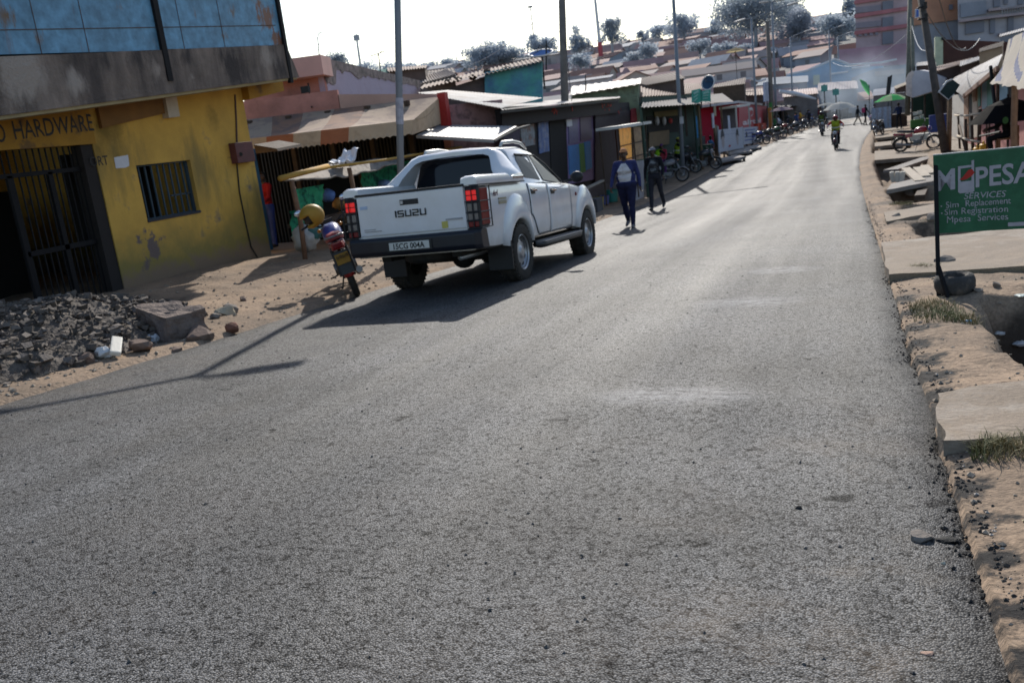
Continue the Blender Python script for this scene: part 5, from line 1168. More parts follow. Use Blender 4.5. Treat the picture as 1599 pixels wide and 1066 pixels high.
# goods and containers standing before the black shop
def tub(px, py, X, r, h, c, label, name='bucket'):
    p = onX(px, py, X); p.z = terr(p.x, p.y); T = thing(name, label, name.replace('_', ' '), p); q = MB(); q.lathe([(0, .01), (r * .8, .01), (r, h), (r * 1.06, h), (r * .98, h - .01), (r * .78, .03), (0, .03)], 18, Mx.Translation(p)); q.build('tub', mat('tub_%.2f_%.2f_%.2f' % c, c, .5, .15, 6), T, smooth=40)
    MB().tube([p + V((0, r * cos(a), h + .5 * r * sin(a))) for a in [pi * i / 8 for i in range(9)]], .012, 5).build('handle', M_fr, T)
tub(956, 308, -7.6, .22, .42, (.03, .20, .18), 'teal plastic tub before the maroon panel of the black shop'); tub(934, 318, -7.5, .2, .36, (.40, .30, .03), 'yellow bucket beside the teal tub'); tub(944, 313, -7.7, .17, .3, (.10, .12, .3), 'small blue bucket between the teal tub and yellow bucket')
o = MB().bar(onX(912, 296, -7.3), onX(941, 282, -7.2), .12, .05).build('plank', M_plank, at=onX(926, 290, -7.3)); tag(o, 'pale plank end jutting out in front of the pickup by the black shop', 'plank')
for i, (a_, b_) in enumerate(((902, 330), (925, 322))): rp0 = onX(a_, b_, -7.3); rp0.z = terr(rp0.x, rp0.y); o = MB().cbox(rp0 + V((0, 0, .2)), (.5, .7, .4)).build('crate', mat('grey_crate', (.09, .085, .09), .9, .2, 5), at=rp0, bevel=.02); tag(o, ('nearer' if i == 0 else 'farther') + ' dark crate on the verge between pickup and black shop', 'crate')
# ------------------------------------------------------------------ further along the left
# roofs and walls behind the first shops
def gquad(mb, pts): return mb.poly(pts)
Tq = thing('turquoise_building', 'building with a turquoise gable wall and rusty roof behind the pale roofs', 'building', at(780, 300, 34))
dT = 33
w_ = MB(); w_.prism([at(757, 113, dT), at(846, 96, dT), at(848, 250, dT), at(757, 250, dT)], (-.05, .25, 0)); w_.build('wall', mat('turquoise_wall', (.10, .34, .31), .85, .2, 2, .08, col2=(.09, .17, .33), amt=.42, scale2=1.1, soft=.25), Tq)
w_ = MB(); w_.prism([at(690, 141, dT + .2), at(757, 120, dT + .2), at(757, 250, dT + .2), at(690, 250, dT + .2)], (-.05, .25, 0)); w_.build('side_wall', mat('brown_plank_wall', (.12, .085, .075), .9, .3, 3), Tq)
MB().sheet(at(656, 138, dT - .3), at(757, 117, dT - .3), at(848, 92, dT + 6), at(745, 108, dT + 6), 0, 0).build('roof_slope', M_rustroof, Tq, recalc=False) if False else None
rr = MB(); rr.sheet(at(655, 139, dT - .4), at(850, 95, dT - .4), at(843, 89, dT + 5), at(664, 131, dT + 5), 30, .03); rr.build('roof', M_rustroof, Tq, recalc=False)
rg = random.Random(3)
for px0, py0 in ((700, 128), (715, 124), (738, 121), (790, 108), (760, 112)): q = at(px0, py0, dT + 1); MB().ball(q, (.16, .16, .10), 8, 5, jit=.2, seed=px0).build('roof_stone', M_woodd, Tq)
def dish(px0, py0, d, r, label, face, col, pole=True, colr=(.05, .13, .34)):
    c = at(px0, py0, d); D_ = thing('satellite_dish', label, 'satellite dish', c); n = V(face).normalized(); Mq = n.to_track_quat('Z', 'Y').to_matrix().to_4x4(); Mq.translation = c
    q = MB(); q.lathe([(0, 0), (r * .5, r * .06), (r * .9, r * .2), (r, r * .25)], 24, Mq); q.build('bowl', plain('dish_%s' % col, colr, .6), D_, smooth=True, solid=.02)
    q = MB(); q.tube([Mq @ V((r * cos(2 * pi * i / 24), r * sin(2 * pi * i / 24), r * .25)) for i in range(24)], .035, 5, closed=True); q.build('rim', plain('dish_rim', (.62, .62, .62), .5), D_, smooth=True)
    q = MB(); q.tube([c + V((0, 0, -1.2)), c + V((0, .1, 0))], .035, 6); q.tube([Mq @ V((r * .9, 0, r * .2)), Mq @ V((0, 0, r * .9))], .015, 5); q.tube([Mq @ V((-.4 * r, r * .8, r * .2)), Mq @ V((0, 0, r * .9))], .015, 5); q.build('mount', M_fr, D_)
dish(845, 88, 33.5, .46, 'shallow white and blue satellite dish on the turquoise building', (.05, -.30, .95), 'blue', colr=(.10, .20, .45))
q = MB(); q.tube([at(853, 110, 33.4), at(853, 64, 33.4)], .03, 6); q.tube([at(853, 70, 33.4), at(859, 78, 33.4)], .02, 5); o = q.build('aerial_mast', M_fr, at=at(853, 110, 33.4)); tag(o, 'short thin mast beside the white and blue dish', 'mast')
# jumble of roofs behind the pink building
def lean_roof(name, label, pts, d0, d1, m, wm, wz=None, waves=14, group=None, cat='shed', drop=2.8):
    """pixel quad: near-left, near-right, far-right, far-left"""
    a, b_, c, d = at(*pts[0], d0), at(*pts[1], d0), at(*pts[2], d1), at(*pts[3], d1)
    T = thing(name, label, cat, V(((a.x + b_.x) / 2, (a.y + b_.y) / 2, min(a.z, b_.z) - 2)), group=group)
    MB().sheet(a, b_, c, d, waves, .025).build('roof', m, T, recalc=False)
    g0 = min(a.z, b_.z) - drop
    w = MB(); i = .06
    for p, q in ((a, b_), (b_, c), (c, d), (d, a)):
        p_ = p.lerp((c + d + a + b_) / 4, i); q_ = q.lerp((c + d + a + b_) / 4, i)
        w.quad(V((p_.x, p_.y, g0)), V((q_.x, q_.y, g0)), V((q_.x, q_.y, q_.z - .04)), V((p_.x, p_.y, p_.z - .04)))
    w.build('wall', wm, T); return T
M_grw = mat('grey_wall', (.17, .15, .15), .9, .25, 2); M_brw = mat('brown_wall', (.11, .075, .065), .9, .3, 2); M_grnw = mat('pale_green_wall', (.22, .26, .17), .9, .2, 1.6, .08, col2=(.14, .14, .10), amt=.3, scale2=2); M_tealw = mat('teal_wall', (.06, .25, .22), .9, .2, 2)
lean_roof('shed', 'grey-brown flat roof directly behind the lamp pole', [(605, 112), (665, 106), (668, 102), (604, 106)], 38, 44, M_rustroof, M_brw)
lean_roof('shed', 'dark roofed shed right of the lamp pole with a brown front', [(628, 128), (712, 113), (708, 106), (640, 115)], 42, 48, M_brw, M_brw)
lean_roof('shed', 'grey pitched shed roof between lamp pole and turquoise building', [(655, 131), (712, 116), (697, 108), (655, 122)], 37, 40, mat('grey_roof', (.25, .20, .18), .9, .2, 2), M_grw)
lean_roof('shed', 'small teal shed behind the lilac wall', [(588, 118), (608, 114), (606, 107), (590, 110)], 40, 45, M_tealw, M_tealw)
# light green building with bright wavy roof
Lg = thing('green_building', 'pale green building with a bright buckled metal roof behind the black shop', 'building', at(950, 250, 38))
w_ = MB(); w_.prism([at(893, 149, 37), at(997, 130, 37), at(1001, 260, 37), at(893, 260, 37)], (0, .2, 0)); w_.build('wall', M_grnw, Lg)
w_ = MB()
a, b_, c, d = at(888, 149, 36.6), at(1000, 131, 36.6), at(1002, 122, 41), at(893, 135, 41)
w_.grid(lambda u, v: a.lerp(b_, u).lerp(d.lerp(c, u), v) + V((0, 0, .028 * sin(u * 60) * (.4 + .6 * abs(NZ.noise(V((u * 4, v * 2, 3))))) )), 100, 4); w_.build('roof', M_galvw, Lg, recalc=False)
# green shop with rusty roof and grey porch
XG2 = -7.9
Gs = thing('green_shop', 'dark green shop with rusty roof, grey sheet porch and a counter opening', 'shop', (XG2, 40, -1.5))
y0, y1 = onX(1001, 200, XG2).y, onX(1096, 200, XG2).y
M_dgrn = mat('dark_green_wall', (.035, .065, .05), .85, .25, 2, .08)
w_ = MB(); w_.box((XG2 - .15, y0, -2), (XG2, y1, onX(1040, 158, XG2).z)); w_.build('wall', M_dgrn, Gs)
w_ = MB(); q0, q1 = onX(1001, 130, XG2 - .02), onX(1001, 168, XG2); w_.box((XG2 - 4, y0 - .15, -2), (XG2, y0, q0.z - .5)); w_.build('end_wall', M_grnw, Gs)
MB().sheet(onX(1093, 146, XG2 + .1), onX(1001, 151, XG2 + .1), onX(1000, 127.5, XG2 - 4), onX(1100, 131, XG2 - 3), 26, .025).build('roof', M_rustroof, Gs, recalc=False)
MB().prism(fp(XG2 + .05, [(1002, 151), (1066, 148), (1090, 143), (1092, 152), (1002, 164)]), (-.05, 0, 0)).build('gable_board', M_dgrn, Gs)
MB().sheet(onX(1146, 159, XG2 + 1.5), onX(1001, 168, XG2 + 1.5), onX(1004, 160, XG2), onX(1128, 146, XG2), 40, .02).build('porch_roof', mat('grey_porch_sheet', (.20, .185, .18), .85, .25, 1, .05, 12, spec=.1), Gs, recalc=False)
for px0 in (1003, 1086, 1093, 1128): p = onX(px0, 200, XG2 + 1.3); MB().cyl((p.x, p.y, terr(p.x, p.y)), (p.x, p.y, onX(px0, 165, XG2 + 1.3).z), .05, n=8).build('post', M_wood if px0 > 1090 else M_dgrn, Gs)
def pan2(name, pts, m, off, par, X, d=.03): return MB().prism(fp(X + off, pts), (-d, 0, 0)).build(name, m, par)
pan2('counter_opening', [(1010, 182), (1066, 176), (1068, 205), (1012, 211)], M_dark, .03, Gs, XG2)
pan2('counter_board', [(1014, 207), (1045, 203), (1045, 225), (1014, 230)], mat('tan_board', (.20, .14, .08), .9, .2, 4), .12, Gs, XG2)
pan2('signboard', [(1022, 175), (1060, 171), (1061, 180), (1023, 184)], mat('olive_board', (.16, .13, .05), .8, .25, 8), .08, Gs, XG2)
for i, (px0, c) in enumerate(((1026, (.5, .5, .52)), (1037, (.55, .55, .56)), (1047, (.55, .06, .06)))):
    p = onX(px0, 189, XG2 + .15); o = MB().ball(p, (.10, .10, .20 if c[1] > .4 else .13), 10, 7).build('hanging_goods', plain('goods_c%d' % i, c, .6), at=p, smooth=True); tag(o, ('first white bottle', 'second white bottle', 'red round lantern')[i] + ' hanging in the green shop opening', 'hanging goods')
# teal signboards above the porch
sg = thing('teal_sign', 'pair of hinged teal signboards standing on the grey porch roof', 'sign', at(1094, 165, 42))
M_tsg = mat('teal_sign', (.05, .32, .24), .6, .12, 4); M_tsgw = plain('faded_white_ink', (.28, .50, .44), .7)
dS = 42
for pts in ([(1080, 141.5), (1093.5, 138.5), (1094.5, 159), (1080, 165.5)], [(1095, 143), (1109.5, 140), (1109.5, 158.5), (1095.5, 158.5)]):
    pn = MB().prism([at(a_, b_, dS) for a_, b_ in pts], (0, .05, 0)).build('sign_panel', M_tsg, sg)
    q = MB()
    for k in range(3):
        t0 = .2 + .26 * k
        p0 = at(pts[0][0] + 3, pts[0][1] + (pts[3][1] - pts[0][1]) * t0, dS - .06); p1 = at(pts[1][0] - 2.5 - k, pts[1][1] + (pts[2][1] - pts[1][1]) * t0, dS - .06); q.bar(p0, p1, .03, .10 if k == 0 else .05)
    q.build('lettering', M_tsgw, pn)
MB().cyl(at(1095, 170, dS + .1), at(1095, 140, dS + .1), .04, n=6).build('post', M_fr, sg)
dish(1107, 130, 46, .36, 'dark blue satellite dish above the teal signboards', (-.35, -.85, .25), 'dark', colr=(.03, .07, .13))
lean_roof('shed', 'dark brown shed behind the green shop roof', [(1010, 133), (1070, 122), (1057, 112), (978, 126)], 46, 52, M_brw, M_brw)
lean_roof('shed', 'low dark shed with brown front right of the dark blue dish', [(1112, 137), (1163, 131), (1165, 121), (1112, 133)], 74, 78, M_brw, M_woodd, drop=1.6)
lean_roof('shed', 'rust-red roofed shed behind the red shop', [(1133, 150), (1196, 148), (1192, 138), (1140, 143)], 80, 90, M_rustroof, M_brw, drop=.9)
# hanging clothes
def cloth_item(px0, py0, w, h, X, c, label):
    p = onX(px0, py0, X); q = MB()
    q.grid(lambda u, v: p + V((.06 * sin(u * 9), (u - .5) * w * (1 - .25 * v * sin(3 * v)), -v * h)), 8, 8); o = q.build('garment', cloth('g%d' % px0, c), at=p, recalc=False, solid=.01); tag(o, label, 'garment', 'clothes hanging by the green shop'); return o
cloth_item(1085, 182, .55, 1.0, XG2 + 1.25, (.05, .22, .45), 'blue garment hanging from the green shop porch')
cloth_item(1112, 177, .4, .75, XG2 + 1.4, (.62, .62, .68), 'white garment hanging at the porch post')
cloth_item(1137, 181, .55, 1.1, XG2 + 1.7, (.62, .62, .70), 'white shirt hanging beside the red shop')
cloth_item(1115, 166, .5, .5, XG2 + 1.45, (.42, .35, .25), 'small beige cloth hanging under the porch edge')
pb = MB(); p = onX(1116, 190, XG2 + 1.2); pb.cbox((p.x, p.y, -.6), (.08, 1.0, 1.9)); o = pb.build('board', M_wood, at=(p.x, p.y, -1.5)); tag(o, 'tall brown board standing under the porch edge', 'board')
pb = MB(); p = onX(1098, 215, XG2 + .6); pb.cbox((p.x, p.y, -.85), (.06, 1.1, 1.4)); o = pb.build('board', mat('grey_board', (.17, .16, .16), .9, .2, 4), at=(p.x, p.y, -1.5)); tag(o, 'grey panel leaning under the porch of the green shop', 'board')
# green delivery box
fb = thing('delivery_box', 'dark green box with white letters beside the parked motorbike', 'box', onX(1112, 236, -6.6))
p = onX(1112, 233, -6.6); bx_ = MB().cbox((p.x - .3, p.y, p.z), (.6, 1.15, .52)).build('box_shell', mat('dark_green_box', (.015, .06, .035), .5, .1, 4), fb, bevel=.02)
fit_text('lettering', 'FRESH', (p.x, p.y - .5, p.z + .04), (p.x, p.y + .5, p.z + .04), .16, plain('white_ink', (.55, .56, .55), .7), bx_, (1, 0, 0))
MB().box((p.x - .6, p.y - .55, terr(p.x, p.y)), (p.x, p.y + .5, p.z - .3)).build('trestle', M_woodd, fb)
# white hand-cart kiosk
kx = -6.4; kw = thing('kiosk', 'white framed kiosk with flat white top in front of the red shop', 'kiosk', onX(1160, 235, kx)); q = MB(); pA, pB = onX(1149, 168, kx), onX(1169, 167, kx)
for yy in (pA.y, pB.y):
    for xx in (kx, kx - .9): q.bar((xx, yy, -1.6), (xx, yy, pA.z), .09)
q.box((kx - 1.0, pA.y - .1, pA.z - .02), (kx + .1, pB.y + .1, pA.z + .12)); q.build('frame', plain('white_frame', (.55, .55, .52), .7), kw)
MB().box((kx - .95, pA.y, -1.6), (kx - .9, pB.y, pA.z - .02)).build('back', mat('dark_plum', (.05, .04, .05), .9), kw)
# painted banner with two heads
Xb2 = -6.15
bn = thing('banner', 'white double banner painted with two dark heads and blue letters', 'banner', onX(1150, 252, Xb2))
M_bw = mat('banner_white', (.42, .44, .50), .8, .1, 3); M_bb = plain('banner_blue', (.06, .09, .30), .8); M_bk = plain('banner_black', (.03, .03, .04), .8)
for k_, pts in enumerate(([(1122, 203), (1159.5, 198.5), (1160.5, 231), (1123, 238)], [(1161, 199.5), (1182, 197.5), (1182, 223), (1161, 226)])):
    pn = MB().prism(fp(Xb2, pts), (-.04, 0, 0)).build('panel', M_bw, bn)
    if k_ == 0:
        fit_text('lettering', "MIKE'S CUTS", onX(1124.5, 210, Xb2), onX(1157.5, 205.5, Xb2), .16, M_bb, pn, (1, 0, 0)) if False else None
        q = MB()
        for r_, (ya, yb) in enumerate(((205.5, 202.8), (210.5, 208))):
            rg = random.Random(r_ + 3); x_ = 1125 + r_ * 3
            while x_ < 1155 - r_ * 4: w_ = rg.uniform(1.2, 3); q.poly(fp(Xb2 + .008, [(x_, ya - .12 * (x_ - 1125) * .9), (x_ + w_, ya - .12 * (x_ - 1125) * .9), (x_ + w_ - .3, yb + 2.6 - .12 * (x_ - 1125) * .9 + .6), (x_ + .3, yb + 3.0 - .12 * (x_ - 1125) * .9)])); x_ += w_ + rg.uniform(.6, 1.2)
        q.build('lettering', M_bb, pn)
        for cx_, cy_, sgn in ((1129, 219, 1), (1151.5, 216, -1)):
            p = onX(cx_, cy_, Xb2 + .01); q = MB(); q.mat(0).poly([p + V((0, .62 * (1 if i < 8 else 1) * cos(2 * pi * i / 16) * .9, .42 * sin(2 * pi * i / 16))) for i in range(16)]); q.mat(1).poly([p + V((.006, .75 * cos(pi * i / 10) - .05 * sgn, .05 + .52 * sin(pi * i / 10))) for i in range(11)] + [p + V((.006, -.45, .18)), p + V((.006, .4, .18))])
            q.build('painted_head', [plain('painted_face', (.34, .30, .30), .8), M_bk], pn)
        p = onX(1139.5, 228, Xb2 + .01); MB().poly([p + V((0, .55 * cos(2 * pi * i / 12), .06 * sin(2 * pi * i / 12))) for i in range(12)]).build('painted_emblem', plain('banner_red', (.35, .05, .06), .8), pn)
    else:
        q = MB()
        for r_ in range(4):
            yy = 203 + r_ * 5.2; q.poly(fp(Xb2 + .008, [(1163, yy), (1179 - 2 * (r_ % 2), yy - 2), (1179 - 2 * (r_ % 2), yy - .4), (1163, yy + 1.6)]))
        q.build('lettering', M_bb, pn)
        p = onX(1166, 214, Xb2 + .012); MB().poly([p + V((0, .5 * cos(pi * i / 8), .35 * sin(pi * i / 8))) for i in range(9)]).build('painted_head', M_bk, pn)
q = MB()
for px0 in (1122, 1160, 1183): p = onX(px0, 215, Xb2 - .03); q.cyl((p.x, p.y, -1.6), (p.x, p.y, onX(px0, 200, Xb2).z + .1), .04, n=6)
q.build('frame', plain('white_pipe', (.5, .5, .5), .6), bn)
# low platforms of planks and slabs along the kerb
for i, (pts, lb) in enumerate((([(1125, 262), (1165, 254), (1150, 251), (1120, 258)], 'long pale plank on the kerb below the banner'), ([(1138, 248), (1175, 243), (1170, 238), (1135, 243)], 'grey slab bench below the banner'), ([(1150, 241), (1190, 235), (1184, 231), (1150, 236)], 'grey slab bench right of the banner'))):
    p = [G(a_, b_) + V((0, 0, .32 - .05 * i)) for a_, b_ in pts]; o = MB().prism(p, (0, 0, -.10)).build('bench', mat('grey_plank', (.24, .22, .21), .9, .25, 3), at=p[0] - V((0, 0, .3)))
    for a_ in p: b_ = a_.lerp((p[0] + p[1] + p[2] + p[3]) / 4, .12); MB().cbox((b_.x, b_.y, b_.z - .22), (.12, .12, .3)).build('leg', M_woodd, o)
    tag(o, lb, 'bench', 'benches by the left kerb')
# red shop with white swirl mark
XR = -7.2
Rs = thing('red_shop', 'red painted shop front with a white swirl mark and white lettering', 'shop', (XR, 60, -1.6))
M_airt = mat('signal_red', (.36, .012, .035), .5, .1, 2, .02); M_wink = plain('white_paint_ink', (.62, .56, .58), .7)
P_ = fp(XR, [(1154, 160), (1197, 165), (1198, 226), (1154, 236)])
MB().prism(P_, (-3, 0, 0)).build('wall', M_airt, Rs)
MB().prism(fp(XR + .12, [(1153, 157.5), (1197.5, 162.5), (1197.5, 165.5), (1153, 161)]), (-3.2, 0, 0)).build('roof_edge', mat('grey_roof_edge', (.45, .42, .42), .7), Rs)
sw = MB(); c = onX(1173, 176, XR + .02); up_ = V((0, 0, 1)); rt_ = V((0, 1, 0))
pts = []; 
for i in range(22):
    a = R(200 - 300 * i / 21); pts.append(c + rt_ * (2.1 * cos(a)) * (.9 if i < 14 else .8) + up_ * (.27 * sin(a)) + V((0, 0, .02)))
sw.tube(pts, [.05 + .09 * sin(pi * min(1, i / 16)) for i in range(22)], 6); 
for i, v in enumerate(sw.v): sw.v[i] = V((XR + .015 + (v.x - XR) * .02, v.y, v.z))
sw.build('swirl_emblem', M_wink, Rs, smooth=True)
fit_text('lettering', 'airtel', onX(1160, 195.5, XR), onX(1188, 191.5, XR), .40, M_wink, Rs, (1, 0, 0), bold=.03)
MB().prism(fp(XR + .3, [(1183, 193), (1196, 192), (1197, 203), (1184, 204)]), (-.3, 0, 0)).build('side_box', mat('orange_red', (.50, .05, .02), .6), Rs)
MB().prism(fp(XR + .35, [(1140, 233), (1200, 221), (1200, 228), (1140, 241)]), (-.8, 0, 0)).build('step', mat('kerb_concrete', (.22, .20, .19), .9, .2, 3), Rs)
# tall poster on a post, green and yellow post
po = thing('poster_board', 'tall narrow white and blue poster board on a post above the red shop', 'poster board', onX(1198, 215, -6.3))
MB().prism(fp(-6.3, [(1192.5, 129), (1202.5, 127), (1203, 157), (1193, 159)]), (-.05, 0, 0)).build('poster', mat('poster_white_blue', (.45, .48, .58), .7, .2, 3, col2=(.10, .14, .28), amt=.35, scale2=1.2), po)
MB().cyl(onX(1198, 215, -6.35), onX(1198, 128, -6.35), .05, n=6).build('post', M_fr, po)
gp = thing('painted_post', 'square post painted green and yellow right of the red shop', 'post', onX(1206, 222, -5.9)); q = onX(1206, 160, -5.9)
MB().box((q.x - .25, q.y - .5, -1.7), (q.x, q.y, q.z)).build('post', mat('green_paint', (.05, .22, .05), .6, .15, 3), gp)
MB().box((q.x - .24, q.y + .02, -1.7), (q.x + .01, q.y + 1.2, q.z - .3)).build('post_panel', mat('pale_yellow_green', (.34, .44, .18), .6, .15, 3), gp)
MB().box((q.x - .3, q.y - 1.3, -1.7), (q.x - .05, q.y - .52, q.z - .4)).build('post_panel', mat('orange_strip', (.40, .16, .03), .6, .15, 3), gp)
# dark market canopies running down the left kerb
can = [(1224, 1244, 164, 'first'), (1243, 1261, 162.5, 'second'), (1260, 1277, 161.5, 'third'), (1276, 1290, 162, 'fourth')]
def kerb_at(px, off):       # point off the left kerb seen in a given column
    y = 60.0
    for _ in range(200):
        X = LEDGE + off + cen(y); t = tan(-AZ * 0 + -(AZ + math.atan((px - W0 / 2) / F0)))
        y = y * .8 + .2 * (-X / t)
    return X, y
for i, (p0, p1, py, nm) in enumerate(can):
    X, _y = kerb_at((p0 + p1) / 2, -.35); a, b_ = onX(p0, py + 3, X), onX(p1, py + 1, X)
    T = thing('market_canopy', nm + ' dark patched canopy past the red shop, counted along the left kerb', 'canopy', V((X, a.y, -1.7)), group='dark market canopies')
    q = MB(); c_, d_ = b_ + V((-1.3, 0, .1)), a + V((-1.3, 0, .1)); q.grid(lambda u, v: a.lerp(b_, u).lerp(d_.lerp(c_, u), v) + V((0, 0, .18 * NZ.noise(V((u * 4, v * 3, i))))), 20, 8)
    q.build('roof', mat('patched_tarp_%d' % i, (.20, .17, .14), .9, .4, 1.5, .1, 10, col2=(.05, .05, .06), amt=.5, scale2=1.0), T, recalc=False, solid=.05)
    for yy in (a.y + .2, b_.y - .2): MB().cyl((X - .1, yy, -1.75), (X - .1, yy, a.z), .07, n=6).build('post', M_woodd, T)
    MB().box((X - 1.35, a.y, -1.75), (X - 1.25, b_.y, a.z)).build('back_cloth', M_dark, T)
    MB().box((X - 1.2, a.y + .3, -1.75), (X - .5, b_.y - .3, -.95)).build('counter', M_woodd, T)
def umbrella(name, label, px0, py0, d, r, h, c1, c2=None, tilt=(0, 0), n=8, zb=None, cat='umbrella', drop=.30, group=None):
    top = at(px0, py0, d); T = thing(name, label, cat, (top.x, top.y, zb if zb is not None else terr(top.x, top.y)), group=group)
    q = MB(); Mq = Mx.Translation(top) @ Mx.Rotation(tilt[0], 4, 'X') @ Mx.Rotation(tilt[1], 4, 'Y'); cv = []
    for k in range(n * 3):
        a0, a1 = 2 * pi * k / (n * 3), 2 * pi * (k + 1) / (n * 3); q.mat((k // 3) % 2 if c2 else 0)
        def rim(a): sc_ = 1 - .06 * abs(sin(a * n / 2)); return lambda f: Mq @ V((r * f * cos(a) * sc_, r * f * sin(a) * sc_, -drop * r * f ** 1.8))
        r0_, r1_ = rim(a0), rim(a1)
        q.add([r0_(.02), r1_(.02), r1_(.5), r0_(.5)], [(0, 1, 2, 3)]); q.add([r0_(.5), r1_(.5), r1_(1), r0_(1)], [(0, 1, 2, 3)])
    q.build('canopy', [c1, c2] if c2 else c1, T, recalc=False)
    MB().cyl(Mq @ V((0, 0, .08)), (top.x, top.y, zb if zb is not None else terr(top.x, top.y)), .03, n=6).build('pole', M_fr, T); return T
cu = lambda n, c: cloth('umb_' + n, c, var=.08, transl=.6)
umbrella('umbrella', 'pale pink umbrella over the far parked motorbikes', 1220, 167, 72, .95, 2, cu('pink', (.50, .40, .46)))
umbrella('umbrella', 'white domed canopy at the far left kerb', 1311, 159, 84, 1.55, 2, cu('white', (.80, .80, .76)), drop=.42)
umbrella('umbrella', 'small white canopy left of the white domed canopy', 1290, 161, 88, .9, 2, cu('white2', (.60, .62, .60)), drop=.25)
gu = umbrella('umbrella', 'large green and pale green market umbrella at the right kerb', 1392, 147, 71, 1.3, 2, cu('green', (.10, .66, .22)), cu('palegreen', (.52, .72, .46)), drop=.38)
umbrella('umbrella', 'tilted light green umbrella in the smoke', 1356, 133, 88, .95, 2, cu('lgreen', (.16, .55, .22)), tilt=(R(20), R(62)), drop=.4)
# stand beneath the green umbrella
p = G(1388, 200); ts = thing('market_table', 'market table with pale blue sheet below the green umbrella', 'table', p)
q = MB(); q.grid(lambda u, v: V((p.x - 1.15 + 1.3 * u, p.y - .3 + .04 * sin(u * 22), p.z + 1.5 - 1.5 * v)), 30, 3); q.build('sheet', cloth('pale_blue_sheet', (.42, .48, .58)), ts, recalc=False)
MB().box((p.x - 1.2, p.y - .2, p.z), (p.x + 1.2, p.y + .8, p.z + .9)).build('table_top', M_woodd, ts)
o = make_person('person in dark blue under the green umbrella', [(5, 2), (-4, 4)], [(25, 40), (10, 15)], cloth('dark_blue_top', (.03, .05, .13)), C_dk, voxel=.022); g = G(1404, 202); faceto(o, g.x, g.y, R(30))
bd = thing('board_sign', 'tilted dark board on a post behind the green umbrella', 'sign', G(1387, 192)); d = 76
MB().prism([at(1386, 121, d), at(1393.5, 117, d), at(1390, 146, d), at(1383, 149, d)], (0, .08, 0)).build('board', M_ink, bd); MB().cyl(at(1387, 146, d), at(1387, 190, d), .05, n=6).build('post', M_fr, bd)
# roofs beyond the canopies
T = lean_roof('market_hall', 'pink-grey ribbed roof with white curved edge beyond the dark canopies', [(1222, 152), (1278, 146), (1275, 137), (1222, 142)], 95, 108, mat('pink_grey_roof', (.30, .20, .18), .8, .2, .5), M_grw, cat='market hall')
q = MB(); q.tube([at(1217, 143, 93), at(1240, 146, 93), at(1260, 151, 93), at(1274, 155, 93)], [.2, .24, .2, .1], 6); q.build('white_edge', plain('white_sheet', (.62, .62, .66), .7), T, smooth=True)
for i, (px0, py0) in enumerate(((1287, 138), (1305, 144))):
    c = at(px0, py0, 92); o = MB().cbox(c, (.62, .06, .62)).build('sign_board', mat('hazed_teal', (.12, .34, .30), .8, .1, 3), at=c); MB().cyl(c + V((0, .1, .4)), (c.x, c.y + .1, -1.8), .06, n=6).build('post', M_fr, o); tag(o, ('square teal sign left of its lower twin' if i == 0 else 'square teal sign, lower of the two') + ' in the far market', 'sign')  # sign teal paled to carry the distance haze in its colour
# ------------------------------------------------------------------ right-hand verge
def GR(px, py, h=0):      # ground level ignoring the ditch
    v = pxray(px, py); lo, hi = .5, 200
    for _ in range(60):
        m = (lo + hi) / 2; p = EYE + v * m
        if p.z < zr(p.y) + h: hi = m
        else: lo = m
    return EYE + v * hi
def planeP(px, py, P0, n): v = pxray(px, py); return EYE + v * ((V(P0) - EYE).dot(n) / v.dot(n))
M_slab = mat('dusty_concrete', (.275, .21, .15), .95, .15, 1.4, .25, 30, col2=(.22, .175, .135), amt=.45, scale2=2.2, soft=.25, bdist=.01, fine=70)
layer(M_slab, (.17, .13, .092), lo=.06, nscale=1.7, amp=.55, soft=.5)
layer(M_slab, (.36, .31, .26), lo=-.02, nscale=3.5, amp=.45, soft=.25)
M_slab2 = mat('grey_concrete', (.26, .24, .22), .95, .18, 2, .2, 30, col2=(.15, .13, .12), amt=.4, scale2=2, soft=.25)
M_plank = mat('pale_plank', (.36, .31, .25), .9, .25, 4, .15, 30)
M_stone = mat('rough_stone', (.20, .17, .145), .95, .3, 5, .3, 30)
def slabs(pts, h, th, label, m=M_slab, name='concrete_slab', group=None, rough=.02, sub=10):
    c = [GR(a, b, h) for a, b in pts]; o = V((c[0] + c[1] + c[2] + c[3]) / 4) - V((0, 0, th))
    q = MB(); n_ = sub
    def top(u, v):
        p = c[0].lerp(c[1], u).lerp(c[3].lerp(c[2], u), v); e = min(u, 1 - u, v, 1 - v)
        nn = NZ.noise(p * 5); p = p + V((nn, NZ.noise(p * 5 + V((9, 0, 0))), 0)) * rough * (e == 0); p.z += rough * .5 * NZ.noise(p * 3); return p
    q.grid(top, n_, n_)
    ring = [i for i in range(n_ + 1)] + [(j + 1) * (n_ + 1) - 1 for j in range(1, n_ + 1)] + [n_ * (n_ + 1) + i for i in range(n_ - 1, -1, -1)] + [j * (n_ + 1) for j in range(n_ - 1, 0, -1)]
    b0 = len(q.v)
    for i in ring: q.v.append(q.v[i] - V((0, 0, th)))
    for k in range(len(ring)): k2 = (k + 1) % len(ring); q.f.append([ring[k], ring[k2], b0 + k2, b0 + k]); q.m.append(0)
    q.f.append([b0 + k for k in range(len(ring))]); q.m.append(0)
    return tag(q.build(name, m, at=o), label, 'slab' if 'slab' in name else 'plank', group)
GS_ = 'slabs bridging the right-hand ditch'
slabs([(1474, 692), (1620, 680), (1620, 592), (1462, 612)], .05, .07, 'nearest dusty slab over the ditch, right edge below the green sign', group=GS_, rough=.03)
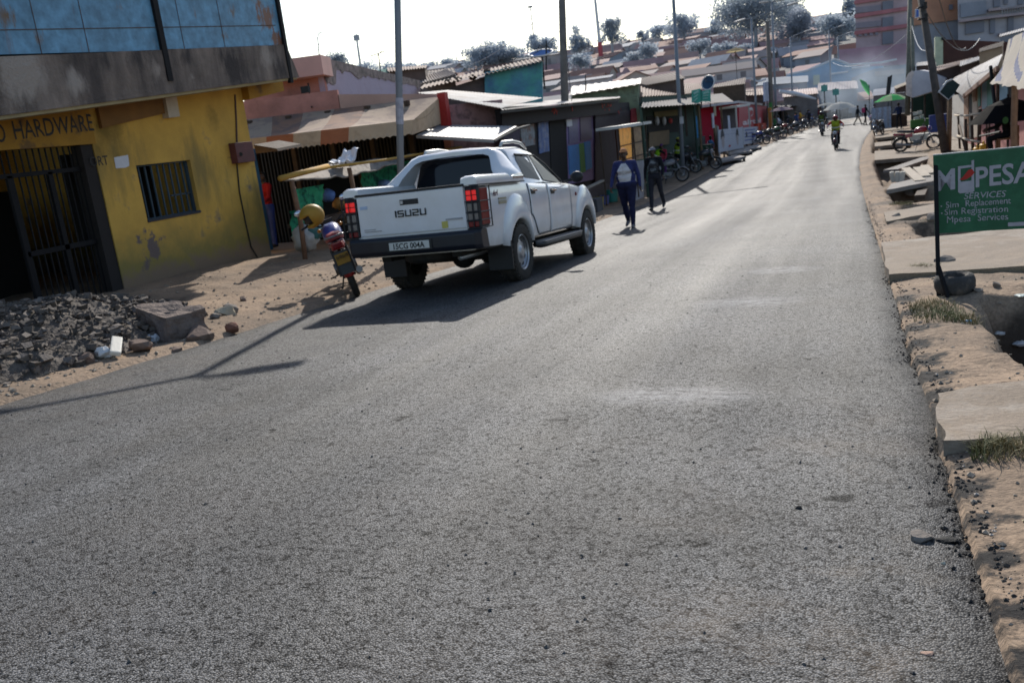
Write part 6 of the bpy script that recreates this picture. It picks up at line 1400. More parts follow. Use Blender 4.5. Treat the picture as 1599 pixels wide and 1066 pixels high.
slabs([(1386, 428), (1625, 414), (1625, 352), (1376, 378)], .07, .12, 'widest pale slab, behind the green sign post', group=GS_, rough=.03)
slabs([(1384, 346), (1470, 329), (1466, 317), (1380, 332)], .07, .14, 'narrow slab over the ditch just left of the green sign', group=GS_)
slabs([(1384, 297), (1470, 280), (1464, 271), (1392, 287)], .10, .10, 'long grey slab tilted over the ditch below the pale boards', M_slab2, group=GS_)
slabs([(1366, 250), (1480, 241), (1470, 228), (1366, 236)], .06, .14, 'slab under the red motorbike on the right', M_slab, group=GS_)
slabs([(1366, 229), (1440, 221), (1430, 216), (1366, 223)], .08, .14, 'slab behind the red motorbike, third from far end', M_slab, group=GS_)
slabs([(1367, 216), (1425, 209), (1418, 205), (1367, 211)], .08, .14, 'thin slab beyond the red motorbike, second from far end', M_slab, group=GS_)
slabs([(1368, 206), (1412, 201), (1408, 198), (1368, 202)], .08, .12, 'farthest slab near the green umbrella', M_slab, group=GS_)
def plank(p, q, w, th, h, label, m=M_plank, name='plank', group='loose boards over the ditch'):
    a, b_ = GR(*p, h), GR(*q, h); o = MB().bar(a, b_, w, th).build(name, m, at=(a + b_) / 2 - V((0, 0, .05))); return tag(o, label, 'plank', group)
plank((1391, 267), (1452, 246), .48, .09, .02, 'broad grey board lying diagonally across the ditch', M_slab2)
plank((1414, 263), (1437, 283), .26, .06, .10, 'pale board slanting down, left of three short boards')
plank((1432, 262), (1446, 276), .24, .06, .12, 'pale short board, middle of three')
plank((1443, 259), (1456, 271), .24, .06, .12, 'pale short board, right of three')
plank((1400, 275), (1456, 268), .10, .10, .03, 'thin rail under the three short boards', M_woodd)
plank((1446, 288), (1436, 308), .22, .10, -.1, 'dark prop under the long tilted slab', M_woodd)
for i, px0 in enumerate((1394, 1402, 1409)):
    p = GR(px0, 284, .0); o = MB().cbox(p + V((0, 0, .14)), (.13, .2, .30), Mx.Rotation(R(8 * i - 8), 4, 'Y')).build('stone_block', mat('white_block', (.62, .58, .50), .9, .12, 5), at=p, bevel=.03); tag(o, ('left', 'middle', 'right')[i] + ' of three whitish blocks beside the pale boards', 'block', 'whitish blocks')
def rock(px0, py0, r, label, m=M_stone, fl=(1, 1, .7), seed=0, h=0, p=None, name='rock', cat='rock', group=None, dz=.42):
    p = p or (G(px0, py0)); rg = random.Random(seed or int(px0 * 7 + py0)); q = MB()
    bm = bmesh.new(); bmesh.ops.create_icosphere(bm, subdivisions=2, radius=1)
    pl = [(V((rg.gauss(0, 1), rg.gauss(0, 1), rg.gauss(0, 1))).normalized(), rg.uniform(.45, .95)) for _ in range(16)]
    for v in bm.verts:
        for n, d in pl:
            k = v.co.dot(n)
            if k > d: v.co -= n * (k - d)
    vs = [p + V((v.co.x * r * fl[0], v.co.y * r * fl[1], v.co.z * r * fl[2] + r * fl[2] * dz + h)) for v in bm.verts]; fs = [[v.index for v in f.verts] for f in bm.faces]; bm.free()
    o = from_pydata(name, vs, fs, m, at=p); return tag(o, label, cat, group)
# --- green sign
TL = at(1457, 243, 7.2); TR_ = at(1599, 229.6, 6.9); ud = (TR_ - TL).normalized(); TRf = TL + ud * 1.18
BL = at(1459.5, 365, 7.23); nrm = ud.cross(V((0, 0, 1))).normalized()
if nrm.dot(EYE - TL) < 0: nrm = -nrm
BL = planeP(1459.5, 365, TL, nrm); BRf = BL + ud * 1.18
S_ = thing('green_sign', 'green painted roadside sign offering mobile money services, on a metal post by a tyre', 'sign', G(1466, 463))
M_sgn = mat('sign_green', (.012, .095, .045), .55, .1, 3, .02, col2=(.02, .12, .06), amt=.4, scale2=6); M_sgw = mat('sign_white', (.36, .36, .41), .7, .1, 20, .02)
MB().prism([BL, BRf, TRf, TL], -nrm * .02).build('panel', M_sgn, S_)
MB().prism([TL, TRf, TRf + V((0, 0, .008)), TL + V((0, 0, .008))], -nrm * .022).build('panel_edge', mat('bare_edge', (.5, .52, .5), .5), S_)
q = MB(); pb = G(1466, 463)
q.bar(BL - nrm * .035 + ud * .012 + V((0, 0, .6)), V((pb.x, pb.y, pb.z - .1)), .032); q.bar(pb + V((.0, 0, .24)), pb + V((.07, -.12, -.05)), .025); q.build('post', M_dkst, S_); q = MB()
e_ = BRf - ud * .05 - nrm * .035; q.bar(e_ + V((0, 0, .6)), V((e_.x, e_.y, terr(e_.x, e_.y) - .1)), .032); q.build('post', M_dkst, S_)
def sp(px, py): return planeP(px, py, TL + nrm * .001, nrm)
def stext(body, x0, y0, x1, y1, hpx, bold=0, jit=0, seed=1, shear=0):
    p0, p1 = sp(x0, y0), sp(x1, y1); h = (sp(x0, y0) - sp(x0, y0 - hpx)).length
    return fit_text('lettering', body, p0, p1, h, M_sgw, S_, nrm, bold=bold, off=.002, jit=jit, seed=seed, shear=shear, ext=.001)
stext('M', 1462, 297.5, 1491.5, 294, 31, .035); stext('PESA', 1523.5, 292, 1614, 282.5, 31, .02)
stext('SERVICES', 1505.5, 311, 1571, 307, 9.5, 0, .004, 2, .15)
stext('Sim', 1477, 324.8, 1497, 323.5, 9.5, 0, .004, 3); stext('Replacement', 1508, 322.4, 1578.5, 317.5, 9.5, 0, .004, 4)
stext('Sim', 1475, 335.8, 1495, 334.8, 9.5, 0, .004, 5); stext('Registration', 1501.5, 334, 1574, 330.5, 9.5, 0, .004, 6)
stext('Mpesa', 1479, 348, 1516, 345.5, 10, 0, .004, 7); stext('Services', 1527, 344.8, 1574, 342.5, 10, 0, .004, 8)
q = MB()
for px0, py0 in ((1470, 322), (1470.5, 333)): c = sp(px0, py0) + nrm * .003; q.poly([c + ud * .006 * cos(2 * pi * i / 10) + V((0, 0, .006 * sin(2 * pi * i / 10))) for i in range(10)])
q.build('bullet_marks', M_sgw, S_)
MB().poly([sp(a, b) + nrm * .003 for a, b in ((1574, 347.5), (1626, 345), (1626, 351), (1574, 353.5))]).build('bar_mark', M_sgw, S_)
ph = MB()
def pq(pts, off=.003): ph.poly([sp(a, b) + nrm * off for a, b in pts])
pq([(1496, 260), (1500, 259.5), (1500, 284), (1496, 300)]); pq([(1517, 251), (1521, 249.5), (1521.5, 298), (1517, 284)]); pq([(1500, 259.5), (1517, 257.5), (1517, 261), (1500, 263.5)]); pq([(1496, 300), (1500, 284), (1517, 282), (1521.5, 298), (1519, 300), (1499, 302)])
ph.build('phone_emblem', M_sgw, S_)
MB().poly([sp(a, b) + nrm * .005 for a, b in ((1498, 280.5), (1503, 277), (1512, 265.5), (1518, 264), (1522, 269.5), (1517, 275), (1509, 280), (1502, 281.5))]).build('red_emblem', mat('sign_red', (.36, .02, .015), .6), S_)
# tyre and stones at its foot
tp = G(1493, 460); q = MB(); q.lathe([(.07, .015), (.10, .0), (.135, .012), (.150, .05), (.150, .10), (.135, .138), (.10, .150), (.075, .135), (.066, .075), (.07, .015)], 28, Mx.Translation(tp + V((.0, .10, 0))) @ Mx.Rotation(R(4), 4, 'X')); o = q.build('tyre', mat('dusty_tyre', (.055, .052, .05), .9, .3, 9, .2, col2=(.12, .10, .085), amt=.35, scale2=6), at=tp, smooth=50); tag(o, 'worn small tyre lying at the foot of the green sign', 'tyre')
rock(1475, 415, .11, 'grey rock on the slab behind the green sign post', dz=.4)
for i, (a, b, r_, lb) in enumerate(((1456, 345, .14, 'small rock in the ditch left of the green sign'), (1400, 340, .10, 'rock at the ditch edge by the narrow slab'), (1420, 305, .16, 'rock in the ditch under the tilted slab'), (1555, 447, .05, 'small stone on the gravel right of the tyre'), (1527, 455, .04, 'dark stone beside the tyre'))): rock(a, b, r_, lb)
def litter(px0, py0, sz, c, label, seed=1, name='litter', fl=.35, rough=.6):
    p = G(px0, py0); o = MB().ball(p + V((0, 0, sz * fl * .6)), (sz, sz * .7, sz * fl), 9, 6, jit=.35, seed=seed).build(name, mat('lit_%.2f_%.2f_%.2f' % c, c, rough, .15, 20), at=p); return tag(o, label, 'litter', 'litter on the right-hand verge')
litter(1513, 502, .022, (.04, .30, .55), 'bright blue bottle cap in the grass by the ditch', 2, 'bottle_cap')
litter(1560, 522, .04, (.60, .58, .55), 'white scrap in the ditch left of the larger one', 3); litter(1594, 538, .05, (.60, .58, .56), 'white crumpled scrap at the right edge of the ditch', 4)
litter(1597, 462, .05, (.55, .62, .58), 'pale flat scrap on the gravel at the right edge', 5, fl=.15); litter(1529, 617, .018, (.62, .6, .56), 'white scrap on the nearest slab', 6)
litter(1440, 412, .05, (.60, .58, .54), 'short white stick on the slab edge left of the sign post', 7, fl=.2)
# stones lying on the tarmac
def rroad(px0, py0): v = pxray(px0, py0); lo, hi = .5, 100; return GR(px0, py0, -.030)
rock(1441, 840, .048, 'flat grey stone lying on the tarmac near the right edge', fl=(1.1, .8, .5), p=rroad(1441, 842), seed=5)
rock(1482, 843, .045, 'dark tar lump next to the flat grey stone', mat('tar_lump', (.02, .019, .018), .9, .3, 20, .3), fl=(1.2, .6, .3), p=rroad(1482, 846), seed=6)
rock(1247, 796, .022, 'black tar lump alone in the right lane', MATS['tar_lump'], p=rroad(1247, 797), seed=7)
rock(1224, 848, .012, 'small black tar lump nearer than the lone one', MATS['tar_lump'], p=rroad(1224, 849), seed=8)
rock(990, 961, .011, 'tiny pale chip in the foreground centre', mat('pale_chip', (.5, .46, .36), .9), p=rroad(990, 962), seed=9)
rock(1473, 880, .010, 'tiny pale chip right of the tar lump', MATS['pale_chip'], p=rroad(1473, 880), seed=11)
rock(1450, 1020, .018, 'pinkish scrap on the tarmac at lower right', mat('pink_chip', (.42, .27, .20), .9), fl=(1.3, .8, .4), p=rroad(1450, 1021), seed=10)
rock(427, 1003, .010, 'tiny white chip at lower left of the tarmac', mat('white_chip', (.6, .6, .58), .9), p=rroad(427, 1003), seed=12)
rg = random.Random(31)
for i in range(9):
    y = rg.uniform(3, 7.5); x = rg.uniform(.45, .85); c_ = rg.choice([(.55, .54, .50), (.10, .16, .30), (.40, .10, .07), (.30, .24, .10)]); p = gnd(x, y); s_ = rg.uniform(.008, .018)
    o = MB().ball(p + V((0, 0, s_ * .4)), (s_, s_ * .7, s_ * .35), 8, 5, jit=.35, seed=i).build('litter', mat('lit_%.2f_%.2f_%.2f' % c_, c_, .6, .15, 20), at=p); tag(o, 'tiny scrap of litter on the dirt beside the right edge of the tarmac', 'litter', 'tiny scraps on the right-hand dirt')
# --- loose gravel, clods, tar crumbs, grass
def scatter(name, label, n, where, size, m, flat=.6, seed=1):
    rg = random.Random(seed); vs = []; fs = []; 
    base = [V((1, 0, 0)), V((0, 1, 0)), V((-1, 0, 0)), V((0, -1, 0)), V((0, 0, 1)), V((0, 0, -1))]; tri = [(0, 1, 4), (1, 2, 4), (2, 3, 4), (3, 0, 4), (1, 0, 5), (2, 1, 5), (3, 2, 5), (0, 3, 5)]
    for _ in range(n):
        w_ = where(rg)
        if w_ is None: continue
        x, y, z = w_; s_ = size(rg); o = len(vs); a = rg.uniform(0, 6.28); e = [rg.uniform(.6, 1.3) for _ in range(6)]
        for b, k in zip(base, e): c = b * s_ * k; vs.append(V((x + c.x * cos(a) - c.y * sin(a), y + c.x * sin(a) + c.y * cos(a), z + c.z * flat + s_ * .25)))
        fs += [[o + i for i in t] for t in tri]
    o = from_pydata(name, vs, fs, m); o['kind'] = 'stuff'; return tag(o, label, name.replace('_', ' '))
def sz(a, b): return lambda rg: a + (b - a) * rg.random() ** 3
def w_right(rg): y = 1.5 + 24 * rg.random() ** 1.7; x = REDGE + .02 + rg.random() ** 1.3 * 2.2; return x, y, terr(x, y)
def w_left(rg): y = 5 + 22 * rg.random() ** 1.4; x = LEDGE - .03 - rg.random() ** 1.5 * 3.6; return x, y, terr(x, y)
scatter('gravel', 'loose stones and clods scattered on the right-hand dirt verge', 2600, w_right, sz(.003, .020), mat('verge_stone', (.30, .245, .19), .95, .35, 3), seed=2)
scatter('gravel', 'loose stones scattered on the left-hand dirt verge', 2600, w_left, sz(.005, .034), MATS['verge_stone'], seed=3)
def w_edge(rg): y = 1.4 + 20 * rg.random() ** 1.8; re = REDGE + .10 * NZ.noise(V((y * .4, 5, 0))) + .055 * NZ.noise(V((y * 2.4, 6, 0))); x = re + .02 + rg.gauss(.0, .035); return x, y, (terr(x, y) if x > re + .03 else zr(y) - .028)
scatter('tar_crumbs', 'black tar crumbs along the ragged right edge of the tarmac', 5200, w_edge, sz(.002, .012), mat('tar_crumb', (.025, .024, .023), .85, .3, 30), seed=4)
scatter('gravel', 'pale chippings along the right edge between tar and dirt', 700, lambda rg: (lambda y: (lambda x: (x, y, max(terr(x, y), zr(y) - .03)))(REDGE + .10 * NZ.noise(V((y * .4, 5, 0))) + .055 * NZ.noise(V((y * 2.4, 6, 0))) + .06 + abs(rg.gauss(0, .03))))(2 + 22 * rg.random() ** 1.3), sz(.002, .010), mat('pale_chipping', (.40, .35, .30), .95, .2, 9), seed=8)
def w_road(rg): y = 1.6 + 14 * rg.random() ** 1.6; x = -6 + 6.2 * rg.random(); return x, y, road_z(x, y)
scatter('grit', 'loose chippings on the new tarmac', 2600, w_road, sz(.0025, .010), mat('road_grit', (.09, .085, .08), .8, .5, 40), seed=5)
scatter('grit', 'black bits of tar on the new tarmac', 150, w_road, sz(.002, .008), MATS['tar_crumb'], flat=.5, seed=15)
def grass(name, label, patches, m, seed=1):
    rg = random.Random(seed); vs = []; fs = []
    for px0, py0, rx, ry, n, hh in patches:
        c = G(px0, py0)
        for _ in range(n):
            a = rg.uniform(0, 6.28); rr = rg.random() ** .6; x, y = c.x + rx * rr * cos(a), c.y + ry * rr * sin(a)
            if x < REDGE + .06 and y < 30: continue
            z = terr(x, y); h = hh * rg.uniform(.25, 1.3); b = rg.uniform(0, 6.28); l = h * rg.uniform(.3, 1.5); w_ = .0013 + .0018 * rg.random()
            d = V((cos(b), sin(b), 0)); s_ = V((-sin(b), cos(b), 0)) * w_; p = V((x, y, z)); o = len(vs)
            vs += [p - s_, p + s_, p + d * l * .4 + V((0, 0, h * .7)) + s_ * .7, p + d * l * .4 + V((0, 0, h * .7)) - s_ * .7, p + d * l + V((0, 0, h))]
            fs += [[o, o + 1, o + 2, o + 3], [o + 3, o + 2, o + 4]]
    o = from_pydata(name, vs, fs, m, recalc=False); o['kind'] = 'stuff'; return tag(o, label, 'grass')
M_grs = mat('verge_grass', (.11, .125, .045), .8, .4, 30, 0, col2=(.24, .20, .10), amt=.55, scale2=4)
grass('grass', 'sparse grass along the edge of the right-hand ditch', [(1462, 487, .20, .40, 700, .05), (1445, 478, .14, .3, 300, .045), (1510, 500, .14, .2, 260, .06), (1440, 420, .18, .14, 700, .05), (1580, 705, .14, .09, 300, .06), (1548, 700, .08, .05, 300, .05), (1405, 320, .2, .3, 300, .06), (1420, 335, .15, .2, 200, .06), (1400, 278, .25, .25, 300, .07), (1440, 240, .5, .4, 400, .09), (1465, 350, .3, .3, 200, .05), (1395, 440, .05, .1, 60, .04)], M_grs)
grass('grass', 'thin weeds on the left verge ahead of the pickup', [(905, 362, .35, .4, 200, .06), (610, 430, .4, .5, 160, .06)], M_grs, 3)

# ------------------------------------------------------------------ rubble heap on the left
M_rub2 = mat('rubble_dust', (.15, .122, .10), .95, .4, 4, .6, 16, col2=(.045, .04, .038), amt=.45, scale2=3, soft=.3, bdist=.04)
hc_ = (-8.2, 6.3)
def hp(x, y):
    u = ((x - hc_[0]) / 1.55) ** 2 + ((y - hc_[1]) / 2.8) ** 2
    return .50 * max(0, 1 - u) ** .8 * (1 + .3 * NZ.noise(V((x * 1.7, y * 1.7, 0)))) + (.05 * NZ.noise(V((x * 5, y * 5, 0))) if u < 1 else 0)
q = MB(); 
q.grid(lambda u, v: (lambda x, y: V((x, y, terr(x, y) - .04 + max(0, hp(x, y)))))(hc_[0] - 1.7 + 3.4 * u, hc_[1] - 3.3 + 6.6 * v), 60, 90)
rg = random.Random(11); o1 = len(q.v)
base = [V((1, 0, 0)), V((0, 1, 0)), V((-1, 0, 0)), V((0, -1, 0)), V((0, 0, 1)), V((0, 0, -1))]
for i in range(8000):
    a = rg.uniform(0, 6.28); r_ = rg.random() ** .5; x, y = hc_[0] + 1.6 * r_ * cos(a), hc_[1] + 2.85 * r_ * sin(a); s_ = .007 + .05 * rg.random() ** 6 + (.05 * rg.random() if rg.random() < .008 else 0)
    z = terr(x, y) + max(0, hp(x, y)); q.mat(1 if rg.random() < .5 else 2)
    M_ = Mx.Rotation(rg.uniform(0, 6.28), 3, 'Z') @ Mx.Rotation(rg.uniform(0, 3), 3, 'X'); d_ = V((rg.uniform(.7, 1.5), rg.uniform(.6, 1.1), rg.uniform(.35, .8))) * s_
    pts = [(-1, -1, -1), (1, -1, -1), (1, 1, -1), (-1, 1, -1), (-1, -1, 1), (1, -1, 1), (1, 1, 1), (-1, 1, 1)]
    q.hexa([V((x, y, z)) + M_ @ V((p[0] * d_.x * rg.uniform(.4, 1), p[1] * d_.y * rg.uniform(.4, 1), p[2] * d_.z * rg.uniform(.4, 1))) for p in pts])
rb_ = q.build('rubble_heap', [M_rub2, mat('rubble_grey', (.15, .125, .108), .95, .3, 5, .3), mat('rubble_dark', (.085, .07, .06), .95, .3, 5, .3)]); rb_['kind'] = 'stuff'; tag(rb_, 'grey heap of broken rubble in front of the barred gate', 'rubble')
def blk(pts_px, X, h, label): pass
p = G(238, 534); bm = bmesh.new(); bmesh.ops.create_cube(bm, size=1); bmesh.ops.subdivide_edges(bm, edges=bm.edges[:], cuts=9, use_grid_fill=True)
Mb = Mx.Translation(p + V((.02, .30, .13))) @ Mx.Rotation(R(-22), 4, 'Z') @ Mx.Rotation(R(7), 4, 'Y') @ Mx.Diagonal((.66, .42, .33, 1)); vs = []
for v in bm.verts:
    q_ = Mb @ v.co; nn = NZ.noise(q_ * 4) * .09 + NZ.noise(q_ * 11) * .035; q_ += (q_ - Mb.translation).normalized() * nn; vs.append(q_)
o = from_pydata('concrete_block', vs, [[v.index for v in f.verts] for f in bm.faces], mat('broken_concrete', (.20, .15, .125), .95, .25, 3, .5, 20, col2=(.11, .085, .075), amt=.4, scale2=3, bdist=.03), at=p); bm.free(); tag(o, 'large broken concrete slab end beside the rubble heap', 'concrete block')
M_brk = mat('brown_rock', (.17, .115, .09), .95, .25, 5, .3, 25)
for a, b, r_, lb, m in ((311, 528, .17, 'brown squarish rock right of the broken concrete slab', M_brk), (364, 518, .10, 'small reddish brick piece at the road edge', mat('brick_red', (.22, .10, .065), .95, .2, 6, .2)), (218, 548, .16, 'brown rock with a yellow-painted corner before the rubble', M_brk), (135, 566, .13, 'brown rock at the near end of the rubble', M_brk), (361, 488, .12, 'grey stone right of the pale stone on the verge', M_stone), (352, 491, .13, 'pale flat stone on the sandy verge', mat('pale_stone', (.42, .36, .26), .95, .15, 6)), (338, 497, .08, 'small grey stone below the pale stone', M_stone), (275, 550, .07, 'small rock between the brown rocks', M_brk), (380, 470, .07, 'dark stone on the verge near the yellow wall', M_brk)):
    rock(a, b, r_, lb, m, fl=(1.1, 1, .75), group='rocks by the rubble heap')
p = G(185, 556); o = MB().cbox(p + V((0, 0, .10)), (.34, .10, .05), Mx.Rotation(R(25), 4, 'Y') @ Mx.Rotation(R(-50), 4, 'Z')).build('broken_tile', mat('white_tile', (.60, .57, .50), .7, .1, 6), at=p, bevel=.015); tag(o, 'white broken tile lying on the rubble edge', 'tile')
for a, b, s_, c, lb in ((162, 558, .09, (.62, .62, .62), 'white crumpled bag below the broken tile'), (240, 535, .08, (.50, .52, .55), 'pale bag beside the broken concrete slab'), (3, 560, .10, (.42, .43, .47), 'pale bag at the left end of the rubble'), (85, 506, .08, (.30, .25, .03), 'yellow scrap on the rubble heap')):
    p = G(a, b); p.z += max(0, hp(p.x, p.y)) * .0; o = MB().ball(p + V((0, 0, s_ * .5)), (s_, s_ * .8, s_ * .6), 10, 7, jit=.3, seed=a).build('litter', mat('lit_%.2f_%.2f_%.2f' % c, c, .6, .15, 20), at=p); tag(o, lb, 'litter', 'litter by the rubble heap')
# ------------------------------------------------------------------ right side of the street
XS4 = 4.6
Rw = thing('row_shop', 'low shop with white corner, pink wall, teal shutters and tin porch roof', 'shop', (XS4, 44, -1.4))
def rp_(name, pts, m, off=0, par=Rw, X=XS4, d=.06): return MB().prism(fp(X - off, pts), (d, 0, 0)).build(name, m, par)
M_cream = mat('cream_wall', (.56, .52, .46), .9, .1, 2, .05, col2=(.40, .34, .28), amt=.3, scale2=2); M_pkw = mat('rose_wall', (.52, .22, .20), .9, .15, 2, .05); M_brf = mat('brown_frame', (.22, .10, .045), .7, .2, 5); M_tls = mat('teal_shutter', (.13, .30, .26), .7, .12, 3); M_pbl = mat('pale_blue_panel', (.24, .38, .46), .7, .12, 3)
rp_('wall', [(1480, 150), (1508, 146), (1508, 218), (1481, 212)], M_cream)
rp_('wall', [(1507, 146), (1640, 60), (1640, 260), (1507, 222)], M_pkw)
rp_('door_frame', [(1505, 149), (1512, 146), (1512, 216), (1505, 214)], M_brf, .05); rp_('door_opening', [(1512, 145), (1519, 142), (1519, 218), (1512, 216)], M_dark, .03); rp_('curtain', [(1518, 144), (1526, 139), (1526, 214), (1518, 216)], mat('cream_curtain', (.50, .42, .34), .9, .2, 6), .06); rp_('door_frame', [(1519, 142), (1524, 139), (1524, 158), (1519, 160)], M_brf, .09)
rp_('shutter', [(1525, 130), (1530, 127), (1530, 166), (1525, 167)], M_tls, .04); rp_('window', [(1533, 125), (1541, 120), (1541, 170), (1533, 171)], mat('blue_window', (.14, .28, .36), .3, .15, 3), .04); rp_('shutter', [(1541, 120), (1550, 115), (1550, 166), (1541, 168)], M_tls, .05); rp_('shutter', [(1557, 115), (1573, 104), (1573, 158), (1557, 162)], M_pbl, .05); rp_('door_opening', [(1573, 104), (1584, 98), (1584, 200), (1573, 200)], M_dark, .03)
MB().sheet(onX(1557, 105, 4.1), onX(1503, 150, 4.1), onX(1474, 129, 5.6), onX(1566, 84, 5.6), 40, .012).build('porch_roof', M_galvw, Rw, recalc=False)
MB().bar(onX(1557.5, 107, 4.1), onX(1505, 150.5, 4.1), .07, .14).build('eave_board', mat('brown_eave', (.24, .13, .09), .9, .25, 3), Rw)
for i, (px0, py0) in enumerate(((1479, 127), (1558, 106))): p = onX(px0, py0, 4.15); MB().cyl((p.x, p.y, terr(p.x, p.y)), p, .05, n=6).build('post', M_woodd, Rw)
MB().box((3.6, 36, -2), (4.55, 52, terr(4.4, 44) + .06)).build('step', M_slab, Rw)
# shop with rounded white sign end
Rd = thing('counter_shop', 'shop with a rounded white fascia box, dark inside and a green counter', 'shop', onX(1440, 200, 4.0))
dR = 50
P_ = [(1416, 148), (1415.5, 124), (1419, 116), (1425, 111.5), (1436, 110), (1452, 112), (1476, 122), (1478, 136), (1425, 153)]
MB().prism([at(a, b, dR) for a, b in P_], (.3, .9, 0)).build('fascia_box', mat('off_white_box', (.60, .57, .58), .8, .1, 2), Rd, bevel=.012)
MB().prism([at(a, b, dR - .1) for a, b in ((1415, 149), (1414.8, 124), (1418.5, 115), (1424.5, 110.8), (1427.5, 114), (1424, 122), (1424, 152.5))], (0, .1, 0)).build('fascia_edge', mat('sunlit_edge', (.66, .55, .48), .8, .15, 6), Rd)  # sunlight on the left edge put into a warmer, paler strip
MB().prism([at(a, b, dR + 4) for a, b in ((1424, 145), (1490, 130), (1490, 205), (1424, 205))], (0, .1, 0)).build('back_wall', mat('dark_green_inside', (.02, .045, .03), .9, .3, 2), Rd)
MB().prism([at(a, b, dR + .3) for a, b in ((1422, 188), (1460, 184), (1460, 196), (1422, 200))], (0, .5, 0)).build('counter', mat('green_counter', (.08, .19, .04), .7, .15, 3), Rd)
for px0 in (1424, 1444, 1468): MB().cyl(at(px0, 205, dR + .5), at(px0, 140, dR + .5), .05, n=6).build('post', M_woodd, Rd)
for i, (px0, py0) in enumerate(((1428, 178), (1436, 176), (1431, 185), (1440, 182))): c = at(px0, py0, dR + 1.0); o = MB().cbox(c, (.25, .2, .18)).build('carton', mat('white_carton', (.60, .58, .55), .8, .1, 5), at=c); tag(o, ('upper left', 'upper right', 'lower left', 'lower right')[i] + ' white carton on the counter shop shelf', 'carton', 'cartons in the counter shop')
c = at(1469, 192, 47); o = MB().cbox(c, (1.1, .5, .9)).build('blue_crate', mat('deep_blue_crate', (.03, .05, .20), .6, .15, 4), at=c, bevel=.03); tag(o, 'deep blue crate behind the leaning pole', 'crate')
c = at(1437, 214, 43); o = MB().cbox(c, (.9, .5, .32)).build('white_box', mat('white_box', (.58, .57, .50), .8, .1, 4), at=c, bevel=.02); tag(o, 'white flat box behind the red motorbike seat', 'box')
# dark red-brown building above the roofs, with a pale green end pillar
Rb = thing('dark_building', 'dark red-brown wall with a pale green end pillar rising above the right-hand roofs', 'building', at(1520, 200, 62)); d = 60
MB().prism([at(a, b, d) for a, b in ((1472, 62), (1580, 66), (1580, 200), (1472, 200))], (.2, 3, 0)).build('wall', mat('red_brown_wall', (.075, .032, .025), .9, .3, 1), Rb)
MB().prism([at(a, b, d - .5) for a, b in ((1460, 57.5), (1472.5, 58.5), (1472.5, 200), (1460, 200))], (.2, 3, 0)).build('pillar', mat('pale_green_pillar', (.45, .48, .34), .9, .12, 3), Rb)
MB().prism([at(a, b, d - .6) for a, b in ((1470, 59), (1476, 59), (1476, 63), (1470, 63))], (.2, 3, 0)).build('cap', M_ink, Rb)
lean_roof('shed', 'rusty roof with a pale ridge between leaning pole and dark wall', [(1460, 112), (1508, 98), (1520, 90), (1461, 104)], 50, 55, M_rustroof, M_brw)
lean_roof('shed', 'grey metal roof strip with a lit ridge behind the tin porch', [(1498, 104), (1552, 86), (1560, 80), (1500, 96)], 46, 50, M_galvw, M_brw)
lean_roof('shed', 'brown plank roof at the right below the dark wall', [(1528, 82), (1566, 72), (1568, 64), (1530, 76)], 42, 46, M_woodd, mat('tan_wall', (.30, .22, .15), .9, .2, 2))
lean_roof('shed', 'low grey roof left of the leaning pole above the white fascia box', [(1430, 104), (1462, 100), (1460, 95), (1432, 98)], 56, 62, M_galv, M_brw)
lean_roof('shed', 'broken plank roof jutting left of the white fascia box', [(1398, 139), (1416, 132), (1415, 128), (1396, 135)], 54, 60, M_plank, M_brw, drop=.25)
# cloth awning over the near right
Ca = thing('cloth_awning', 'cream cloth awning with dark blue stripes and scalloped edge at the upper right', 'awning', onX(1585, 240, 3.9))
XA = 3.85
def aw_(u, v):
    t0 = onX(1575, 62, XA + 1.0).lerp(onX(1665, 15, XA + .6), u); b0_ = onX(1546, 128, XA).lerp(onX(1655, 146, XA - .3), u)
    p = t0.lerp(b0_, v); p.x += .09 * sin(u * 26 + 2 * v) * (.3 + v) ; p.z -= .22 * sin(pi * v) * (1 - u) + (.035 * abs(sin(u * 60)) if v > .99 else 0); p.y += .05 * sin(u * 31)
    return p
q = MB(); na = 96
q.grid(aw_, na, 14)
for k, f in enumerate(q.f):
    u = (k % na) / na; v = (k // na) / 14; q.m[k] = 1 if (.04 < u - .10 * v < .09 or .30 < u - .16 * v < .345) and v < .86 else 0
q.build('awning', [mat('cream_cloth', (.56, .50, .42), .9, .1, 3, .06, transl=.35), mat('navy_cloth', (.04, .06, .15), .9, .15, 3)], Ca, smooth=True, recalc=False)
p = onX(1585, 132, XA); MB().tube([(p.x, p.y, terr(p.x, p.y) - .1), (p.x - .02, p.y, p.z * .5 - .6), p], .075, 8).build('post', mat('tan_post', (.25, .14, .08), .9, .25, 5, .2), Ca)
# thin leaning iron post, stick fence, jerrycans, chair and sitter
ip = thing('iron_post', 'thin dark leaning iron post in front of the teal shutters', 'post', onX(1556, 240, 4.0)); MB().tube([onX(1547, 104, 4.0), onX(1550, 135, 4.0), onX(1556, 185, 4.0), onX(1557, 242, 4.0)], .05, 6).build('post', M_dkst, ip)
fn_ = thing('stick_fence', 'rough stick fence with two pale rails in front of the white-cornered shop', 'fence', onX(1510, 245, 3.95)); XF = 3.95
for a, b, r_ in (((1496, 178), (1500, 250), .04), ((1498, 196), (1512, 250), .045), ((1508, 186), (1510, 246), .05), ((1517, 180), (1520, 246), .05), ((1530, 170), (1529, 246), .06), ((1541, 186), (1541, 232), .025), ((1545, 186), (1545, 230), .025)): MB().tube([onX(*a, XF), (onX(*a, XF) + onX(*b, XF)) / 2 + V((0, .06, 0)), onX(*b, XF)], r_, 6).build('stick', M_woodd, fn_, smooth=True)
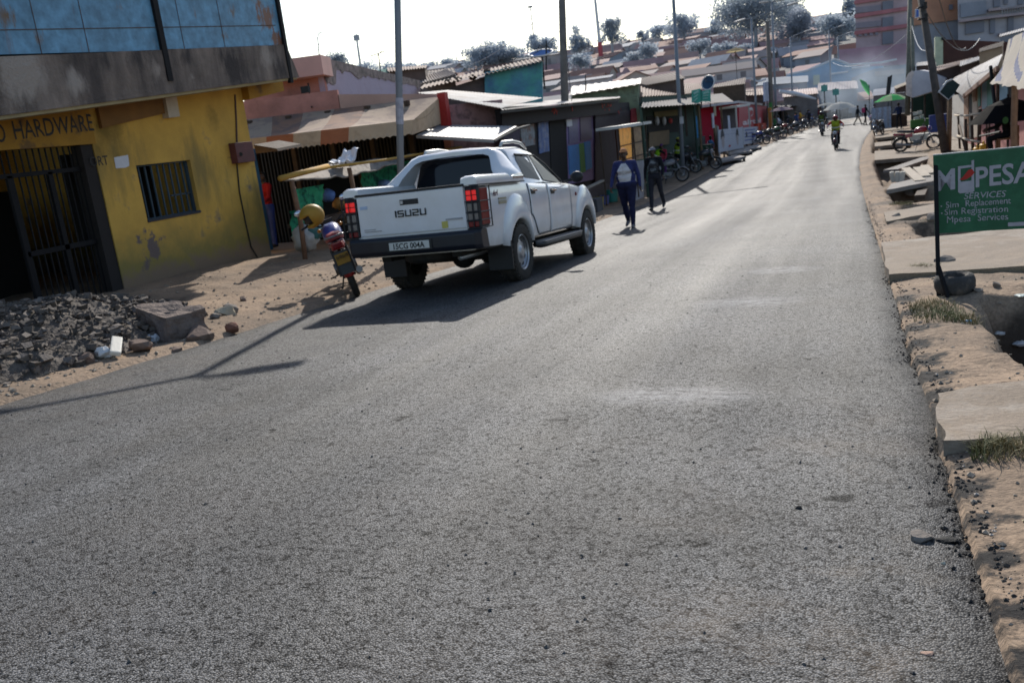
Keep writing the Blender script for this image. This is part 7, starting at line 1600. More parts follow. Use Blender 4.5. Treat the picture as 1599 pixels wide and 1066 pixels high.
for a, b in (((1491, 180), (1533, 177)), ((1495, 212), (1530, 222))): MB().tube([onX(*a, XF - .05), (onX(*a, XF - .05) + onX(*b, XF - .05)) / 2 + V((0, 0, -.05)), onX(*b, XF - .05)], .04, 6).build('rail', M_plank, fn_, smooth=True)
MB().tube([onX(1530, 178, XF), onX(1545, 170, XF)], .03, 5).tube([onX(1529, 213, XF), onX(1562, 206, XF)], .035, 5).build('iron_rail', M_dkst, fn_)
for i, (px0, py0) in enumerate(((1526, 241), (1536, 236))):
    c = onX(px0, py0, 3.9); J = thing('jerrycan', ('nearer' if i == 0 else 'farther') + ' yellow jerrycan at the foot of the stick fence', 'jerrycan', c, group='yellow jerrycans')
    MB().cbox(c + V((0, 0, .02)), (.22, .32, .40)).build('can_body', mat('jerrycan_yellow', (.60, .33, .02), .5, .1, 6), J, bevel=.05); MB().tube([c + V((0, -.10, .22)), c + V((0, -.06, .29)), c + V((0, .08, .29)), c + V((0, .10, .22))], .022, 6).build('handle', MATS['jerrycan_yellow'], J); MB().cyl(c + V((0, .13, .2)), c + V((0, .13, .28)), .03, n=8).build('cap', M_ink, J)
cx_ = onX(1573, 222, 4.0)
cg = terr(cx_.x, cx_.y); cz_ = cx_.z
ch = thing('chair', 'wooden chair under the person in black at the right', 'chair', (cx_.x, cx_.y, cg))
sz_ = cz_ + .12
MB().box((cx_.x - .25, cx_.y - .25, sz_ - .04), (cx_.x + .25, cx_.y + .25, sz_)).build('seat', M_brf, ch)
for dx in (-.22, .22):
    for dy in (-.22, .22): MB().box((cx_.x + dx - .025, cx_.y + dy - .025, cg), (cx_.x + dx + .025, cx_.y + dy + .025, sz_ + (.3 if dx > 0 else 0))).build('leg', M_brf, ch)
MB().box((cx_.x + .20, cx_.y - .25, sz_ + .12), (cx_.x + .24, cx_.y + .25, sz_ + .3)).build('backrest', M_brf, ch)
o = make_person('person dressed in black sitting on the wooden chair at the right', [(82, 88), (76, 84)], [(30, 45), (28, 50)], cloth('jet_black', (.012, .012, .014)), cloth('jet_black2', (.012, .012, .014)), pelvis=.55, lean=8, voxel=.018, cap=cloth('black_cap', (.015, .015, .018))); faceto(o, cx_.x, cx_.y, R(80), z=sz_ - .46)
bu_ = umbrella('umbrella', 'large black umbrella with a green mark over the seated person', 1574, 152, px_of((4.0, cx_.y, 0)) and (cx_ - EYE).dot(FW), 1.0, 2, plain('umb_black', (.006, .006, .007), .95, spec=.05), drop=.62, zb=cg)
c = at(1570, 188, (cx_ - EYE).dot(FW) - 1.0); 
q = MB(); q.poly([c + V((.07 * cos(2 * pi * i / 12), 0, .09 * sin(2 * pi * i / 12))) for i in range(12)]); q.build('green_mark', plain('green_mark', (.03, .10, .02), .7), bu_)
# leaning wooden pole, lamp-box post, poles beyond
def pole(name, label, base, top, r0, r1, m, group=None, cat='pole', n=10):
    T = thing(name, label, cat, base, group=group); a, b_ = V(base), V(top); MB().tube([a, a.lerp(b_, .5) + V((.02, 0, 0)), b_], [r0, (r0 + r1) / 2, r1], n).build('shaft', m, T, smooth=True); return T
bb = onX(1476, 247, 3.4); bb.z = terr(bb.x, bb.y); tt = at(1436, -14, 34.5)
lp_ = pole('utility_pole', 'dark wooden utility pole leaning left behind the green sign', bb, tt, .155, .125, mat('dark_pole', (.085, .07, .06), .9, .3, 4, .2))
for k, (px0, py0) in enumerate(((1440, 12), (1441, 30))):
    c = at(px0, py0, 34.3); q = MB(); q.tube([c + V((.17 * cos(2 * pi * i / 10), .17 * sin(2 * pi * i / 10), 0)) for i in range(10)], .03, 5, closed=True); q.cbox(c + V((.1, -.12, .05)), (.12, .1, .25)); q.build('bracket', M_ink, lp_)
bb2 = onX(1482, 247, 3.55); bb2.z = terr(bb2.x, bb2.y)
lb_ = thing('lantern_post', 'timber post carrying a dark box sign with white edges, right of the leaning pole', 'sign post', bb2); dL = 33.8
tp_ = at(1484, 138, dL); MB().tube([bb2, bb2.lerp(tp_, .5), tp_], [.085, .08, .075], 8).build('shaft', mat('tan_timber', (.25, .155, .09), .9, .25, 5, .2), lb_, smooth=True)
hx = [(1466, 144), (1478, 128), (1487, 124), (1499, 133), (1490, 147), (1481, 156)]
MB().prism([at(a, b, dL - .15) for a, b in hx], (0, .3, 0)).build('sign_box', mat('dark_green_face', (.012, .03, .025), .6), lb_)
q = MB(); e_ = [at(a, b, dL - .17) for a, b in hx]; q.tube(e_[:3], .035, 5); q.tube([e_[0], e_[5], e_[4]], .02, 5); q.prism([at(a, b, dL - .1) for a, b in ((1465, 145), (1478, 127), (1487, 123), (1482, 131), (1471, 141))], (0, .3, .0)); q.build('white_rim', plain('white_rim', (.62, .62, .60), .6), lb_)
pole('utility_pole', 'upright grey-green wooden pole behind the leaning pole', (at(1417, 180, 58)), at(1421, -10, 58), .17, .14, mat('greygreen_pole', (.15, .15, .12), .9, .25, 3))
p2_ = pole('utility_pole', 'shorter grey pole with a small blue and white sign behind the leaning pole', at(1427, 180, 57), at(1424, 28, 57), .12, .10, MATS['greygreen_pole'])
MB().prism([at(a, b, 56.7) for a, b in ((1429, 15), (1437, 12.5), (1437, 27), (1428.5, 29))], (0, .05, 0)).build('sign_plate', plain('plate_white', (.58, .58, .60), .6), p2_)
MB().prism([at(a, b, 56.6) for a, b in ((1431, 16), (1434.5, 15), (1434.5, 26), (1431, 27))], (0, .05, 0)).build('sign_mark', plain('plate_blue', (.06, .12, .38), .6), p2_)
# ------------------------------------------------------------------ poles on the left
bx = V((-7.86, 14.9, 0)); bx.z = terr(bx.x, bx.y) - .1; topp_ = V((-7.02, 15.12, 5.79))
M_lp = mat('grey_lamp_pole', (.20, .22, .25), .6, .1, 3)
def lamp(name, label, base, topp, r0, r1, arms, group='street lamps', head=(.75, .16)):
    T = thing(name, label, 'street lamp', base, group=group); a, b_ = V(base), V(topp); MB().tube([a, b_], [r0, r1], 12).build('pole', M_lp, T, smooth=True)
    for d_, l in arms:
        d_ = V(d_); e1 = b_ + d_ * l + V((0, 0, .10)); MB().tube([b_ + V((0, 0, -.05)), b_ + d_ * l * .5 + V((0, 0, .05)), e1], r1 * .75, 6).build('arm', M_lp, T)
        q = MB(); h2 = e1 + d_ * head[0]; q.hexa([e1 + V((-.05, -.05, -.04)), e1 + V((.05, -.05, -.04)), e1 + V((.05, .05, -.04)), e1 + V((-.05, .05, -.04)), e1 + V((-.05, -.05, .05)), e1 + V((.05, -.05, .05)), e1 + V((.05, .05, .05)), e1 + V((-.05, .05, .05))]) if False else q.tube([e1, e1 + d_ * head[0] * .4, h2], [r1 * .8, head[1] * .55, head[1] * .45], 8); q.build('lamp_head', mat('lamp_grey', (.32, .32, .33), .5), T, smooth=40)
    return T
lm = lamp('street_lamp', 'thick grey steel lamp pole behind the pickup, lamp arms above the frame', bx, topp_, .070, .056, [((.77, .64, 0), .25), ((-.77, -.64, 0), 1.2)], head=(.66, .2))
stk = MB(); stk.tube([bx.lerp(topp_, .37), bx.lerp(topp_, .44)],   .071, 12); stk.build('poster_scrap', mat('poster_scrap', (.36, .36, .42), .8, .25, 9), lm)
b_ = onX(886, 330, -9.4); pole('utility_pole', 'thick wooden utility pole rising behind the black shop roof', (b_.x, b_.y, -1.5), at(877, -15, (b_ - EYE).dot(FW)), .155, .125, M_polew)
b_ = onX(1066, 262, -7.0); t_ = at(1051, -12, (b_ - EYE).dot(FW)); l2 = lamp('street_lamp', 'dark grey steel lamp pole before the green shop', (b_.x, b_.y, terr(b_.x, b_.y)), t_, .10, .075, [((.9, .43, 0), 1.3), ((-.9, -.43, 0), 1.2)])
MB().prism([at(1061, 183, (b_ - EYE).dot(FW) - .12), at(1067, 182, (b_ - EYE).dot(FW) - .12), at(1067.5, 193, (b_ - EYE).dot(FW) - .12), at(1061.5, 194, (b_ - EYE).dot(FW) - .12)], (0, .02, 0)).build('pole_notice', M_paper, l2)
def lampat(px0, py0, d, pt, label, arms, r=.10):
    b_ = at(px0, py0, d); return lamp('street_lamp', label, (b_.x, b_.y, terr(b_.x, b_.y)), at(*pt, d), r, r * .75, arms, head=(.9, .17))
lampat(1183, 215, 74, (1173, 29), 'lamp pole with one arm tilted up right, left of the tall twin-headed one', [((.93, .36, .18), 3.0), ((-.93, -.36, -.18), .5)])
b_ = at(1207, 215, 76); up_p = pole('utility_pole', 'wooden pole between two steel lamp poles in front of the hillside', (b_.x, b_.y, -1.7), at(1198, 34, 76), .2, .16, M_polew)
lampat(1213, 205, 86, (1205, 4), 'tall steel lamp pole with a head on each side', [((.93, .36, 0), .3), ((-.93, -.36, 0), .3)], r=.12)
lampat(1239, 200, 96, (1234, 58), 'thin steel lamp pole with a slanting arm, right of the tall twin-headed one', [((.93, .36, .16), 1.5)])
lampat(1300, 190, 118, (1294, 48), 'faint thin lamp pole left of two near the blue roofs', [((.93, .36, .16), 1.2)], r=.12)
lampat(1312, 188, 124, (1308, 58), 'faint thin lamp pole, right of two near the blue roofs', [((.93, .36, .16), 1.2)], r=.12)
b_ = at(498, 92, 26); q = lamp('street_lamp', 'small thin lamp on the roof of the pink building', (b_.x, b_.y, b_.z - .2), at(496, 58, 26), .018, .014, [((.95, .3, 0), .06)], head=(.08, .03))
def mast(name, label, px0, y0, px1, y1, d, r, m, extra=None):
    a, b_ = at(px0, y0, d), at(px1, y1, d); T = thing(name, label, 'mast', a); q = MB(); q.tube([a, b_], [r, r * .7], 6)
    q.build('shaft', m, T); 
    if extra: extra(T, a, b_)
    return T
mast('radio_mast', 'pale lattice tower far off above the lilac wall', 563, 104, 556, 54, 240, .32, plain('pale_mast', (.42, .44, .47), .7), lambda T, a, b_: MB().cbox(b_ - V((0, 0, .9)), (1.4, .8, 1.4)).build('antenna_panel', plain('pale_mast2', (.36, .38, .42), .7), T))
mast('antenna', 'thin roof antenna left of the lamp pole', 594, 112, 591, 84, 40, .03, M_fr, lambda T, a, b_: MB().bar(b_ - V((.4, 0, .05)), b_ + V((.3, 0, .05)), .03).bar(b_ - V((.25, 0, .2)), b_ + V((.25, 0, .15)), .02).build('cross_bar', M_fr, T))
def stripes(T, a, b_): MB().tube([a.lerp(b_, .02), a.lerp(b_, .24)], .62, 6).build('red_section', plain('mast_red', (.45, .08, .09), .7), T)
mast('radio_mast', 'tall white mast with a red lower section on the hillside', 939, 92, 928, -12, 250, .5, plain('mast_white', (.55, .56, .58), .7), stripes)
mast('antenna', 'thin aerial on the hilltop building', 833, 56, 828, 11, 235, .16, plain('aerial_grey', (.3, .31, .33), .7), lambda T, a, b_: MB().cbox(b_, (1.2, .3, .5)).build('head', MATS['aerial_grey'], T))
mast('antenna', 'short dark stub aerial on the wavy-roofed green building', 915, 142, 914, 116, 38, .03, M_fr)
T = umbrella('umbrella', 'yellowish parasol on a tall pole above the rooftops', 1148, 75, 92, 1.0 * 1.0, 2, cu('sand', (.42, .35, .20)), drop=.35, zb=at(1149, 140, 92).z)
# overhead wires
def wire(p, q, sag, label, r=.012, m=None):
    p, q = V(p), V(q); pts = [p.lerp(q, i / 24) - V((0, 0, sag * 4 * (i / 24) * (1 - i / 24))) for i in range(25)]
    o = MB().tube(pts, r, 5).build('wire', m or M_fr, at=p); return tag(o, label, 'wire')
wire(at(1424, 40, 57), at(1448, 78, 34.6), .5, 'pale cable dropping from the short grey pole to the leaning pole', .012, plain('pale_cable', (.55, .56, .58), .6))
wire(at(1462, -20, 34), at(1508, 75, 48), .8, 'dark wire running down right from the top of the leaning pole', .02)
wire(at(1440, 8, 34.2), at(1530, 60, 60), 1.2, 'dark sagging wire right of the leaning pole', .02)
wire(at(1424, 46, 57), at(1300, 98, 110), 1.2, 'pale sagging wire from the short grey pole towards the market', .016, MATS['pale_cable'])
wire(at(880, 40, 31.8), at(800, 92, 33), .3, 'guy wire left of the thick wooden pole', .012)
wire(at(882, 60, 31.8), at(893, 160, 30), .1, 'service wire hanging beside the thick wooden pole', .012)
wire(at(877, -10, 31.8), at(640, 110, 44), 1.0, 'faint wire from the wooden pole down to the roofs at left', .012, MATS['pale_cable'])
# ------------------------------------------------------------------ hillside and far buildings
def hz(c, k=.45, h=(.46, .435, .43)): return tuple(a * (1 - k) + b * k for a, b in zip(c, h))  # haze put into the base colour of far surfaces
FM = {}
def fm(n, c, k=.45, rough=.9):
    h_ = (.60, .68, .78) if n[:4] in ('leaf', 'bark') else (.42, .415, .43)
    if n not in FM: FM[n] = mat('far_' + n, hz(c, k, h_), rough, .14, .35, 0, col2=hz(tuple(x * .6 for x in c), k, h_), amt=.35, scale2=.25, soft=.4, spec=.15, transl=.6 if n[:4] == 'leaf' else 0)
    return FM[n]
roofs = [('rusty brown', (.34, .135, .07)), ('pinkish brown', (.44, .22, .16)), ('dull red-brown', (.38, .11, .08)), ('grey-brown', (.33, .21, .145)), ('dark grey', (.15, .13, .12)), ('pale tin', (.50, .50, .52)), ('grey tin', (.34, .34, .36))]
walls = [('cream', (.46, .40, .32)), ('grey', (.30, .29, .29)), ('whitish', (.52, .52, .54)), ('brown', (.20, .14, .11)), ('blue-grey', (.26, .32, .40))]
def house(x, y, w, d, h, rz, rk, wk, label, gable=True, group='houses on the far hillside', name='house', z=None, k=.45, rise=None, over=.35, windows=True):
    z = terr(x, y) if z is None else z; T = thing(name, label, 'house', (x, y, z), rz, group); Mw = ORG[T.name]; L = lambda a, b, c: Mw @ V((a, b, c)); rise = rise if rise is not None else (.22 * d if gable else .12 * d)
    rn, rc = roofs[rk]; wn_, wc = walls[wk]; q = MB(); a, b_ = w / 2, d / 2
    q.hexa([L(-a, -b_, -1), L(a, -b_, -1), L(a, b_, -1), L(-a, b_, -1), L(-a, -b_, h), L(a, -b_, h), L(a, b_, h + (0 if gable else rise)), L(-a, b_, h + (0 if gable else rise))])
    if gable:
        for s in (-1, 1): q.add([L(s * a, -b_, h), L(s * a, b_, h), L(s * a, 0, h + rise)], [(0, 1, 2)])
    q.build('wall', fm(wn_, wc, k), T)
    r = MB(); o = over
    if gable:
        dz = rise * o / b_
        for s in (-1, 1): r.hexa([L(-a - o, s * (b_ + o), h - dz), L(a + o, s * (b_ + o), h - dz), L(a + o, 0, h + rise), L(-a - o, 0, h + rise), L(-a - o, s * (b_ + o), h - dz + .1), L(a + o, s * (b_ + o), h - dz + .1), L(a + o, 0, h + rise + .1), L(-a - o, 0, h + rise + .1)])
    else: r.hexa([L(-a - o, -b_ - o, h - .05), L(a + o, -b_ - o, h - .05), L(a + o, b_ + o, h + rise + .05), L(-a - o, b_ + o, h + rise + .05), L(-a - o, -b_ - o, h + .07), L(a + o, -b_ - o, h + .07), L(a + o, b_ + o, h + rise + .17), L(-a - o, b_ + o, h + rise + .17)])
    r.build('roof', fm(rn, rc, k), T)
    if windows:
        n_ = max(1, int(w / 3.2))
        for i in range(n_):
            x_ = -a + w * (i + .5) / n_; MB().box((0, 0, 0), (0, 0, 0)) if False else None
            q = MB(); q.hexa([L(x_ - .45, -b_ - .03, h * .38), L(x_ + .45, -b_ - .03, h * .38), L(x_ + .45, -b_, h * .38), L(x_ - .45, -b_, h * .38), L(x_ - .45, -b_ - .03, h * .8), L(x_ + .45, -b_ - .03, h * .8), L(x_ + .45, -b_, h * .8), L(x_ - .45, -b_, h * .8)]); q.build('door' if i == n_ // 2 else 'window', fm('opening', (.05, .05, .06), .35), T)
    return T
rg = random.Random(23); placed = []; HL = []
marks = [(600, 'left of the thick wooden pole'), (880, 'between the wooden pole and the red-based mast'), (940, 'between the red-based mast and the dark steel lamp pole'), (1055, 'right of the dark steel lamp pole'), (1110, 'left of the one-armed lamp pole'), (1175, 'between the lamp poles'), (1236, 'below the big dark tree'), (1290, 'left of the pink tower'), (1700, '')]
tries = 0
while len(placed) < 255 and tries < 40000:
    tries += 1
    px0 = rg.uniform(690, 1330) if rg.random() < .93 else rg.uniform(520, 700); r = 122 + 205 * rg.random() ** .9
    if px0 < 850 and r < 190: continue
    v = pxray(px0, 150); az = atan2(v.x, v.y); x, y = r * sin(az), r * cos(az)
    w = rg.uniform(3.4, 8.5) * (.7 + r / 550); d = rg.uniform(3.2, 5.0) * (.75 + r / 800)
    if any((abs(x - a) < (w + c) * .44 and abs(y - b_) < 4.4) for a, b_, c in placed): continue
    placed.append((x, y, w)); HL.append((px0, r, x, y, w, d, rg.choice([0, 0, 0, 0, 1, 1, 1, 1, 2, 2, 2, 2, 3, 3, 3, 4, 5, 6]), rg.choice([0, 1, 1, 2, 3, 4]), rg.random() < .55, rg.uniform(-.5, .35)))
used = {}; recs = []
for px0, r, x, y, w, d, rk, wk, gb, rz in HL:
    tier = 'low on hill' if r < 165 else 'halfway uphill' if r < 240 else 'high on hill'
    place_ = next((m for lim, m in [(880, 'left of the wooden pole'), (940, 'just right of the wooden pole'), (1055, 'left of the dark lamp pole'), (1110, 'right of the dark lamp pole'), (1175, 'left of the one-armed lamp pole'), (1236, 'behind the lamp poles'), (1400, 'left of the pink tower')] if px0 < lim))
    recs.append((roofs[rk][0], tier, place_, gb))
from collections import Counter
cnt = Counter(recs); seen = Counter(); order = sorted(range(len(HL)), key=lambda i: HL[i][0]); rank = {}
for i in order: seen[recs[i]] += 1; rank[i] = seen[recs[i]]
nth = ['first', 'second', 'third', 'fourth', 'fifth', 'sixth', 'seventh', 'eighth', 'ninth', 'tenth', 'eleventh', 'twelfth', 'thirteenth', 'fourteenth', 'fifteenth', 'sixteenth', 'seventeenth', 'eighteenth', 'nineteenth', 'twentieth']
for i, (px0, r, x, y, w, d, rk, wk, gb, rz) in enumerate(HL):
    rn, tier, pl_, _ = recs[i]; lb = f"{rn} {'gable' if gb else 'flat'} roof {tier}, {pl_}"
    if cnt[recs[i]] > 1: lb = nth[rank[i] - 1] + ' ' + lb
    k = .30 + .36 * min(1, max(0, (r - 100) / 220))
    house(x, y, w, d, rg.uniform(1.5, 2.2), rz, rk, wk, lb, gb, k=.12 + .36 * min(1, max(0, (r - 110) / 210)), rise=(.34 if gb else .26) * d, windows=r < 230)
def hpx(px0, py0, d, w, dd, h, rz, rk, wk, label, gb=True, k=.45, name='house', rise=None):
    p = at(px0, py0, d); return house(p.x, p.y, w, dd, h, rz, rk, wk, label, gb, z=min(p.z, terr(p.x, p.y) + 1.0), k=k, name=name, rise=rise, group=None)
# picked-out houses
hpx(985, 112, 150, 5.5, 8, 2.2, R(-62), 0, 0, 'cream-gabled house with a long brown roof left of the dark lamp pole', k=.30)
hpx(1030, 112, 158, 9.5, 5, 1.6, R(14), 2, 3, 'long dull red-brown roof behind the cream gable', k=.30)
hpx(1122, 105, 150, 11.5, 4.5, 2.2, R(8), 3, 2, 'long whitish-walled house with dark doors under a brown roof', k=.32)
hpx(915, 108, 160, 8.5, 4, 2.8, R(5), 6, 2, 'whitish-blue walled house right of the wooden pole', False, k=.40)
hpx(1128, 134, 100, 8, 5, 2.2, R(12), 1, 1, 'pinkish brown roof with a dark grey front behind the dark satellite dish', k=.22)
hpx(1185, 120, 112, 8.5, 6, 1.8, R(16), 2, 1, 'dull red-brown roof right of the sandy parasol', k=.25)
hpx(838, 80, 240, 12, 6, 4.2, R(2), 4, 1, 'big grey hilltop building in trees left of the wooden pole', False, k=.62, rise=.6)
hpx(1080, 58, 290, 11, 6, 2.4, R(10), 1, 0, 'pinkish hilltop house with a pale roof beside the trees', k=.6)
hpx(1320, 42, 255, 15, 6, 3.0, R(-6), 5, 2, 'pale roofed hilltop hall left of the pink tower', k=.6)
hpx(1250, 98, 138, 6, 5, 2.2, R(-20), 4, 2, 'whitish gable wall with dark roof left of the mauve hall', k=.30)
# market halls with blue gables and mauve wall
Mh_ = thing('market_hall', 'wide market hall with blue gabled ends, white edges and a long mauve wall', 'market hall', at(1300, 165, 125)); d = 122
MB().prism([at(a, b, d + 6) for a, b in ((1310, 78), (1415, 68), (1430, 100), (1312, 106))], (0, 1, 0)).build('mauve_wall', fm('mauve', (.34, .14, .20), .28), Mh_)
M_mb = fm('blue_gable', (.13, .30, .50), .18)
MB().prism([at(a, b, d) for a, b in ((1258, 110), (1280, 100), (1302, 93), (1318, 97), (1330, 104), (1380, 103), (1380, 170), (1225, 170), (1228, 116))], (0, 1, 0)).build('gable_wall', M_mb, Mh_)
q = MB(); q.tube([at(a, b, d - .4) for a, b in ((1228, 117), (1262, 110), (1285, 100), (1302, 92.5))], .12, 5); q.tube([at(a, b, d - .4) for a, b in ((1302, 92.5), (1314, 96), (1327, 101.5), (1376, 98), (1400, 93))], .14, 5); q.build('white_edge', fm('white_edge', (.66, .68, .70), .1), Mh_)
for pts in ([(1296, 116), (1324, 112)], [(1330, 107), (1358, 103)], [(1210, 131), (1236, 126)]): MB().tube([at(a, b, d - 1) for a, b in pts], .12, 5).build('white_gutter', FM['white_edge'], Mh_)
MB().prism([at(a, b, d - 1) for a, b in ((1270, 118), (1280, 117), (1280, 132), (1270, 133))], (0, .3, 0)).build('pale_panel', fm('pale_yellow', (.46, .50, .36), .2), Mh_)
MB().prism([at(a, b, d - 1) for a, b in ((1365, 108), (1418, 100), (1418, 170), (1330, 170), (1330, 122))], (0, .6, 0)).build('grey_front', fm('slate', (.16, .19, .25), .25), Mh_)
MB().prism([at(a, b, d - 2) for a, b in ((1366, 112), (1412, 107), (1412, 115), (1366, 119))], (0, .5, 0)).build('brown_band', fm('tanband', (.26, .20, .18), .3), Mh_)
T = lean_roof('market_hall', 'low curved grey market roof with white scalloped edge left of the blue hall', [(1180, 134), (1262, 128), (1262, 118), (1190, 122)], 112, 120, fm('bluegrey_roof', (.16, .20, .25), .2), fm('slate', (.16, .19, .25), .25), cat='market hall', waves=0)
q = MB(); q.tube([at(a, b, 111) for a, b in ((1150, 131), (1162, 124), (1172, 123), (1184, 128), (1196, 124))], .12, 5); q.build('white_edge', FM['white_edge'], T)
lean_roof('market_hall', 'brown market roof below the blue hall at the end of the road', [(1276, 142), (1340, 138), (1338, 126), (1278, 130)], 108, 116, fm('mauve_brown', (.22, .15, .15), .3), fm('slate', (.16, .19, .25), .25), cat='market hall')
lean_roof('market_stall', 'pink-roofed stall in the smoke at the end of the road', [(1328, 158), (1360, 157), (1358, 151), (1330, 152)], 112, 118, fm('pink_tarp', (.46, .20, .24), .25), fm('slate', (.16, .19, .25), .25), cat='market stall', waves=4)
lean_roof('market_stall', 'dark stall row closing the far end of the road at left', [(1276, 170), (1326, 166), (1326, 158), (1280, 160)], 108, 112, M_brw, M_dark, cat='market stall', waves=4)
lean_roof('market_stall', 'grey stall behind the green umbrella', [(1362, 150), (1416, 144), (1416, 134), (1364, 140)], 92, 98, fm('slate', (.16, .19, .25), .25), M_grw, cat='market stall', waves=0)
# pink tower
def block(label, name, pts_px, d, depth, m, cat='building'):
    T = thing(name, label, cat, at(*pts_px[3], d)); MB().prism([at(a, b, d) for a, b in pts_px], (depth * .2, depth, 0)).build('wall', m, T); return T
d = 172
T = block('tall pink block of flats with red floor bands and a dark stair strip', 'apartment_block', [(1335, -30), (1418, -38), (1418, 90), (1337, 90)], d, 14, fm('tower_pink', (.46, .30, .32), .35))
for y0, y1 in ((22, 13), (48, 40), (0, -9), (-22, -30)): MB().prism([at(a, b, d - .5) for a, b in ((1334, y0 + 1), (1418, y1 - 3), (1418, y1 + 3), (1334, y0 + 7))], (0, .6, 0)).build('floor_band', fm('band_red', (.42, .10, .11), .22), T)
for y0 in (-14, 8, 33, 56): MB().prism([at(a, b, d - .4) for a, b in ((1378, y0 - 5), (1395, y0 - 7), (1395, y0 + 12), (1378, y0 + 14))], (0, .5, 0)).build('stair_window', fm('darkglass', (.09, .10, .14), .3), T)
for y0 in (-6, 14, 38): MB().prism([at(a, b, d - .3) for a, b in ((1336, y0 - 2), (1376, y0 - 6), (1376, y0 + 3), (1336, y0 + 7))], (0, .4, 0)).build('balcony_recess', fm('recess', (.17, .13, .17), .35), T)
for i in range(4): x0 = 1341 + i * 8.5; MB().prism([at(a, b, d - .4) for a, b in ((x0, 53 - i * .7), (x0 + 4.5, 52.5 - i * .7), (x0 + 4.5, 57 - i * .7), (x0, 57.5 - i * .7))], (0, .5, 0)).build('window', FM['far_x'] if 'far_x' in FM else fm('recess', (.17, .13, .17), .35), T)
d = 132
T = block('plain orange block behind the leaning pole with a grey ground floor', 'orange_block', [(1417, -30), (1495, -38), (1497, 31), (1419, 41)], d, 10, fm('orange', (.50, .21, .09), .2))
MB().prism([at(a, b, d + .3) for a, b in ((1419, 40), (1497, 30), (1497, 120), (1419, 120))], (2, 10, 0)).build('ground_floor', fm('grey_ground', (.26, .28, .32), .2), T)
MB().prism([at(a, b, d - .3) for a, b in ((1482, 8), (1488, 7), (1488, 15), (1482, 16))], (0, .3, 0)).build('window', fm('darkglass', (.09, .10, .14), .3), T)
d = 128
T = block('grey block of flats with balconies and a wide shop window at the upper right', 'grey_block', [(1495, -30), (1640, -48), (1640, 90), (1497, 110)], d, 12, fm('flats_grey', (.38, .36, .39), .25))
for pts, m in (([(1500, 6), (1540, 1), (1540, 22), (1500, 28)], fm('slate2', (.22, .24, .29), .2)), ([(1508, 36), (1537, 32), (1537, 50), (1508, 54)], fm('darkglass', (.09, .10, .14), .3)), ([(1552, -6), (1562, -8), (1562, 10), (1552, 12)], FM['darkglass']), ([(1546, 30), (1554, 29), (1554, 52), (1546, 53)], FM['darkglass']), ([(1574, 26), (1583, 25), (1583, 50), (1574, 51)], FM['darkglass']), ([(1590, -8), (1599, -10), (1599, 6), (1590, 8)], FM['darkglass']), ([(1568, -8), (1574, -9), (1574, 6), (1568, 7)], FM['darkglass'])): MB().prism([at(a, b, d - .3) for a, b in pts], (0, .25, 0)).build('window', m, T)
for pts in ([(1544, 14), (1620, 6), (1620, 9), (1544, 18)], [(1498, 31), (1640, 14), (1640, 18), (1498, 35)], [(1560, 52), (1640, 42), (1640, 46), (1560, 56)]): MB().prism([at(a, b, d - 1.0) for a, b in pts], (0, 1, 0)).build('floor_slab', fm('slab_pink', (.38, .28, .28), .2), T)
q = MB()
for i in range(16): a = 1565 + i * 4; q.tube([at(a, 24 - (a - 1565) * .1, d - 1), at(a, 13 - (a - 1565) * .1, d - 1)], .05, 4)
q.tube([at(1563, 13.5, d - 1), at(1630, 7, d - 1)], .06, 4); q.build('balcony_rail', fm('railgrey', (.3, .3, .32), .2), T)
lean_roof('shed', 'pale sheet awning edge sloping at the right behind the cloth awning', [(1560, 58), (1620, 42), (1620, 38), (1562, 54)], 60, 64, M_galvw, fm('slate', (.16, .19, .25), .25))
# far trees
def tree(label, px0, py_top, py_base, d, wpx, seed, col=(.05, .07, .05), k=.30, n=1100, leaf=.55, group='trees along the hilltop', name='tree', multi=5, airy=1.0):
    k = k + .24; base = at(px0, py_base, d); top = at(px0, py_top, d); base.z = min(base.z, max(terr(base.x, base.y), base.z - 3)); H = top.z - base.z; Rr = wpx * 1.15 / 2 / F0 * d; n = int(n * 3.6); leaf = leaf * .66; rg = random.Random(seed)
    T = thing(name, label, 'tree', base, group=group); q = MB()
    q.tube([base - V((0, 0, 1)), base + V((.1, 0, H * .35)), base + V((0, .1, H * .62))], [H * .035 + .08, H * .025 + .06, .08], 7)
    lobes = []
    for i in range(multi * 3):
        a = rg.uniform(0, 6.28); rr = Rr * rg.uniform(.1, .78); z = H * rg.uniform(.42, .88); s_ = Rr * rg.uniform(.30, .52)
        z = min(z, H - s_ * .75); c = base + V((rr * cos(a), rr * sin(a), z)); lobes.append((c, s_)); 
        if i < multi * 2: q.tube([base + V((0, 0, H * rg.uniform(.25, .45))), base.lerp(c, .6) + V((0, 0, H * .1)), c], [H * .014 + .03, H * .009 + .02, .02], 4)
    q.build('trunk', fm('bark', (.12, .09, .07), k), T, smooth=True)
    l = MB(); per = n // len(lobes)
    for c, s_ in lobes:
        for _ in range(per):
            u = V((rg.gauss(0, 1), rg.gauss(0, 1), rg.gauss(0, .8))).normalized() * s_ * rg.random() ** .38 * airy; p = c + u; z = leaf * rg.uniform(.5, 1.2); e1 = V((rg.gauss(0, 1), rg.gauss(0, 1), rg.gauss(0, 1))).normalized() * z; e2 = V((rg.gauss(0, 1), rg.gauss(0, 1), rg.gauss(0, 1))).normalized() * z * .7
            l.mat(0 if rg.random() < .6 else 1); l.add([p - e1, p - e2, p + e1, p + e2], [(0, 1, 2, 3)])
    l.build('crown', [fm('leaf_%s' % (int(col[0] * 1000) + int(k * 100)), col, k), fm('leafd_%s' % (int(col[0] * 1000) + int(k * 100)), tuple(x * .5 for x in col), k)], T, recalc=False); return T
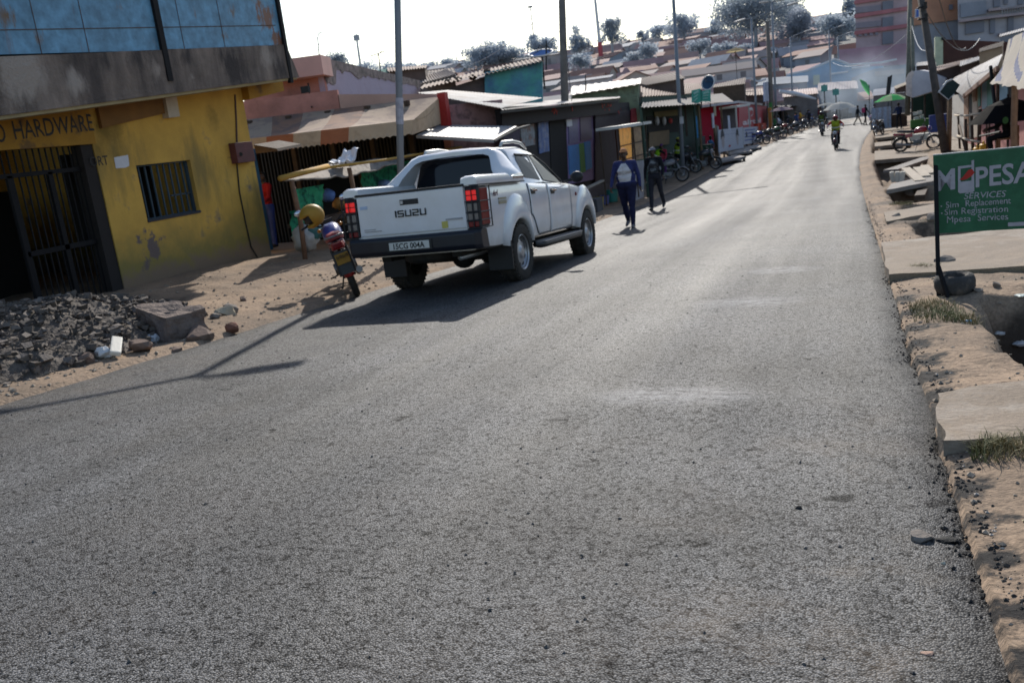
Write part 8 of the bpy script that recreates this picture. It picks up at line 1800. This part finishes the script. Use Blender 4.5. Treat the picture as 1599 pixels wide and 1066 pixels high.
tree('small thin-leaved tree above the lilac wall', 525, 80, 108, 120, 36, 1, n=420, leaf=.32, k=.30)
for i, (px0, pt, w_) in enumerate(((575, 96, 40), (612, 98, 44), (645, 99, 40), (672, 98, 36), (700, 92, 34), (722, 98, 34))): tree(['leftmost low tree on the skyline left of the lamp pole', 'low tree just right behind the lamp pole', 'low round tree right of the lamp pole', 'low tree midway to the big clump', 'taller tree before the big clump', 'low tree touching the big clump at left'][i], px0, pt, pt + 22, 290, w_, 20 + i, n=420, leaf=.6, k=.5)
for i, (px0, pt, w_) in enumerate(((748, 72, 44), (765, 62, 46), (786, 66, 44), (805, 74, 40))): tree(['left tree of the big clump', 'tallest tree of the big clump', 'right of the tallest in the big clump', 'right end tree of the big clump'][i], px0, pt, pt + 45, 262, w_, 40 + i, n=800, leaf=.55, k=.46, group='big tree clump left of the wooden pole')
for i, (px0, pt, w_) in enumerate(((838, 52, 34), (860, 58, 30))): tree(['tree behind the big grey hilltop building', 'dark tree at the right end of the hilltop building'][i], px0, pt, pt + 30, 275, w_, 60 + i, n=420, leaf=.6, k=.52)
tree('thin bare tree right of the wooden pole', 900, 36, 70, 260, 24, 70, n=220, leaf=.4, k=.48, airy=1.3); tree('dark tree under the thin bare tree', 905, 54, 78, 255, 34, 71, n=500, k=.44)
tree('round-headed tree right of the red-based mast', 955, 29, 68, 255, 38, 72, n=1200, leaf=.45, k=.40)
tree('flat-topped tree pair right of the dark steel lamp pole', 1068, 20, 56, 270, 52, 73, n=1300, leaf=.5, k=.46)
tree('small palm-like shrub left of the flat-topped trees', 1003, 46, 60, 280, 22, 74, n=200, k=.5); tree('low bushes between round and flat-topped trees', 1030, 38, 56, 290, 40, 75, n=500, k=.52)
tree('huge dark spreading tree behind the lamp poles', 1180, -14, 62, 235, 120, 76, n=3600, leaf=.55, k=.34, multi=9)
tree('tall crown right of the huge dark tree', 1232, -10, 50, 245, 50, 77, n=1100, leaf=.5, k=.36)
tree('reddish-tinged round tree below right of the huge dark tree', 1248, 16, 66, 225, 56, 78, col=(.10, .055, .05), n=1500, leaf=.5, k=.36, multi=6)
tree('small tree left of the huge dark tree', 1118, 28, 52, 280, 30, 79, n=420, k=.5)
tree('leafy tree left of the pink tower', 1306, 22, 70, 215, 60, 80, col=(.08, .10, .06), n=1200, leaf=.5, k=.42); tree('dark tree touching the pink tower roofline', 1330, -8, 40, 240, 34, 81, n=700, k=.4)
for i, (px0, pt) in enumerate(((905, 84), (1015, 66), (1092, 62), (1130, 66), (1160, 70), (1210, 76), (1068, 88), (990, 82))): tree(['bush right of the wooden pole among roofs', 'bush above the cream gable', 'bush below the pinkish hilltop house', 'bush below the small tree', 'bush left of the one-armed lamp pole head', 'bush between the lamp poles', 'bush right of the dark lamp pole mid-hill', 'bush beside the red-based mast'][i], px0, pt, pt + 12, 210, 34, 90 + i, n=380, leaf=.45, k=.40, group='bushes among the hillside houses', name='bush')
# smoke drifting over the market
def smoke():
    c = at(1338, 138, 98); m = bpy.data.materials.new('smoke'); m.use_nodes = True; nt = m.node_tree; N = nt.nodes; L = nt.links; N.remove(N['Principled BSDF'])
    tc = N.new('ShaderNodeTexCoord'); no = N.new('ShaderNodeTexNoise'); no.inputs['Scale'].default_value = .32; no.inputs['Detail'].default_value = 4; L.new(tc.outputs['Object'], no.inputs['Vector'])
    ln = N.new('ShaderNodeVectorMath'); ln.operation = 'LENGTH'; mp = N.new('ShaderNodeMapping'); mp.inputs['Scale'].default_value = (1 / 9, 1 / 7, 1 / 4.6); L.new(tc.outputs['Object'], mp.inputs['Vector']); L.new(mp.outputs['Vector'], ln.inputs[0])
    r1 = N.new('ShaderNodeMapRange'); L.new(ln.outputs['Value'], r1.inputs['Value']); r1.inputs['From Min'].default_value = .1; r1.inputs['From Max'].default_value = 1; r1.inputs['To Min'].default_value = 1; r1.inputs['To Max'].default_value = 0
    r2 = N.new('ShaderNodeMapRange'); L.new(no.outputs['Fac'], r2.inputs['Value']); r2.inputs['From Min'].default_value = .38; r2.inputs['From Max'].default_value = .7; r2.inputs['To Max'].default_value = .10
    mu = N.new('ShaderNodeMath'); mu.operation = 'MULTIPLY'; L.new(r1.outputs['Result'], mu.inputs[0]); L.new(r2.outputs['Result'], mu.inputs[1])
    vs = N.new('ShaderNodeVolumeScatter'); vs.inputs['Color'].default_value = (.72, .85, 1, 1); vs.inputs['Anisotropy'].default_value = .3; L.new(mu.outputs[0], vs.inputs['Density']); L.new(vs.outputs['Volume'], N['Material Output'].inputs['Volume'])
    o = MB().ball((0, 0, 0), (9, 7, 5.5), 20, 12).build('smoke', m); o.location = c; o['kind'] = 'stuff'; tag(o, 'thin bluish smoke drifting over the market at the end of the road', 'smoke')
smoke()
